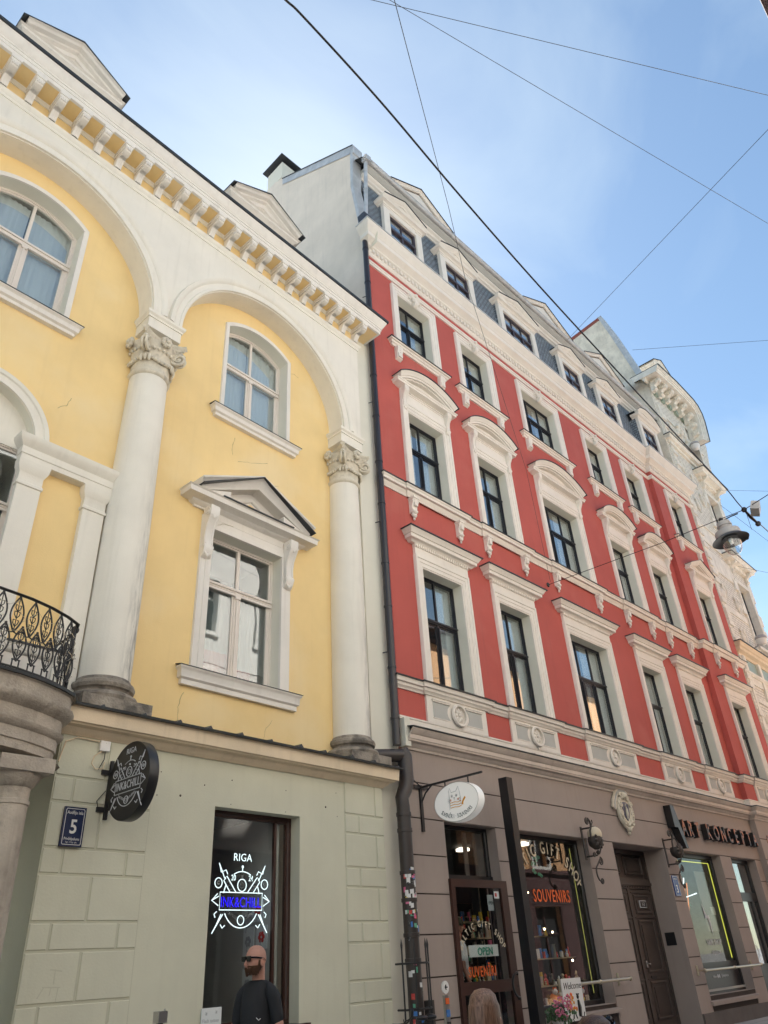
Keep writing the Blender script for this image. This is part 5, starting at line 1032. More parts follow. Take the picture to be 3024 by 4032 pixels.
for (a, b, z0, z1) in ((3.25, 4.75, 18.2, 21.1), (3.25, 4.75, 12.9, 16.1), (3.25, 4.75, 7.2, 10.2), (3.3, 4.7, 23.3, 25.4)):
    mb = MB(); mb.face([(a, z0), (a, z1), (b, z1), (b, z0)], [(0, 0), (0, .09), (-.08, .11), (-.18, .10), (-.2, 0)], 0); mb.box(a-.24, b+.24, -.2, 0, z0-.16, z0-.02); mb.build('window_surround', 'wstone', WB, smooth=20)
def wcorn(u0, u1, z, d, h, nm='window_cornice', br=0, arch_=0):
    mb = MB(); mb.run(u0, u1, 0, [(0, z-h), (d*.3, z-h), (d*.35, z-h*.6), (d*.8, z-h*.5), (d*.82, z-h*.3), (d, z-h*.05), (d, z)], back=.02)
    o = mb.build(nm, 'wstone', WB, smooth=20); f = MB(); f.run(u0, u1, 0, [(d, z-.005), (d+.03, z-.005), (d+.03, z+.03), (0, z+.12)], back=.02); f.build('cornice_flashing', 'flash', o, smooth=0)
    for k in range(br):
        uu = u0+.15+(u1-u0-.3)*k/max(br-1, 1); m2 = MB(); console(m2, uu, 0, z-h*.6, z-h*.6-.55, d*.75, .2); m2.build('scroll_bracket', 'wstone', o, smooth=45)
wcorn(3.0, 5.15, 22.2, .55, .42, br=2); wcorn(2.95, 5.2, 17.35, .50, .42, br=2); wcorn(-.1, 2.95, 22.95, .30, .35, br=0)
wcorn(2.9, 5.3, 11.0, .3, .3, br=2)
mb = MB(); mb.run(.0, 11.9, 0, [(0, 11.75), (.05, 11.75), (.09, 11.85), (.22, 11.92), (.24, 12.02), (.30, 12.06), (.34, 12.18), (.36, 12.22)], back=.02); o = mb.build('storey_cornice', 'peach', WB, smooth=20)
f = MB(); f.run(.0, 11.9, 0, [(.36, 12.215), (.40, 12.215), (.40, 12.25), (0, 12.36)], back=.02); f.build('cornice_flashing', 'flash', o, smooth=0)
for k in range(3): mb = MB(); mb.box(.45+k*1.75, 1.95+k*1.75, -.03, .02, 11.2, 11.72); mb.build('tile_panel', 'teal', WB, smooth=0)
for k in range(4): mb = MB(); mb.box(.12+k*1.75, .40+k*1.75, -.14, .02, 11.15, 11.75); mb.box(.12+k*1.75, .40+k*1.75, -.10, .02, 5.3, 11.15); mb.build('panel_pilaster', 'wstone', WB, smooth=0)
mb = MB(); mb.run(-.05, 5.6, 0, [(0, 10.95), (.10, 10.97), (.16, 11.04), (.16, 11.12)], back=.02); mb.build('stone_band', 'wstone', WB, smooth=0)
# boldly projecting cornice, dropping in a steep curve at the right end
cpth = [(-.95, 24.2), (-.95, 26.62), (1.5, 26.95), (3.6, 27.0), (4.15, 26.85), (4.42, 26.45), (4.42, 25.9), (4.2, 25.1), (3.95, 24.3)][1:]
mb = MB(); mb.face(cpth, [(0, -.3), (0, .90), (.05, .90), (.08, .86), (.12, .85), (.13, .80), (.22, .79), (.23, .75), (.33, .73), (.34, .12), (.42, .11), (.50, .05), (.52, 0)], 0)
mb.add([(-.95, -.90, 26.62), (-.95, 2.5, 26.62), (-.95, 2.5, 26.28), (-.95, -.75, 26.28)], [(0, 1, 2, 3)])
co = mb.build('main_cornice', 'wstone', WB, smooth=20); f = MB(); f.face(cpth, [(0, .93), (-.035, .94), (-.035, -.6), (0, -.6)], 0); f.build('cornice_flashing', 'flash', co, smooth=20)
for (uu, zz) in ((-.3, 26.25), (.55, 26.38), (1.4, 26.5), (2.25, 26.56), (3.1, 26.56), (3.72, 26.25), (3.78, 25.6), (3.62, 24.95)):
    m2 = MB(); console(m2, uu, -.10, zz, zz-.62, .52, .26); m2.build('cornice_bracket', 'wstone', co, smooth=45)
for k in range(6): mb = MB(); mb.box(.05+k*.85, .38+k*.85, -.125, -.0, 25.75+k*.05, 26.05+k*.05); mb.build('tile_panel', 'teal', WB, smooth=0)
for uu, zz in ((1.7, 24.2), (2.6, 23.7), (5.1, 22.6)):          # stucco masks and garlands
    mb = MB(); mb.ball((uu, -.12, zz), .26, 12, sc=(.8, .6, 1.1)); mb.ball((uu, -.3, zz-.02), .07, 8); mb.ball((uu, -.24, zz-.2), .10, 8)
    for s_ in (-1, 1):
        mb.ball((uu+s_*.14, -.22, zz+.2), .13, 8); mb.ball((uu+s_*.22, -.12, zz-.25), .12, 8); mb.ball((uu+s_*.12, -.08, zz-.5), .11, 8); mb.tube([(uu, -.06, zz-.6), (uu+s_*.25, -.06, zz-.75), (uu+s_*.1, -.05, zz-1.0)], [.08, .05, .03], 6)
    mb.build('stucco_mask', 'wstone', WB, smooth=50)
mb = MB(); mb.prism([(2.2, 26.5), (2.2, 29.35), (3.25, 29.95), (4.3, 29.35), (4.3, 26.5)], .15, 1.2); mb.run(2.1, 4.4, .15, [(.004, 29.0), (.05, 29.05), (.12, 29.15), (.18, 29.23), (.2, 29.3)], back=.9)
mb.face([(2.1, 29.35), (3.25, 29.98), (4.4, 29.35)], [(0, 0), (0, .12), (-.1, .16), (-.16, .22), (-.17, -.9)], .15); mb.face([(2.6, 28.2), (2.6, 28.8), (3.9, 28.8), (3.9, 28.2)], [(0, 0), (0, .08), (-.08, .08), (-.08, 0)], .15, closed=True)
mb.tube([(2.9, .08, 28.3), (3.1, .06, 28.6), (3.25, .05, 28.4), (3.4, .06, 28.6), (3.6, .08, 28.3)], .06, 7)
g3 = mb.build('roof_gablet', 'wstone', WB, smooth=20); f = MB(); f.face([(1.9, 29.42), (3.25, 30.18), (4.6, 29.42)], [(0, .25), (-.04, .25), (-.04, -1), (0, -1)], .15); f.build('gablet_flashing', 'flash', g3, smooth=0)
random.seed(21)
for uu, zz in ((.9, 21.6), (2.0, 21.2), (1.4, 19.6), (2.4, 20.3), (1.0, 15.0), (2.3, 14.6), (1.6, 12.9), (1.2, 24.0), (2.9, 24.9), (.9, 9.2), (2.4, 9.0)):   # relief cartouches on the brickwork
    mb = MB(); sc_ = random.uniform(.8, 1.15)
    for s_ in (-1, 1):
        mb.tube([(uu+s_*.05*sc_, -.03, zz-.35*sc_), (uu+s_*.22*sc_, -.05, zz-.1), (uu+s_*.2*sc_, -.05, zz+.2*sc_), (uu+s_*.05*sc_, -.04, zz+.38*sc_)], [.03, .07, .06, .03], 7)
        mb.tube([(a_, -.06, b_) for a_, b_ in spiral((uu+s_*.25*sc_, zz+.28*sc_), .1, .02, 1.4, 0, 14, s_)], .03, 6)
    mb.ball((uu, -.03, zz), .13*sc_, 10, sc=(1, .5, 1.5)); mb.build('relief_cartouche', 'wstone', WB, smooth=50)
mb = MB(); mb.prof([(-.0, 0), (-.0, 26.0), (.20, 27.1), (.95, 30.55), (1.35, 32.0), (3.9, 31.6), (12, 26), (12, 0)], -.34, -.28); mb.build('fire_wall', 'rough_wall', WB, smooth=0)
mb = MB(); mb.prof([(.12, 27.1), (.87, 30.60), (1.28, 32.15), (1.5, 32.2), (1.1, 30.5), (.4, 27.1)], -.37, .15); mb.build('zinc_capping', 'zinc', WB, smooth=0)
mb = MB(); mb.prof([(1.3, 31.98), (1.3, 32.2), (3.9, 31.82), (3.9, 31.58)], -.36, .2); mb.build('verge_tiles', 'rooftile', WB, smooth=0)
mb = MB(); mb.add([(-.3, .6, 26.4), (5.4, .6, 26.0), (5.4, 4, 27.0), (-.3, 4, 30), (-.3, 8, 26), (5.4, 8, 26)], [(0, 1, 2, 3), (3, 2, 5, 4)]); mb.build('roof', 'roofmetal', WB, smooth=0)
def wall_lamp(u, z, lab):
    t = thing('wall_lamp', lab, 'lamp', FW, (u, 0, z), 'dome lamps on the white building')
    mb = MB(); mb.tube([(u, 0, z-.3), (u, -.25, z-.25), (u, -.45, z+.05)], .03, 6); mb.build('arm', 'lampgrey', t)
    mb = MB(); mb.lathe([(0, .12), (.2, .10), (.25, .02), (.25, -.03), (.23, -.04)], u, -.48, 16, base=z+.05); mb.build('hood', 'lampgrey', t)
    mb = MB(); mb.lathe([(.23, 0), (.22, -.12), (.15, -.25), (0, -.32)], u, -.48, 16, base=z); mb.build('diffuser', 'signwhite', t)
wall_lamp(2.55, 23.55, 'round white dome lamp high under the cornice of the white building'); wall_lamp(2.35, 12.9, 'round white dome lamp on the lower storey cornice of the white building')
mb = MB(); mb.wall([(5.45, 0), (5.45, 12.1), (12, 12.1), (12, 0)], [rect(6.0, 7.4, 6.5, 10.0), rect(8.4, 9.8, 6.5, 10.0)], .0, .3, 0, 1); mb.box(12, 12.2, 0, 8, 0, 12); mb.build('lower_wing_wall', ['wbrick', 'wstone'], WB, smooth=0)
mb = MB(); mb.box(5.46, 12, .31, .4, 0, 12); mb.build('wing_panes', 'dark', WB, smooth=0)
# ================================================================= OTHER SIDE OF THE STREET (behind the camera, seen in the window panes)
def opposite(name, lab, x0, x1, y, H, m, n, rows, yaw=-.03, shift=0):
    F = Matrix.Translation((x0, y, 0)) @ Matrix.Rotation(yaw, 4, 'Z'); t = thing(name, lab, 'building', F); L_ = x1-x0
    mb = MB(); hs = []
    for r in range(rows):
        for k in range(n):
            c = L_*(k+.5)/n; z = 5.2+r*3.7
            if z+2.2 < H-.6: hs.append(rect(c-.6, c+.6, z, z+2.1))
    for k in range(n): c = L_*(k+.5)/n; hs.append(rect(c-1.0, c+1.0, .5, 3.6))
    mb.wall([(0, 0), (0, H), (L_, H), (L_, 0)], hs, 0, -.25); mb.box(0, L_, -9, -8.8, 0, H); mb.add([(0, 0, 0), (0, -9, 0), (0, -9, H), (0, 0, H), (L_, 0, 0), (L_, -9, 0), (L_, -9, H), (L_, 0, H)], [(0, 1, 2, 3), (4, 5, 6, 7)]); mb.build('wall', m, t, smooth=0)
    for h in hs:
        mb = MB(); a, b, z0, z1 = h[0][0], h[2][0], h[0][1], h[1][1]; c = (a+b)/2
        for q in ((a-.15, a, z0, z1+.15), (b, b+.15, z0, z1+.15), (a, b, z1, z1+.15), (a-.2, b+.2, z0-.15, z0)): mb.box(q[0], q[1], -.02, .08, q[2], q[3])
        mb.box(c-.04, c+.04, -.2, -.15, z0, z1); mb.box(a, b, -.205, -.145, z0+(z1-z0)*.65, z0+(z1-z0)*.65+.07); wn_ = mb.build('window', 'opp3' if z0 > 4 else 'oppdark', t, smooth=0)
        mb = MB(); mb.box(a, b, -.24, -.21, z0, z1); mb.build('window_pane', 'dark', wn_, smooth=0)
    mb = MB(); mb.box(0, L_, 0.002, .10, 3.7, 5.0); mb.box(0, L_, .1, .2, 4.9, 5.05)
    for k in range(n+1): c = L_*k/n; mb.box(max(c-.6, 0), min(c+.6, L_), .002, .08, 0, 3.7)
    mb.build('shop_front', 'oppdark', t, smooth=0)
    mb = MB(); mb.prof([(0, H-.5), (.2, H-.4), (.3, H-.1), (.5, H), (.5, H+.12), (-4.5, H+3.2), (-9, H+.1), (-9, H)], 0, L_); mb.build('roof', 'eave', t, smooth=0)
opposite('opposite_building', 'cream stucco building across the street from the yellow one', -14, 3.0, -2.0, 13.5, 'opp1', 5, 3)
opposite('opposite_building', 'white stucco building across the street, its dark eave in the top right corner', 3.0, 19.5, -1.83, 18.4, 'opp3', 5, 4, yaw=-.026)
opposite('opposite_building', 'orange stucco building farther along the far side of the street', 19.5, 40, -2.3, 15.0, 'opp2', 6, 3, yaw=-.03)
# ================================================================= STREET
mb = MB(); mb.box(-400, 400, -400, 400, -.6, -.14); solo(mb, 'ground', 'cobble', None, None, kind='structure', smooth=0)
mb = MB(); mb.box(-60, 90, -.4, 7.2, -.13, -.10); solo(mb, 'road', 'cobble', None, None, kind='structure', smooth=0)
mb = MB(); mb.add([(-60, 7.2, .0), (10.7, 7.2, 0), (31, 6.3, 0), (90, 4, 0), (90, 40, 0), (-60, 40, 0), (-60, 7.2, -.2), (10.7, 7.2, -.2), (31, 6.3, -.2), (90, 4, -.2)], [(0, 1, 2, 3, 4, 5), (0, 1, 7, 6), (1, 2, 8, 7), (2, 3, 9, 8)]); solo(mb, 'pavement', 'paving', None, None, kind='structure', smooth=0)
mb = MB(); mb.box(-60, 90, -20, -.4, -.2, -.0); solo(mb, 'pavement', 'paving', None, None, kind='structure', smooth=0)
# ================================================================= SIGNS AND FITTINGS ON THE YELLOW BUILDING
def rotpart(mb, start, origin, ang):
    R = Matrix.Rotation(ang, 3, 'Z'); o = Vector(origin)
    for i in range(start, len(mb.v)): v = Vector(mb.v[i]); mb.v[i] = tuple(o+R @ (v-o))
# round projecting sign: built flat (disc facing -w) then turned about its bracket
sg = thing('round_shop_sign', 'round black light box sign reading RIGA INK&CHILL beside the house number', 'sign', FY, (4.9, 0, 3.7))
cu, cw, cz, r_, ang = 4.93, -.54, 3.72, .455, radians(-90)
def turned(mb): rotpart(mb, 0, (cu, cw, 0), ang); return mb
mb = MB(); mb.face(arc(cu, cz, r_*.995, 0, 2*pi, 64)[:-1], [(-.018, .066), (.004, .066), (.008, .058), (.008, -.058), (.004, -.066), (-.018, -.066)], cw, closed=True); turned(mb).build('rim', 'black', sg, smooth=30)
mb = MB(); mb.prism(arc(cu, cz, r_*.99, 0, 2*pi, 64)[:-1], cw-.06, cw+.06); turned(mb).build('face', 'signblack', sg, smooth=0)
def emblem(mb, cu, cz, w, R, t, m=0, m2=0, R2=False):       # crossed tattoo machines, ring and name plate in line work
    def ln(pts, rr=t, closed=False, mm=m): mb.tube([(cu+x*R, w, cz+y*R) for x, y in pts], rr, 5, m=mm, closed=closed)
    for a0, a1 in ((62, 118), (150, 168), (12, 30), (-150, -30)):
        a0, a1 = radians(a0), radians(a1); ln([(.62*cos(a0+(a1-a0)*i/16), -.0+.68*sin(a0+(a1-a0)*i/16)) for i in range(17)])
    ln([(-.72, .16), (.72, .16), (.72, -.26), (-.72, -.26)], closed=True)
    def circ(x, y, r, mm=m, rr=t): ln([(x+r*cos(2*pi*i/18), y+r*sin(2*pi*i/18)) for i in range(18)], rr, True, mm)
    circ(0, .34, .15); circ(0, .34, .07, m2, t*.6); circ(-.79, .38, .12); circ(.79, .38, .12); circ(-.79, .38, .04, m2); circ(.79, .38, .04, m2); circ(0, -.50, .11); circ(0, -.5, .05, m2, t*.6)
    ln([(0, .68), (0, .80)]); circ(0, .80, .025)
    for s_ in (-1, 1):
        ln([(s_*.20, .17), (s_*.52, .55), (s_*.60, .50), (s_*.66, .62), (s_*.80, .86), (s_*.72, .64), (s_*.56, .70), (s_*.50, .60)]); ln([(s_*.40, .17), (s_*.62, .44), (s_*.56, .50)])
        ln([(s_*.76, -.16), (s_*.98, -.04), (s_*.80, .12)]); ln([(s_*.76, .06), (s_*.98, -.04)]); ln([(s_*.60, -.36), (s_*.92, -.80), (s_*.80, -.62), (s_*.66, -.36)]); ln([(s_*.66, -.60), (s_*.60, -.68), (s_*.52, -.62)]); ln([(s_*.80, -.30), (s_*.88, -.36), (s_*.84, -.44)])
        for k in range(3): ln([(s_*(.34+.05*k), .24+.10*k), (s_*(.44+.05*k), .19+.10*k)], t*.5, mm=m2)
    mb.ball((cu, w, cz+.56*R), .035*R, 6, m=m2); mb.ball((cu-.36*R, w, cz+.5*R), .02*R, 6, m=m2); mb.ball((cu+.36*R, w, cz+.5*R), .02*R, 6, m=m2)
mb = MB(); wf = cw-.064; emblem(mb, cu, cz-.03, wf, .39, .0052, R2=True)
mb.text('RIGA', cu, cz+.325, wf, .095, ext=.003, off=.002, spacing=1.05); mb.text('INK&CHILL', cu, cz-.092, wf, .137, ext=.003, sx=.74, off=.004, spacing=1.06)
for ch_, x in (('20', -.115), ('24', .115)): mb.text(ch_, cu+x, cz+.14, wf, .06, ext=.002, off=.002)
mb.text('TATTOO', cu-.12, cz-.20, wf, .04, ext=.002, rot=-.4); mb.text('STUDIO', cu+.12, cz-.20, wf, .04, ext=.002, rot=.4); turned(mb).build('sign_print', 'signprint', sg, smooth=0)
mb = MB(); mb.box(4.87, 4.91, -.085, -.045, 3.34, 4.04)
for z in (3.46, 3.90): mb.box(4.78, 4.93, -.05, 0, z-.028, z+.028); mb.tube([(4.90, -.06, z), (4.93, -.18, z)], .018, 6)
mb.build('wall_bracket', 'iron', sg)
# number plate
pl = thing('house_number_plate', 'navy enamel plate with the number 5 and Audēju iela', 'sign', FY, (4.5, 0, 3.2))
mb = MB(); mb.prism([(4.372, 3.02), (4.372, 3.455), (4.645, 3.455), (4.645, 3.02)], -.058, -.031); mb.build('plate', 'navy', pl, smooth=0)
mb = MB(); mb.face([(4.39, 3.05), (4.39, 3.42), (4.40, 3.437), (4.617, 3.437), (4.627, 3.42), (4.627, 3.05), (4.617, 3.038), (4.40, 3.038)], [(0, 0), (0, .003), (.006, .003), (.006, 0)], -.058, closed=True)
mb.text('Audēju iela', 4.508, 3.375, -.058, .053, ext=.002, sx=.83, off=.006); mb.text('5', 4.508, 3.165, -.058, .215, ext=.002, off=.02, sx=.9); mb.text('Privātīpašums', 4.508, 3.09, -.058, .043, ext=.002, sx=.80, off=.006); mb.text('3.gr., 119 gr. geb.', 4.508, 3.06, -.058, .023, ext=.001, sx=.9); mb.build('plate_lettering', 'signwhite', pl, smooth=0)
jb = thing('junction_box', 'small white cable junction box under the peach ledge', 'box', FY, (4.76, 0, 4.2))
mb = MB(); mb.box(4.695, 4.83, -.07, -.03, 4.15, 4.275); mb.ball((4.77, -.07, 4.25), .006, 6); mb.build('box', 'signwhite', jb, smooth=0)
mb = MB(); mb.tube([(4.74, -.05, 4.15), (4.64, -.05, 4.07), (4.62, -.05, 3.98), (4.68, -.05, 3.92), (4.78, -.05, 3.94), (4.80, -.04, 4.02)], .007, 5); mb.tube([(4.70, -.04, 4.26), (4.4, -.04, 4.27), (4.25, -.04, 4.2), (4.20, -.04, 3.95)], .008, 5); mb.tube([(4.78, -.05, 4.15), (4.78, -.05, 4.05), (4.72, -.05, 3.92)], .006, 5, m=1); mb.tube([(4.86, -.05, 3.68), (4.76, -.05, 3.55), (4.80, -.05, 3.44)], .005, 5, m=1); mb.build('cable', ['peach', 'black'], jb)
# neon in the tattoo shop window
nn = thing('neon_sign', 'glowing white and blue neon emblem RIGA 2024 INK&CHILL in the dark shop window', 'sign', FY, (7.35, .35, 2.5))
wn = .33
mb = MB(); emblem(mb, 7.35, 2.555, wn, .52, .0068, 0, 1); mb.text('RIGA', 7.35, 3.045, wn, .145, ext=.004, off=-.006, spacing=1.05); 
for ch_, x in (('20', -.155), ('24', .155)): mb.text(ch_, 7.35+x, 2.79, wn, .105, ext=.004, sx=.8, off=.0)
mb.build('neon_outline', ['neonw', 'signgrey'], nn)
mb = MB(); mb.text('INK&CHILL', 7.35, 2.455, wn, .185, ext=.006, sx=.74, off=-.008, spacing=1.06); mb.build('neon_lettering', 'neonb', nn, smooth=0)
mb = MB(); mb.text('TATTOO', 7.20, 2.335, wn, .055, ext=.002, rot=-.4); mb.text('STUDIO', 7.50, 2.335, wn, .055, ext=.002, rot=.4); mb.build('printed_lettering', 'signgrey', nn, smooth=0)
ps = thing('price_poster', 'small white poster reading Flash tattoo 50€ leaning in the tattoo shop window', 'poster', FY, (6.7, -.02, 1.1))
mb = MB(); mb.box(6.53, 6.83, -.03, -.015, .88, 1.32); mb.build('sheet', 'paper', ps, smooth=0)
mb = MB(); mb.text('Flash tattoo', 6.67, 1.17, -.031, .052, ext=.002, off=.002); mb.text('50€', 6.66, 1.085, -.031, .078, ext=.002, off=.004)
for x, z in ((6.60, 1.26), (6.75, 1.27), (6.77, 1.12)):
    for k in range(6): a = k*pi/3; mb.tube([(x, -.031, z), (x+.022*cos(a), -.031, z+.022*sin(a))], .0022, 4)
mb.build('poster_print', 'signgrey', ps, smooth=0)
# ================================================================= BALCONY AND PORCH (far left)
pr_ = thing('stone_porch', 'weathered stone porch with a rounded entablature carrying the balcony', 'porch', FY, (2.38, 0, 0))
half = [(2.38, -.95), (2.8, -.935), (3.2, -.88), (3.5, -.79), (3.78, -.66), (3.98, -.53), (4.08, -.38), (4.12, -.2), (4.13, .1)]
path = [(2*2.38-a, b) for a, b in reversed(half[1:])]+half
mb = MB(); mb.plan([(a, b) for a, b in path], [(-.30, 3.78), (-.30, 3.84), (-.10, 3.84), (-.10, 3.93), (-.08, 3.94), (-.08, 4.06), (-.06, 4.07), (-.03, 4.10), (-.02, 4.13), (-.06, 4.14), (-.06, 4.28), (-.04, 4.29), (.02, 4.33), (.05, 4.37), (.05, 4.40), (.0, 4.41), (.0, 4.56), (.02, 4.58)]); mb.build('entablature', 'stone', pr_, smooth=40)
mb = MB(); mb.plan(path, [(.02, 4.578), (.05, 4.578), (.055, 4.61), (-.05, 4.63)]); s0 = len(mb.v); mb.add([(a, b, 4.625) for a, b in path], [tuple(range(len(path)))]); mb.build('deck_flashing', 'flash', pr_, smooth=20)
mb = MB(); mb.add([(a, b*.93, 3.80) for a, b in path], [tuple(range(len(path)))]); mb.build('soffit', 'stone', pr_, smooth=0)
for u, w_ in ((3.53, -.48), (1.23, -.48)):
    mb = MB(); mb.lathe([(.27, 0), (.27, .1), (.25, .14), (.26, .2), (.225, .24)]+[(.222-.03*(i/10)**1.5, .24+3.06*i/10) for i in range(11)]+[(.205, 3.31), (.205, 3.35), (.19, 3.36), (.19, 3.48), (.21, 3.49), (.235, 3.53), (.27, 3.58), (.275, 3.62)], u, w_, 32)
    mb.box(u-.30, u+.30, w_-.30, w_+.30, 3.62, 3.77); mb.build('porch_column', 'stone', pr_, smooth=40)
ib = thing('balcony_railing', 'black wrought iron railing of pointed ovals round the balcony, fairy lights tangled in it', 'railing', FY, (2.38, 0, 4.6))
# resample the path
P = [(a, b) for a, b in [(2*2.38-q[0]+.0, q[1]) for q in reversed(half[1:])]+half]
def resample(P, step):
    out = [P[0]]; acc = 0; s_ = 0
    for i in range(len(P)-1):
        a, b = Vector(P[i]), Vector(P[i+1]); L_ = (b-a).length; t = step-acc
        while t <= L_: out.append(tuple(a.lerp(b, t/L_))); t += step
        acc = L_-(t-step)
    return out
PP = [(2.38+(a-2.38)*.965, b*.96 if b < 0 else b) for a, b in P]; PP = [(a, min(b, -.22)) for a, b in PP if b < .05]; PP = PP[1:-1]+[]
PP = [p for p in PP]; PP[-1] = (4.02, -.25); PP[0] = (.74, -.25)
st_ = resample(PP, .205); z0, zt = 4.63, 5.50
mb = MB(); mb.tube([(a, b, zt) for a, b in PP], .020, 8, flat=(.7, 1.3)); mb.tube([(a, b, z0+.03) for a, b in PP], .012, 6)
mb.build('handrail', 'iron', ib)
for k in range(len(st_)-1):
    a, b = Vector(st_[k]), Vector(st_[k+1]); c = (a+b)/2; t = (b-a).normalized()
    def pt(x, z): q = c+t*x; return (q.x, q.y, z)
    mb = MB(); hw = .078
    for (zc, zh, dx) in ((zt-.24, .215, 0), (z0+.30, .20, .1)):
        for s_ in (-1, 1): mb.tube([pt(dx+s_*hw*sin(pi*i/12), zc-zh+2*zh*i/12) for i in range(13)], .0105, 6)
        mb.tube([pt(dx, zc-zh), pt(dx, zc+zh)], .006, 5)
        for s_ in (-1, 1):
            for q in (-.10, 0, .08): mb.tube([pt(dx, zc+q-.05), pt(dx+s_*.03, zc+q-.01), pt(dx+s_*.032, zc+q+.03), pt(dx+s_*.015, zc+q+.028)], .006, 5)
        mb.ball(pt(dx, zc+.04), .016, 6); mb.ball(pt(dx, zc+zh), .017, 6)
    mb.tube([pt(-.1, zt-.42), pt(-.05, zt-.47), pt(0, zt-.45)], .009, 5); mb.tube([pt(.1, zt-.42), pt(.05, zt-.47), pt(0, zt-.45)], .009, 5); mb.tube([pt(0, zt-.02), pt(0, zt)], .012, 6)
    for x in (.06, .14): mb.tube([pt(x, z0), pt(x, z0+.11)], .009, 6)
    mb.tube([pt(.05, z0+.115), pt(.15, z0+.115)], .009, 6)
    mb.build('railing_panel', 'iron', ib)
mb = MB(); mb.tube([(4.02, -.25, z0), (4.02, -.25, zt-.02)], .026, 8); mb.ball((4.02, -.25, zt+.035), .052, 14)
mb.tube([(4.02, -.25, zt), (4.05, -.02, zt), (4.06, .3, zt)], .018, 6)
for q in (.1, .2, .3): mb.tube([(4.04, -.25+q, z0), (4.04, -.25+q, zt)], .012, 6)
mb.build('end_post', 'iron', ib)
random.seed(2); mb = MB()
for j in range(5):
    pts = []
    for k in range(60):
        i = min(int(k/60*(len(PP)-1)), len(PP)-2); f_ = k/60*(len(PP)-1)-i; a = Vector(PP[i]).lerp(Vector(PP[i+1]), f_); pts.append((a.x+random.uniform(-.03, .03), a.y+random.uniform(-.035, .03), zt-.2-.1*j+random.uniform(-.1, .1)))
    mb.tube(pts, .0032, 4)
for j in range(26):
    x, y = 3.96+random.uniform(-.12, .08), -.28+random.uniform(-.05, .05); z = z0+random.uniform(.1, .7); mb.tube([(x, y, z), (x+random.uniform(-.08, .08), y-.02, z+random.uniform(-.1, .12)), (x+random.uniform(-.1, .1), y, z+random.uniform(-.1, .1))], .004, 4, m=1 if j % 3 else 0)
mb.build('string_lights', ['brass', 'black'], ib)
# ================================================================= THINGS ON THE RED BUILDING'S GROUND FLOOR
ov = thing('oval_shop_sign', 'white oval light box sign with a drawn cat and SUVENĪRI SOUVENIRS', 'sign', FR, (.75, -.45, 4.1))
cu, cw, cz, ang = .41, -.90, 4.02, radians(-90); ea, eb = .50, .325
def turned(mb): rotpart(mb, 0, (cu, cw, 0), ang); return mb
ell = [(cu+ea*cos(2*pi*i/56), cz+eb*sin(2*pi*i/56)) for i in range(56)]
mb = MB(); mb.prism(ell, cw-.085, cw+.085); turned(mb).build('face', 'signlit', ov, smooth=30)
mb = MB(); mb.face(list(reversed(ell)), [(.0, .087), (.010, .087), (.012, .06), (.010, .055), (.010, -.055), (.012, -.06), (.010, -.087), (0, -.087)], cw, closed=True); turned(mb).build('rim', 'steel', ov, smooth=30)
wf = cw-.088; mb = MB()
s1 = 'SUVENĪRI·SOUVENIRS'; n = len(s1)-1
for i, ch_ in enumerate(s1):
    t = radians(213)+radians(112)*i/n; mb.text(ch_, cu+(ea-.085)*cos(t), cz+(eb-.085)*sin(t)-.025, wf, .095, ext=.002, sx=.70, off=.006, rot=atan2(cos(t)*eb, -sin(t)*ea))
def ln(pts, m, t=.0042): mb.tube([(cu+x, wf, cz+y) for x, y in pts], t, 5, m=m)
ln([(-.13, -.08), (-.14, .19), (-.12, .24), (-.085, .165), (.02, .17), (.075, .245), (.10, .15), (.12, -.06)], 1); ln([(-.14, .16), (-.15, -.12)], 1, .003)
for k in range(3): ln([(-.13, -.01-.04*k), (-.03, .00-.042*k), (.05, -.015-.04*k), (.12, .0-.04*k)], 2, .006)
mb.tube([(cu+.14, wf, cz-.07), (cu+.155, wf, cz-.02), (cu+.18, wf, cz+.01), (cu+.215, wf, cz+.045)], .018, 8, m=2, flat=(1, .3)); 
for s_ in (-1, 1):
    mb.ball((cu-.03+s_*.05, wf, cz+.10), .026, 10, m=1, sc=(1, .1, 1)); mb.ball((cu-.03+s_*.05, wf-.001, cz+.10), .022, 10, m=3, sc=(1, .15, 1)); mb.ball((cu-.03+s_*.05+.004, wf-.004, cz+.10), .010, 8, m=0, sc=(1, .2, 1)); mb.ball((cu-.03+s_*.085, wf, cz+.035), .022, 8, m=4, sc=(1, .1, 1))
    for k in range(3): ln([(-.03+s_*.10, .045-.02*k), (-.03+s_*.15, .055-.025*k)], 0, .0025)
mb.ball((cu-.03, wf, cz+.065), .011, 8, m=0, sc=(1, .2, .8)); ln([(-.03, .055), (-.03, .03)], 0, .0025)
turned(mb).build('sign_print', ['signink', 'signgrey', 'signorange', 'signwhite', 'signpink'], ov, smooth=0)
mb = MB(); mb.box(.38, .44, -.04, -.0, 3.66, 4.46); mb.tube([(.41, -.03, 4.42), (.41, -1.47, 4.42)], .021, 6)
for q in (-.62, -1.15): mb.tube([(.41, q, 4.42), (.41, q, cz+eb*.80)], .013, 6)
mb.tube([(.41, -.03, 4.15), (.41, -.14, 4.30), (.41, -.30, 4.41)], .016, 6); mb.box(.22, .60, -.05, -.03, 4.39, 4.45); mb.tube([(.05, -.02, 4.72), (.18, -.04, 4.55), (.38, -.07, 4.42)], .010, 5); mb.build('wall_bracket', 'iron', ov)
mb = MB(); mb.box(2.33, 2.52, -.62, -.42, 0, 4.72); solo(mb, 'square_post', 'black', 'tall square black post standing between the gift shop door and window', 'post', FR, (2.37, -.52, 0), smooth=0)
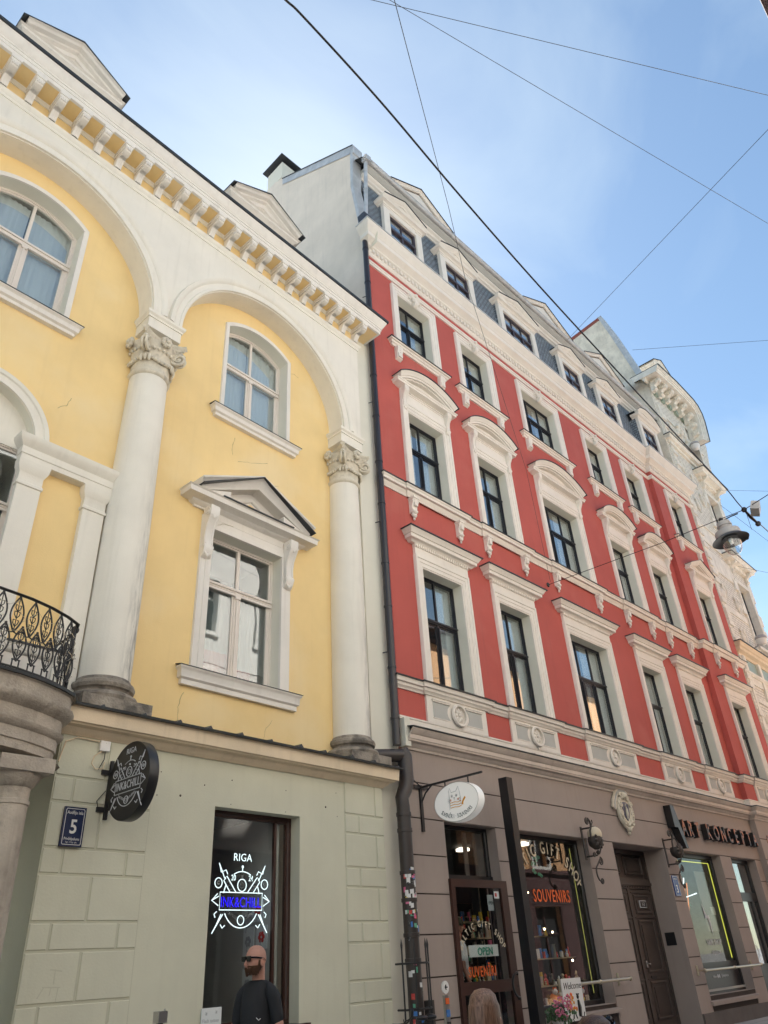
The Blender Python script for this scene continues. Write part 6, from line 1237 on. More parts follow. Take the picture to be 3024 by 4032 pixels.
cr_ = thing('coat_of_arms', 'white plaster cartouche with a dark shield and a bird under a curling ribbon', 'emblem', FR, (8.0, 0, 4.7))
SCR = .84
mb = MB(); c0, z0 = 8.05, 4.62
sh = [(c0-.26, z0+.30), (c0-.1, z0+.36), (c0+.1, z0+.36), (c0+.26, z0+.30), (c0+.27, z0-.02), (c0+.16, z0-.24), (c0, z0-.36), (c0-.16, z0-.24), (c0-.27, z0-.02)]
mb.prism(sh, -.09, 0); mb.face(sh, [(0, 0), (0, .06), (-.04, .08), (-.08, .04), (-.09, 0)], -.05, closed=True)
for s_ in (-1, 1):
    for (x, z, r0, a) in ((.30, .20, .10, 0), (.34, -.06, .09, 1), (.24, -.30, .09, 2), (.16, .42, .10, 3)):
        mb.tube([(a_, -.11, z_) for a_, z_ in spiral((c0+s_*x, z0+z), r0, .015, 1.5, a, 20, s_)], .028, 6)
    mb.tube([(c0+s_*.30, -.08, z0+.34), (c0+s_*.40, -.07, z0+.1), (c0+s_*.38, -.07, z0-.2), (c0+s_*.2, -.07, z0-.42), (c0, -.08, z0-.50)], [.03, .05, .05, .04, .03], 7)
mb.ball((c0, -.10, z0+.44), .11, 10); mb.ball((c0, -.08, z0-.50), .08, 8); mb.ball((c0, -.06, z0-.60), .05, 8); mb.xform(lambda v: Vector((8.05+(v.x-8.05)*SCR, v.y, 4.68+(v.z-4.68)*SCR))); mb.build('cartouche', 'capital', cr_, smooth=50)
mb = MB(); mb.prism([(c0+(x-c0)*.72, z0+(z-z0)*.74) for x, z in sh], -.10, -.085); mb.xform(lambda v: Vector((8.05+(v.x-8.05)*SCR, v.y, 4.68+(v.z-4.68)*SCR))); mb.build('shield', 'panelgrey', cr_, smooth=0).data.materials[0] = M['navy']
mb = MB(); mb.tube([(c0-.02, -.11, z0-.2), (c0+.0, -.11, z0-.05), (c0+.02, -.11, z0+.08)], [.012, .05, .03], 7); mb.tube([(c0+.02, -.11, z0+.08), (c0-.03, -.11, z0+.16), (c0+.02, -.11, z0+.21), (c0-.06, -.11, z0+.20)], [.02, .016, .02, .004], 6); mb.tube([(c0, -.11, z0-.05), (c0+.03, -.11, z0-.24)], .008, 5); mb.xform(lambda v: Vector((8.05+(v.x-8.05)*SCR, v.y, 4.68+(v.z-4.68)*SCR))); mb.build('bird_relief', 'capital', cr_)
mb = MB(); rib = [(c0-.62, z0+.05), (c0-.52, z0+.28), (c0-.34, z0+.50), (c0-.1, z0+.60), (c0+.12, z0+.60), (c0+.30, z0+.50)]
mb.face(rib, [(-.075, 0), (-.08, .05), (.08, .06), (.075, 0)], -.03); mb.xform(lambda v: Vector((8.05+(v.x-8.05)*SCR, v.y, 4.68+(v.z-4.68)*SCR))); rb = mb.build('ribbon', 'capital', cr_, smooth=40)
mb = MB()
for i in range(26):
    t = i/26*(len(rib)-1.001); k = int(t); a = Vector(rib[k]).lerp(Vector(rib[k+1]), t-k); mb.box(a.x-.008, a.x+.010, -.092, -.085, a.y-.045, a.y+.04)
mb.xform(lambda v: Vector((8.05+(v.x-8.05)*SCR, v.y, 4.68+(v.z-4.68)*SCR))); mb.build('ribbon_marks', 'signgrey', cr_, smooth=0)
# three-dimensional lettering over the right-hand shops
lt = thing('fascia_lettering', 'raised black and orange letters spelling ART KONCEPTA over the right hand windows', 'sign', FR, (13.5, 0, 4.4))
def letters3d(s, u0, u1, z, h, name='letter'):
    n = len(s); st = (u1-u0)/n
    for i, ch_ in enumerate(s):
        if ch_ == ' ': continue
        b = MB(); b.text(ch_, u0+st*(i+.5), z, -.11, h, ext=.15, sx=.80, off=.028); o = b.build(name, 'black', lt, smooth=0)
        f = MB(); f.text(ch_, u0+st*(i+.5), z, -.188, h, ext=.006, sx=.80, off=.020); f.build('letter_face', 'camo', o, smooth=0)
letters3d('ART', 10.80, 12.05, 4.26, .56); letters3d('KONCEPTA', 12.38, 16.25, 4.26, .56); letters3d('G', 16.95, 17.45, 4.26, .56)
b = MB(); b.prism([(10.36, 4.98), (10.56, 4.98), (10.92, 3.92), (10.78, 3.92), (10.55, 4.42), (10.36, 4.42)], -.22, -.02); b.build('emblem_wedge', 'black', lt, smooth=0)
# wrought iron lanterns
def scroll_lamp(u, lab, globe):
    t = thing('wrought_iron_lamp', lab, 'lamp', FR, (u, 0, 3.6), 'wrought iron wall lamps flanking the street door')
    mb = MB(); w_ = -.30
    def tb(pts, r=.016): mb.tube([(a, w_, b) for a, b in pts], r, 6)
    tb([(u-.02, 2.98)]+[(u-.02-.13*sin(pi*i/10), 3.14-.16*cos(pi*i/10)+.0) for i in range(1, 10)]+[(u+.02, 3.36), (u+.12, 3.44)], .017)
    tb(spiral((u+.12, 3.38), .085, .015, 1.6, pi/2, 20, -1)); tb(spiral((u+.03, 2.99), .065, .012, 1.5, pi, 18, 1)); tb(spiral((u-.10, 3.50), .055, .012, 1.5, 0, 16)); 
    tb([(u+.02, 3.5), (u+.16, 3.56), (u+.27, 3.70), (u+.29, 3.85), (u+.24, 4.0), (u+.10, 4.10), (u-.06, 4.10)], .015)
    tb([(u-.12, 3.86), (u-.10, 4.0), (u-.02, 4.10), (u-.04, 4.20), (u-.12, 4.26)], .022); tb(spiral((u-.17, 4.19), .075, .014, 1.6, pi/2, 20, 1), .018); tb([(u-.02, 4.10), (u+.06, 4.18), (u+.05, 4.24)], .012)
    mb.tube([(u+.02, w_, 3.5), (u+.02, -.02, 3.5)], .018, 6); mb.tube([(u+.02, w_, 4.08), (u+.02, -.02, 4.08)], .018, 6); mb.box(u-.01, u+.05, -.02, 0, 3.44, 4.13); mb.build('scroll_bracket', 'ironbrown', t)
    f = MB(); c = (u+.05, w_, 3.80)
    for k in range(10):
        a = 2*pi*k/10; f.ball((c[0]+.10*cos(a), c[1]-.10, c[2]+.10*sin(a)), .065, 8, sc=(1.3, .5, .6), rot=Matrix.Rotation(-a, 3, 'Y'))
    f.ball((c[0], c[1]-.13, c[2]), .05, 8); f.lathe([(.05, -.18), (.15, -.1), (.17, 0), (.15, .08)], c[0], c[1], 14, base=c[2]); f.ball((c[0]+.03, c[1], c[2]-.24), .05, 8); f.build('iron_flower', 'ironbrown', t, smooth=50)
    if globe: f = MB(); f.ball((c[0]+.02, c[1], c[2]+.13), .165, 20); f.build('globe', 'lettercream', t)
scroll_lamp(5.85, 'wrought iron scroll lamp with a cream glass globe left of the street door', True); scroll_lamp(9.88, 'wrought iron scroll lamp without globe right of the street door', False)
pl = thing('house_number_plate', 'blue enamel plate with the number 3 right of the street door', 'sign', FR, (10.05, 0, 3.0))
mb = MB(); mb.box(9.90, 10.20, -.025, -.002, 2.78, 3.25); mb.build('plate', 'blue', pl, smooth=0); mb = MB(); mb.face([(9.915, 2.795), (9.915, 3.235), (10.185, 3.235), (10.185, 2.795)], [(0, 0), (0, .003), (.008, .003), (.008, 0)], -.025, closed=True); mb.text('3', 10.05, 2.86, -.026, .25, ext=.003, off=.014); mb.text('Audēju iela', 10.05, 3.16, -.026, .05, ext=.002, sx=.85, off=.003); mb.build('plate_lettering', 'signwhite', pl, smooth=0)
def rail(u0, u1, lab):
    t = thing('guard_rail', lab, 'rail', FR, (u0, -.25, 1.16), 'brass guard rails before the shop windows')
    mb = MB(); mb.tube([(u0, -.25, 1.16), (u1, -.25, 1.16)], .028, 10)
    for u in (u0, (u0+u1)/2, u1): mb.ball((u, -.25, 1.16), .045, 10)
    mb.build('bar', 'brass', t); 
    for u in (u0+.1, u1-.1): m2 = MB(); m2.tube([(u, -.25, 1.16), (u, 0, 1.16)], .02, 8); m2.tube([(u, -.02, 1.05), (u, -.03, 1.16), (u, -.02, 1.27)], .026, 8); m2.build('wall_fixing', 'brass', t)
rail(3.9, 6.35, 'brass guard rail across the gift shop window'); rail(10.0, 13.55, 'brass guard rail across the window with the yellow light strip')
# welcome board and flowers on the sill
t = thing('welcome_board', 'white board reading Welcome with orange flowers and a black cat drawing', 'board', FR, (3.95, -.3, .6))
mb = MB(); mb.box(3.62, 4.30, -.32, -.30, .60, 1.27); mb.build('board', 'signwhite', t, smooth=0)
mb = MB(); 
sx0 = len(mb.v); mb.text('Welcome', 3.96, 1.10, -.322, .155, ext=.003, off=.0); 
for i in range(sx0, len(mb.v)): v = mb.v[i]; mb.v[i] = (v[0]+(v[2]-1.1)*.3, v[1], v[2])
mb.tube([(4.10, -.325, .66), (4.12, -.325, .80), (4.10, -.325, .92)], [.05, .06, .035], 8, flat=(1, .2)); mb.ball((4.10, -.325, .97), .045, 8, sc=(1, .2, .9)); mb.ball((4.07, -.325, 1.01), .015, 6); mb.ball((4.13, -.325, 1.01), .015, 6); mb.tube([(4.12, -.325, .66), (4.22, -.325, .65), (4.25, -.325, .72)], .010, 5)
mb.tube([(3.86, -.325, .64), (3.90, -.325, .78), (3.98, -.325, .64)], .012, 5)
random.seed(9)
for k in range(26): x, z = random.uniform(3.70, 4.04), random.uniform(.76, 1.04); mb.ball((x, -.325, z), .03, 6, m=1+k % 2, sc=(1, .2, 1))
mb.build('board_print', ['signblack', 'signorange', 'letterorange'], t, smooth=30)
t = thing('flower_pot', 'pot of pink hydrangeas on the gift shop sill', 'flowers', FR, (3.3, -.35, .6))
mb = MB(); mb.lathe([(.10, -.1), (.16, .12), (.17, .14), (.15, .14)], 3.3, -.4, 16, base=.5); mb.build('pot', 'signwhite', t)
mb = MB()
for k in range(150):
    a, e = random.uniform(0, 2*pi), random.uniform(-.2, 1.2); r0 = random.uniform(.12, .30); x, y, z = 3.25+r0*cos(a)*cos(e)*1.2, -.4+r0*sin(a)*cos(e), .68+r0*sin(e)*.7; q = random.uniform(0, 6); l_ = .06
    mb.add([(x, y, z), (x+l_*cos(q), y+.02, z+l_*sin(q)*.6+.02), (x+2*l_*cos(q), y, z+l_*sin(q)*1.2), (x+l_*cos(q)-.02, y-.03, z+l_*sin(q)*.6-.02)], [(0, 1, 2), (0, 2, 3)])
mb.build('leaves', 'leaf', t, smooth=0)
mb = MB()
for (x, z) in ((2.98, .92), (3.15, .96), (3.30, .90), (3.12, .80), (3.42, .84), (3.22, .72), (3.02, .78), (3.40, .97)):
    for k in range(22): a, e = random.uniform(0, 2*pi), random.uniform(-1.2, 1.5); mb.ball((x+.055*cos(a)*cos(e), -.55+.055*sin(a)*cos(e), z+.05*sin(e)), .017, 5)
mb.build('blossoms', 'pink', t, smooth=60)
# spiked guard in front of the pipe, stickered post, capped post, bicycle
t = thing('spiked_guard', 'black iron guard with spear points around the stickered downpipe', 'railing', FG, (10.0, 8.55, 0))
for x, y in ((9.80, 8.52), (9.95, 8.40), (10.20, 8.38), (10.36, 8.47)):
    mb = MB(); mb.tube([(x, y, .05), (x, y, 1.84), (x, y, 1.90), (x, y, 1.99)], [.013, .013, .018, .002], 6); mb.build('spear_bar', 'iron', t)
mb = MB()
for z in (1.66, 1.08): mb.tube([(9.80, 8.66, z), (9.80, 8.50, z), (9.95, 8.40, z), (10.20, 8.38, z), (10.36, 8.47, z), (10.38, 8.6, z)], .014, 6)
mb.build('cross_rail', 'iron', t)
t = thing('stickered_post', 'leaning steel post with an arrow disc and stickers left of the shop door', 'post', FG, (10.68, 8.42, 0))
mb = MB(); mb.box(10.60, 10.70, 8.40, 8.44, 0, 1.22); mb.build('post', 'steel', t, smooth=0); mb = MB(); mb.prism(arc(10.62, 1.32, .085, 0, 2*pi, 20)[:-1], 8.38, 8.40); mb.build('disc', 'signwhite', t, smooth=0)
for a, b, m_ in ((1.10, 1.18, 'letterorange'), (.94, 1.03, 'st3'), (.80, .88, 'st4')): mb = MB(); mb.box(10.61, 10.69, 8.385, 8.398, a, b); mb.build('sticker', m_, t, smooth=0)
mb = MB(); mb.tube([(10.60, 8.372, 1.32), (10.65, 8.372, 1.32)], .010, 5, m=2); mb.tube([(10.62, 8.372, 1.35), (10.60, 8.372, 1.32), (10.62, 8.372, 1.29)], .008, 5, m=2); mb.build('arrow_print', ['letterorange', 'st3', 'st4'], t, smooth=0)
mb = MB(); mb.box(10.58, 10.66, 8.66, 8.80, .72, 1.16); solo(mb, 'meter_box', 'ironbrown', 'small dark metal box on the wall behind the stickered post', 'box', FG, (10.62, 8.7, .9), smooth=0)
t = thing('capped_post', 'dark tube with a square chrome cap against the pale olive wall', 'post', FG, (5.58, 8.4, 0))
mb = MB(); mb.tube([(5.57, 8.4, 0), (5.57, 8.4, 1.27)], .035, 12); mb.build('tube', 'ironbrown', t); mb = MB(); mb.box(5.515, 5.625, 8.345, 8.455, 1.24, 1.35); mb.ball((5.60, 8.37, 1.36), .012, 6); mb.build('cap', 'steel', t, smooth=0)
bk = thing('bicycle', 'black bicycle leaning by the downpipe, only saddle and handlebar showing', 'bicycle', FG, (9.7, 8.0, 0))
yb = 8.0
for x in (9.08, 10.14):
    mb = MB(); mb.tube([(x+.34*cos(2*pi*i/32), yb, .36+.34*sin(2*pi*i/32)) for i in range(32)], .018, 6, closed=True); wh = mb.build('wheel', 'rubber', bk)
    mb = MB(); 
    for i in range(16): a = 2*pi*i/16; mb.tube([(x, yb, .36), (x+.33*cos(a), yb, .36+.33*sin(a))], .0015, 4)
    mb.build('spokes', 'steel', wh)
mb = MB()
for a, b in (((9.08, .36), (9.22, .85)), ((9.20, .80), (9.72, .32)), ((9.22, .83), (9.66, .80)), ((9.72, .32), (9.60, .92)), ((9.72, .32), (10.14, .36)), ((10.14, .36), (9.63, .80))): mb.tube([(a[0], yb, a[1]), (b[0], yb, b[1])], .016, 8)
mb.build('frame', 'black', bk)
mb = MB(); mb.tube([(9.24, yb, .84), (9.25, yb, .93), (9.16, yb, .96)], .014, 8); mb.tube([(9.06, yb-.24, 1.06), (9.10, yb-.12, .98), (9.14, yb, .96), (9.16, yb+.12, .95), (9.22, yb+.26, .95)], .012, 8); mb.tube([(9.00, yb-.30, 1.13), (9.06, yb-.24, 1.06)], .021, 8); mb.tube([(9.08, yb-.18, 1.02), (8.98, yb-.16, .99), (8.93, yb-.2, 1.02)], .008, 6); mb.build('handlebar', 'black', bk)
mb = MB(); mb.ball((9.74, yb, 1.0), .12, 14, sc=(.75, .75, .33)); mb.ball((9.56, yb, 1.0), .10, 12, sc=(1.3, .42, .3)); mb.tube([(9.62, yb, .88), (9.64, yb, 1.0)], .014, 6); mb.build('saddle', 'black', bk, smooth=60)
bk.location = (.22, 0, 0) if False else bk.location
# ================================================================= CABLES AND HANGING LAMP
def cable(name, pts, r, lab, sag=0, grp=None, m='black'):
    P = []
    for i in range(len(pts)-1):
        a, b = Vector(pts[i]), Vector(pts[i+1])
        for k in range(12): t = k/12; p = a.lerp(b, t); p.z -= sag*4*t*(1-t); P.append(p)
    P.append(Vector(pts[-1])); mb = MB(); mb.tube(P, r, 6); return solo(mb, name, m, lab, 'cable', group=grp)
def atz(px, py, z):
    d = (at(px, py, 1)-Vector((0, 0, 1.6))); return Vector((0, 0, 1.6))+d*((z-1.6)/d.z)
NODE = at(2930, 2007, 15.0); zN = NODE.z
main_pts = [atz(*p, zN) for p in ((1110, -14), (1200, 72), (1500, 402), (1800, 757), (2100, 1100), (2400, 1428), (2700, 1752), (2860, 1925))]
p_prev = main_pts[0]-(main_pts[1]-main_pts[0])*3
far = at(3060, 2125, 17.5)
def smooth_cable(pts, r, n=6):
    P = []
    for i in range(len(pts)-1):
        p0 = pts[max(i-1, 0)]; p1 = pts[i]; p2 = pts[i+1]; p3 = pts[min(i+2, len(pts)-1)]
        for k in range(8):
            t = k/8; P.append(.5*((2*p1)+(-p0+p2)*t+(2*p0-5*p1+4*p2-p3)*t*t+(-p0+3*p1-3*p2+p3)*t**3))
    P.append(pts[-1]); mb = MB(); mb.tube(P, r, n)
    return mb
mb = smooth_cable([p_prev]+main_pts+[NODE, far, far+(far-NODE)*4], .011); solo(mb, 'overhead_cable', 'black', 'thick twisted black cable running along the street above the lamp', 'cable')
ANCH = FR @ Vector((6.49, -.02, 10.49))
Wp = [ANCH, at(2420, 2206, 19.0), at(2605, 2138, 17.6), at(2800, 2058, 16.2), NODE, at(3024, 1948, 14.2)]
Wp.append(Wp[-1]+(Wp[-1]-Wp[-2])*6)
mb = MB(); mb.tube(Wp, .009, 6); mb.lathe([(.09, 0), (.07, .03), (.02, .08)], 0, 0, 10) if False else None
mb.ball(tuple(ANCH), .07, 10, sc=(1, .5, 1)); mb.ball(tuple(NODE), .06, 8); mb.ball(tuple(at(2838, 2047, 15.8)), .05, 8)
a, b = at(2955, 2035, 15), at(2985, 2062, 15.1); mb.tube([NODE, a, b], [.02, .035, .02], 6); mb.ball(tuple(b), .06, 8); solo(mb, 'span_wire', 'black', 'black span wire from the red facade across the street holding the lamp', 'cable')
# the lamp hangs from the span wire, tilted a little
D = 15.2; top = at(2878, 2033, D); LO = at(2874, 2120, D)
lamp = thing('street_lamp', 'grey bell shaped street lamp with a clear glass bowl hanging from the span wire', 'street lamp', FG, tuple(LO))
tilt = Matrix.Rotation(radians(-5), 3, fw)
def tl(mb): mb.xform(lambda v: Vector(LO)+tilt @ ((v-Vector(LO))*.92)); return mb
S = .40
mb = MB(); mb.lathe([(.30*S/.4*0+.0, .44), (.10, .44), (.145, .42), (.15, .38), (.145, .35), (.165, .34), (.165, .315), (.14, .30), (.13, .24), (.15, .21), (.22, .20), (.265, .18), (.275, .14), (.275, .05), (.26, .04)], LO.x, LO.y, 36, base=LO.z); tl(mb).build('lamp_body', 'lampgrey', lamp, smooth=35)
mb = MB(); mb.lathe([(.24, .05), (.30, .03), (.395, -.045), (.40, -.055), (.37, -.045), (.26, .0), (.17, .01), (.17, -.01), (0, -.01)], LO.x, LO.y, 40, base=LO.z); mb.ball((LO.x+.30, LO.y-.26, LO.z+.0), .06, 10, sc=(1, 1, 1.2)); tl(mb).build('lamp_rim', 'lampdark', lamp, smooth=35)
mb = MB(); mb.lathe([(.205, -.03), (.205, -.12), (.19, -.22), (.155, -.32), (.10, -.385), (.04, -.41), (0, -.412)], LO.x, LO.y, 32, base=LO.z); tl(mb).build('glass_bowl', 'lampglass', lamp)
mb = MB(); mb.tube([(LO.x, LO.y, LO.z-.01), (LO.x, LO.y, LO.z-.14)], [.05, .035], 10); tl(mb).build('light_source', 'signwhite', lamp)
mb = MB(); mb.tube([tuple(Vector((LO.x, LO.y, LO.z+.44))), tuple(top), tuple(at(2905, 2022, 15.1))], .014, 6); mb.build('hanger', 'iron', lamp)
fl = at(2975, 1998, 14.8)
t = thing('flood_lamp', 'small grey box shaped lamp clamped on the span wire beside the street lamp', 'lamp', FG, tuple(fl))
mb = MB(); mb.box(fl.x-.13, fl.x+.13, fl.y-.08, fl.y+.08, fl.z-.13, fl.z+.07); R_t = Matrix.Rotation(.5, 3, fw); mb.xform(lambda v: fl+R_t @ (v-fl)); mb.build('housing', 'lampgrey', t, smooth=0)
mb = MB(); mb.tube([fl, fl+Vector((0, 0, .16)), at(2960, 1985, 14.8)], .014, 6); mb.build('clamp', 'iron', t)
# thin wires against the sky, each at its own height
grp = 'thin wires strung across the street'
def wire(p, q, zp, zq, lab, r=.0045, ext=(0, 0), m='lampdark'):
    a, b = atz(*p, zp), atz(*q, zq); d = b-a; a2 = a-d*ext[0]; b2 = b+d*ext[1]; return cable('thin_wire', [a2, b2], r, lab, 0, grp, m)
wire((1465, 0), (3024, 375), 14, 14, 'thin wire from the top centre down to the right edge, topmost one', ext=(.3, .3))
wire((1560, 15), (3024, 880), 14, 14.5, 'thin wire crossing the sky diagonally above the red roof to the right edge', ext=(.1, .3))
q0 = FR @ Vector((6.5, -.1, 10.55)); cable('thin_wire', [atz(1545, -30, 12), atz(1765, 810, 14.0), atz(1830, 1090, 14.5)], .006, 'thin wire dropping from the top centre past the red roof to the lamp anchor', 0, grp, 'lampdark')
cable('thin_wire', [atz(1830, 1090, 14.5), FR @ Vector((6.35, -.1, 14.3)), q0], .005, 'fine dark wire lying over the red facade above the lamp anchor', 0, grp, 'lampdark')
wire((3024, 510), (2280, 1290), 12, 14, 'thin wire rising from the third roof gable to the right edge', ext=(.3, .1))
wire((2490, 1378), (3024, 1340), 15, 14, 'thin nearly level wire right of the rough gable wall', ext=(.0, .3))
wire((2830, 1930), (3024, 1934), 15, 14, 'thin level wire just above the street lamp', ext=(.0, .3))
wire((2905, 2230), (3024, 2255), 12, 11.5, 'thin wire right of the street lamp bowl', ext=(.0, .3))
wire((2836, 1988), (3050, 2150), 13, 12.2, 'thin wire passing behind the street lamp to the right edge', ext=(.0, .3))
wire((2935, 2010), (2960, 2085), zN, zN-.45, 'short drop wire from the cable crossing to the lamp rim')
# ================================================================= PEOPLE
def skin_body(name, joints, edges, m, parent, sub=2):
    bm = bmesh.new(); lay = bm.verts.layers.skin.verify(); vs = []
    for i, (p, r) in enumerate(joints): v = bm.verts.new(p); v[lay].radius = (r, r) if not isinstance(r, tuple) else r; v[lay].use_root = (i == 0); vs.append(v)
    for a, b in edges: bm.edges.new((vs[a], vs[b]))
    me = bpy.data.meshes.new(name); bm.to_mesh(me); bm.free(); o = bpy.data.objects.new(name, me); COL.objects.link(o)
    s = o.modifiers.new('s', 'SKIN'); s.use_smooth_shade = True; ss = o.modifiers.new('u', 'SUBSURF'); ss.levels = sub; ss.render_levels = sub
    dg = bpy.context.evaluated_depsgraph_get(); me2 = bpy.data.meshes.new_from_object(o.evaluated_get(dg)); o.modifiers.clear(); o.data = me2; me2.materials.clear(); me2.materials.append(M[m]); me2.shade_smooth(); o.parent = parent; return o
def head_mesh(name, mats, parent, c, yaw, H=.245, beard=None, scale=1.0):
    """head with brow, nose, lips, chin, ears; faces local -Y then turned by yaw"""
    mb = MB(); n, h = 40, 32; vs = []
    for i in range(h+1):
        t = pi*i/h; z = cos(t)                                    # +1 crown .. -1 chin
        for j in range(n):
            a = 2*pi*j/n; x, y = sin(a), -cos(a)                   # y<0 is the face
            rx = .076; ry = .098; rz = H/2
            s = sin(t)**.82
            jaw = max(0, -z)
            X = x*s*rx*(1-.26*jaw**1.5); Y = y*s*ry*(1-.10*jaw) - (0.012*jaw if y < 0 else -.030*jaw**1.2*0); Z = z*rz
            if y > 0: Y *= (1+.10*max(0, z+.1)); Y -= .035*jaw**1.5
            f = max(0, -y)**2; cx_ = abs(x)
            def g(zc, sz, xc, sx_): return math.exp(-((z-zc)/sz)**2-((cx_-xc)/sx_)**2)*f
            Y -= .006*g(.10, .10, .22, .30); Y += .010*g(-.02, .09, .34, .16); Y -= .022*g(-.26, .14, 0, .13)+.012*g(-.12, .16, 0, .10); Y += .004*g(-.40, .05, 0, .25); Y -= .010*g(-.52, .07, 0, .26); Y += .005*g(-.55, .018, 0, .24); Y -= .010*g(-.85, .14, 0, .3); X *= 1+.05*math.exp(-((z+.25)/.22)**2)*(1 if y < .3 else 0)
            vs.append((X, Y, Z))
    fs = []
    for i in range(h):
        for j in range(n):
            a = i*n+j; b = i*n+(j+1) % n; fs.append((a, b, b+n, a+n))
    mb.add(vs, fs)
    mat_i = []
    for f_ in fs:
        p = sum((Vector(vs[k]) for k in f_), Vector())/4; zz = p.z/(H/2); m = 0
        if beard and zz < -.36 and p.y < .02 and not (zz > -.60 and abs(p.x) < .024 and p.y < -.08 and zz < -.47): m = 1
        if beard and zz > -.36 and zz < -.0 and abs(p.x) > .062 and -.03 < p.y < .0: m = 1
        if beard and m == 0 and zz > -.25 and (p.y > -.01 or zz > .72) and not (zz < .15 and p.y < .02): m = 2
        mat_i.append(m)
    mb.mi = mat_i
    for s_ in (-1, 1):
        mb.tube([(s_*.078, .012+.018*cos(2*pi*i/12), -.02+.030*sin(2*pi*i/12)) for i in range(12)], .0065, 6, closed=True); mb.ball((s_*.074, .012, -.022), .02, 8, sc=(.4, .8, 1.3))
    mb.tube([(0, -.088, .022), (0, -.104, -.008), (0, -.117, -.034), (0, -.100, -.047)], [.007, .010, .014, .012], 10)
    R = Matrix.Rotation(yaw, 3, 'Z'); C_ = Vector(c); mb.xform(lambda v: C_+R @ (v*scale)); o = mb.build(name, mats, parent, smooth=70); return o, R, C_
# man in sunglasses and black t-shirt, looking to the left
t = thing('person', 'bald bearded man in black sunglasses and a black t-shirt passing the tattoo shop', 'person', FG, (4.84, 5.9, 0))
hy = radians(-90)                                                # face turned towards -x, a little to the camera
hc = (4.835, 5.9, 1.735)
fd = Vector((sin(hy), -cos(hy), 0)); sd_v = Vector((cos(hy), sin(hy), 0))   # facing direction, left-right direction
fd = Matrix.Rotation(hy, 3, 'Z') @ Vector((0, -1, 0)); sv = Matrix.Rotation(hy, 3, 'Z') @ Vector((1, 0, 0))
B = Vector((4.89, 5.93, 0)); by = radians(-66); bf = Matrix.Rotation(by, 3, 'Z') @ Vector((0, -1, 0)); bs = Matrix.Rotation(by, 3, 'Z') @ Vector((1, 0, 0))
def bp(s, f, z): return tuple(B+bs*s*.84+bf*f+Vector((0, 0, z))-Vector(t['_o']))
def person_body(t, B_, skin, shirt, trouser, H=1.0):
    J = [(bp(0, 0, .98*H), .15), (bp(0, .0, 1.12*H), .145), (bp(0, .01, 1.28*H), (.15, .125)), (bp(0, 0, 1.41*H), (.125, .10)), (bp(.11, 0, 1.44*H), .068), (bp(.175, 0, 1.405*H), .066), (bp(.215, -.01, 1.27*H), .057), (bp(.235, -.01, 1.18*H), .056),
         (bp(-.11, 0, 1.44*H), .068), (bp(-.175, 0, 1.405*H), .066), (bp(-.215, -.01, 1.27*H), .057), (bp(-.235, -.01, 1.18*H), .056), (bp(0, 0, 1.50*H), .064)]
    E_ = [(0, 1), (1, 2), (2, 3), (3, 4), (4, 5), (5, 6), (6, 7), (3, 8), (8, 9), (9, 10), (10, 11), (3, 12)]
    skin_body('t_shirt', J, E_, shirt, t)
    hand = []
    J = [(bp(0, .0, 1.40*H), .06), (bp(0, -.01, 1.52*H), .060), (bp(0, -.005, 1.665*H), .056)]; skin_body('neck', J, [(0, 1), (1, 2)], skin, t)
    for s_ in (-1, 1):
        J = [(bp(s_*.232, -.01, 1.24*H), .046), (bp(s_*.25, -.015, 1.12*H), .043), (bp(s_*.265, .04, .98*H), .038), (bp(s_*.265, .09, .88*H), .027), (bp(s_*.265, .11, .83*H), (.022, .038))]; E_ = [(0, 1), (1, 2), (2, 3), (3, 4)]; k = 4
        for i, (a, L_) in enumerate(((-.030, .075), (-.010, .085), (.010, .08), (.028, .065))):
            J += [(bp(s_*.265, .115+a, .79*H), .009), (bp(s_*.255, .125+a, (.79-L_*.5)*H), .008), (bp(s_*.24, .125+a, (.79-L_)*H), .007)]; q = len(J)-3; E_ += [(4, q), (q, q+1), (q+1, q+2)]
        J += [(bp(s_*.24, .15, .82*H), .010), (bp(s_*.225, .165, .77*H), .008)]; q = len(J)-2; E_ += [(4, q), (q, q+1)]
        skin_body('arm', J, E_, skin, t)
    J = [(bp(0, 0, .96*H), .145)]; E_ = []
    for s_, st in ((-1, .16), (1, -.16)):
        k = len(J); J += [(bp(s_*.10, 0, .86*H), .095), (bp(s_*.105, st*.5, .50*H), .07), (bp(s_*.105, st-.05, .12*H), .055)]; E_ += [(0, k), (k, k+1), (k+1, k+2)]
    skin_body('trousers', J, E_, trouser, t)
    for s_, st in ((-1, .16), (1, -.16)): f = MB(); c = bp(s_*.105, st, .045); o_ = Vector(t['_o']); f.ball((c[0]+o_.x, c[1]+o_.y, .05), .1, 10, sc=(.55, 1.35, .5), rot=Matrix.Rotation(by, 3, 'Z')); f.build('shoe', 'black', t)
person_body(t, B, 'skin', 'tshirt', 'jeans', H=1.055)
hd, R, C_ = head_mesh('head', ['skin', 'beard', 'scalp'], t, hc, hy, H=.222, beard=True, scale=1.0)
mb = MB()
for s_ in (-1, 1):
    mb.prism([(s_*.033+x*.028, .008+z*.020) for x, z in ((-1, .9), (1, 1), (1.05, -.2), (.7, -1), (-.6, -1), (-1, -.3))], -.112, -.104); mb.tube([(s_*.060, -.106, .018), (s_*.078, -.06, .018), (s_*.080, .02, .008), (s_*.080, .04, -.008)], .0048, 6, flat=(1.4, .7))
mb.tube([(-.01, -.112, .016), (.01, -.112, .016)], .005, 6); mb.tube([(-.060, -.108, .027), (.060, -.108, .027)], .004, 6)
mb.xform(lambda v: C_+R @ v); mb.build('sunglasses', 'sunglass', t, smooth=30)
mb = MB()
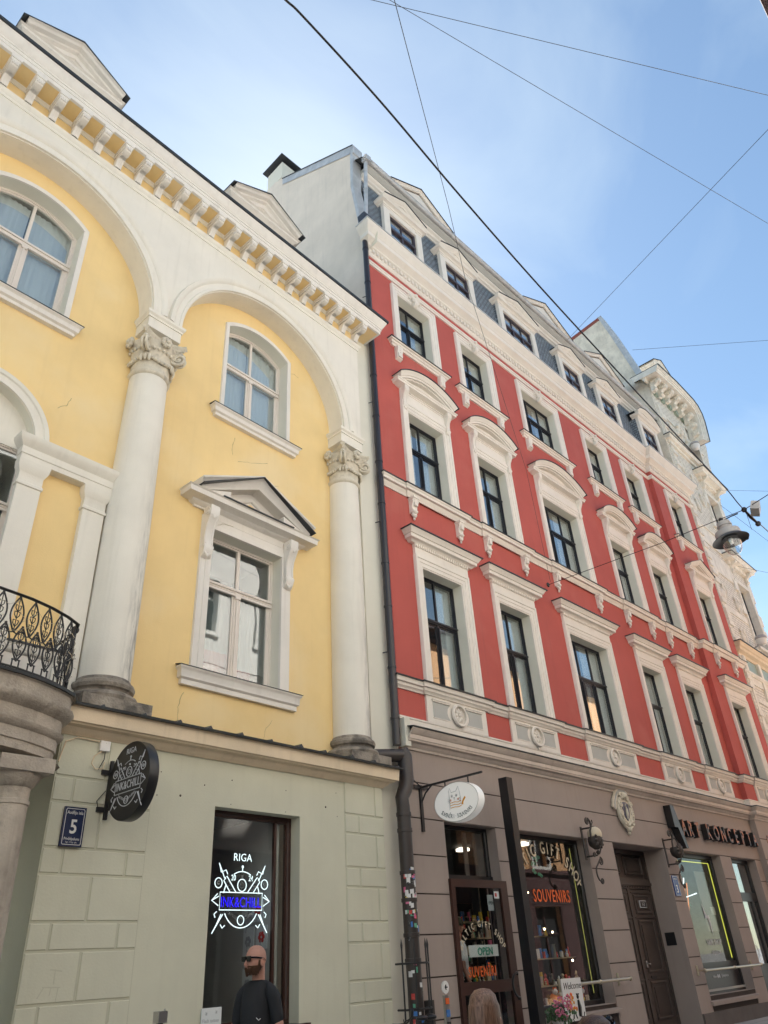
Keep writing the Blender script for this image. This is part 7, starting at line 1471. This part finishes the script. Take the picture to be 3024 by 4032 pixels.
for k in range(170):
    a = random.uniform(-1.5, 1.5); z = random.uniform(-.108, -.050); kk = .80+.20*(z+.108)/.058; p = Vector((sin(a)*.066*kk, -cos(a)*.094*kk-.006, z)); q = p+Vector((sin(a)*.006, -cos(a)*.010, -.016)); mb.tube([p, q], [.006, .001], 4)
mb.xform(lambda v: C_+R @ v); mb.build('beard', 'beard', t)
mb = MB(); o_ = Vector(t['_o']); c1 = Vector(bp(.10, .165, 1.30))+o_; c1 -= bf*.03; mb.tube([c1+bs*.018+Vector((0, 0, .012)), c1, c1-bs*.022+Vector((0, 0, .018))], .0028, 5); mb.build('shirt_print', 'signwhite', t)
# women seen from behind at the bottom edge
def hair_person(base, top, lab, hairm, yaw, W=1.0, L_=.42, glasses=False):
    t = thing('person', lab, 'person', FG, (base[0], base[1], 0)); H = top-.12
    global B, bf, bs, by
    by = yaw; B = Vector((base[0], base[1], 0)); bf = Matrix.Rotation(by, 3, 'Z') @ Vector((0, -1, 0)); bs = Matrix.Rotation(by, 3, 'Z') @ Vector((1, 0, 0))
    globals()['bp'] = lambda s, f, z: tuple(B+bs*s*.86+bf*f+Vector((0, 0, z))-Vector(t['_o']))
    person_body(t, B, 'skinpale', 'shirtgrey', 'jeans', H=H/1.69)
    hd, R, C_ = head_mesh('head', ['skinpale'], t, (base[0], base[1], H), yaw, H=.215, scale=.97)
    mb = MB(); n = 56; rows = []
    zz = [.136, .130, .105, .06, .0, -.06, -.12, -.2, -.28, -L_]
    rr = [.01, .050, .082, .100, .106, .108, .112, .120, .124, .118]
    for z, r0 in zip(zz, rr):
        row = []
        for j in range(n+1):
            lim = 2.35 if z < .05 else (2.35+(pi-2.35)*min((z-.05)/.05, 1)); a = -lim+2*lim*j/n; k = 1+.014*sin(j*2.9)+.010*sin(j*5.3+z*9); x = r0*.86*W*sin(a)*k; y = r0*(1.06-.25*max(0, -z-.05))*cos(a)*k+.012+.10*max(0, -z-.08); row.append((x, y, z))
        rows.append(row)
    mb.add([v for r in rows for v in r], [(i*(n+1)+j, i*(n+1)+j+1, (i+1)*(n+1)+j+1, (i+1)*(n+1)+j) for i in range(len(zz)-1) for j in range(n)])
    mb.xform(lambda v: C_+R @ v); mb.build('hair', hairm, t, smooth=70)
    if glasses:
        g_ = MB()
        for s_ in (-1, 1): g_.ball((s_*.035, -.075, .105), .03, 10, sc=(1, .25, .8)); g_.tube([(s_*.065, -.07, .10), (s_*.085, .02, .07)], .004, 5)
        g_.xform(lambda v: C_+R @ v); g_.build('sunglasses', 'sunglass', t)
hair_person((3.62, 2.62), 1.478, 'woman with long straight light brown hair seen from behind, facing the gift shop', 'hair', radians(112), W=.88)
hair_person((3.62, 2.02), 1.36, 'auburn haired person at the bottom edge with sunglasses pushed up, only the crown visible', 'hairdark', radians(95), glasses=True, L_=.25)
# customer inside the gift shop
pin = FR @ Vector((1.70, .46, 0))
t = thing('person', 'man in an olive cap and pale grey t-shirt standing inside behind the shop door', 'person', FG, (pin.x, pin.y, 0))
by = radians(50); B = Vector((pin.x, pin.y, 0)); bf = Matrix.Rotation(by, 3, 'Z') @ Vector((0, -1, 0)); bs = Matrix.Rotation(by, 3, 'Z') @ Vector((1, 0, 0))
bp = lambda s, f, z: tuple(B+bs*s+bf*f+Vector((0, 0, z+.33))-Vector(t['_o']))
person_body(t, B, 'skin', 'shirtpale', 'jeans', H=1.09)
hd, R, C_ = head_mesh('head', ['skin'], t, (pin.x, pin.y, 2.20), by, H=.225)
mb = MB(); mb.lathe([(.108, -.02), (.110, .02), (.10, .07), (.06, .115), (0, .125)], 0, .0, 24, base=.03); mb.ball((0, -.13, .035), .085, 12, sc=(.95, 1, .14)); mb.xform(lambda v: C_+R @ v); mb.build('cap', 'olivecloth', t)
# a small room behind the gift shop door
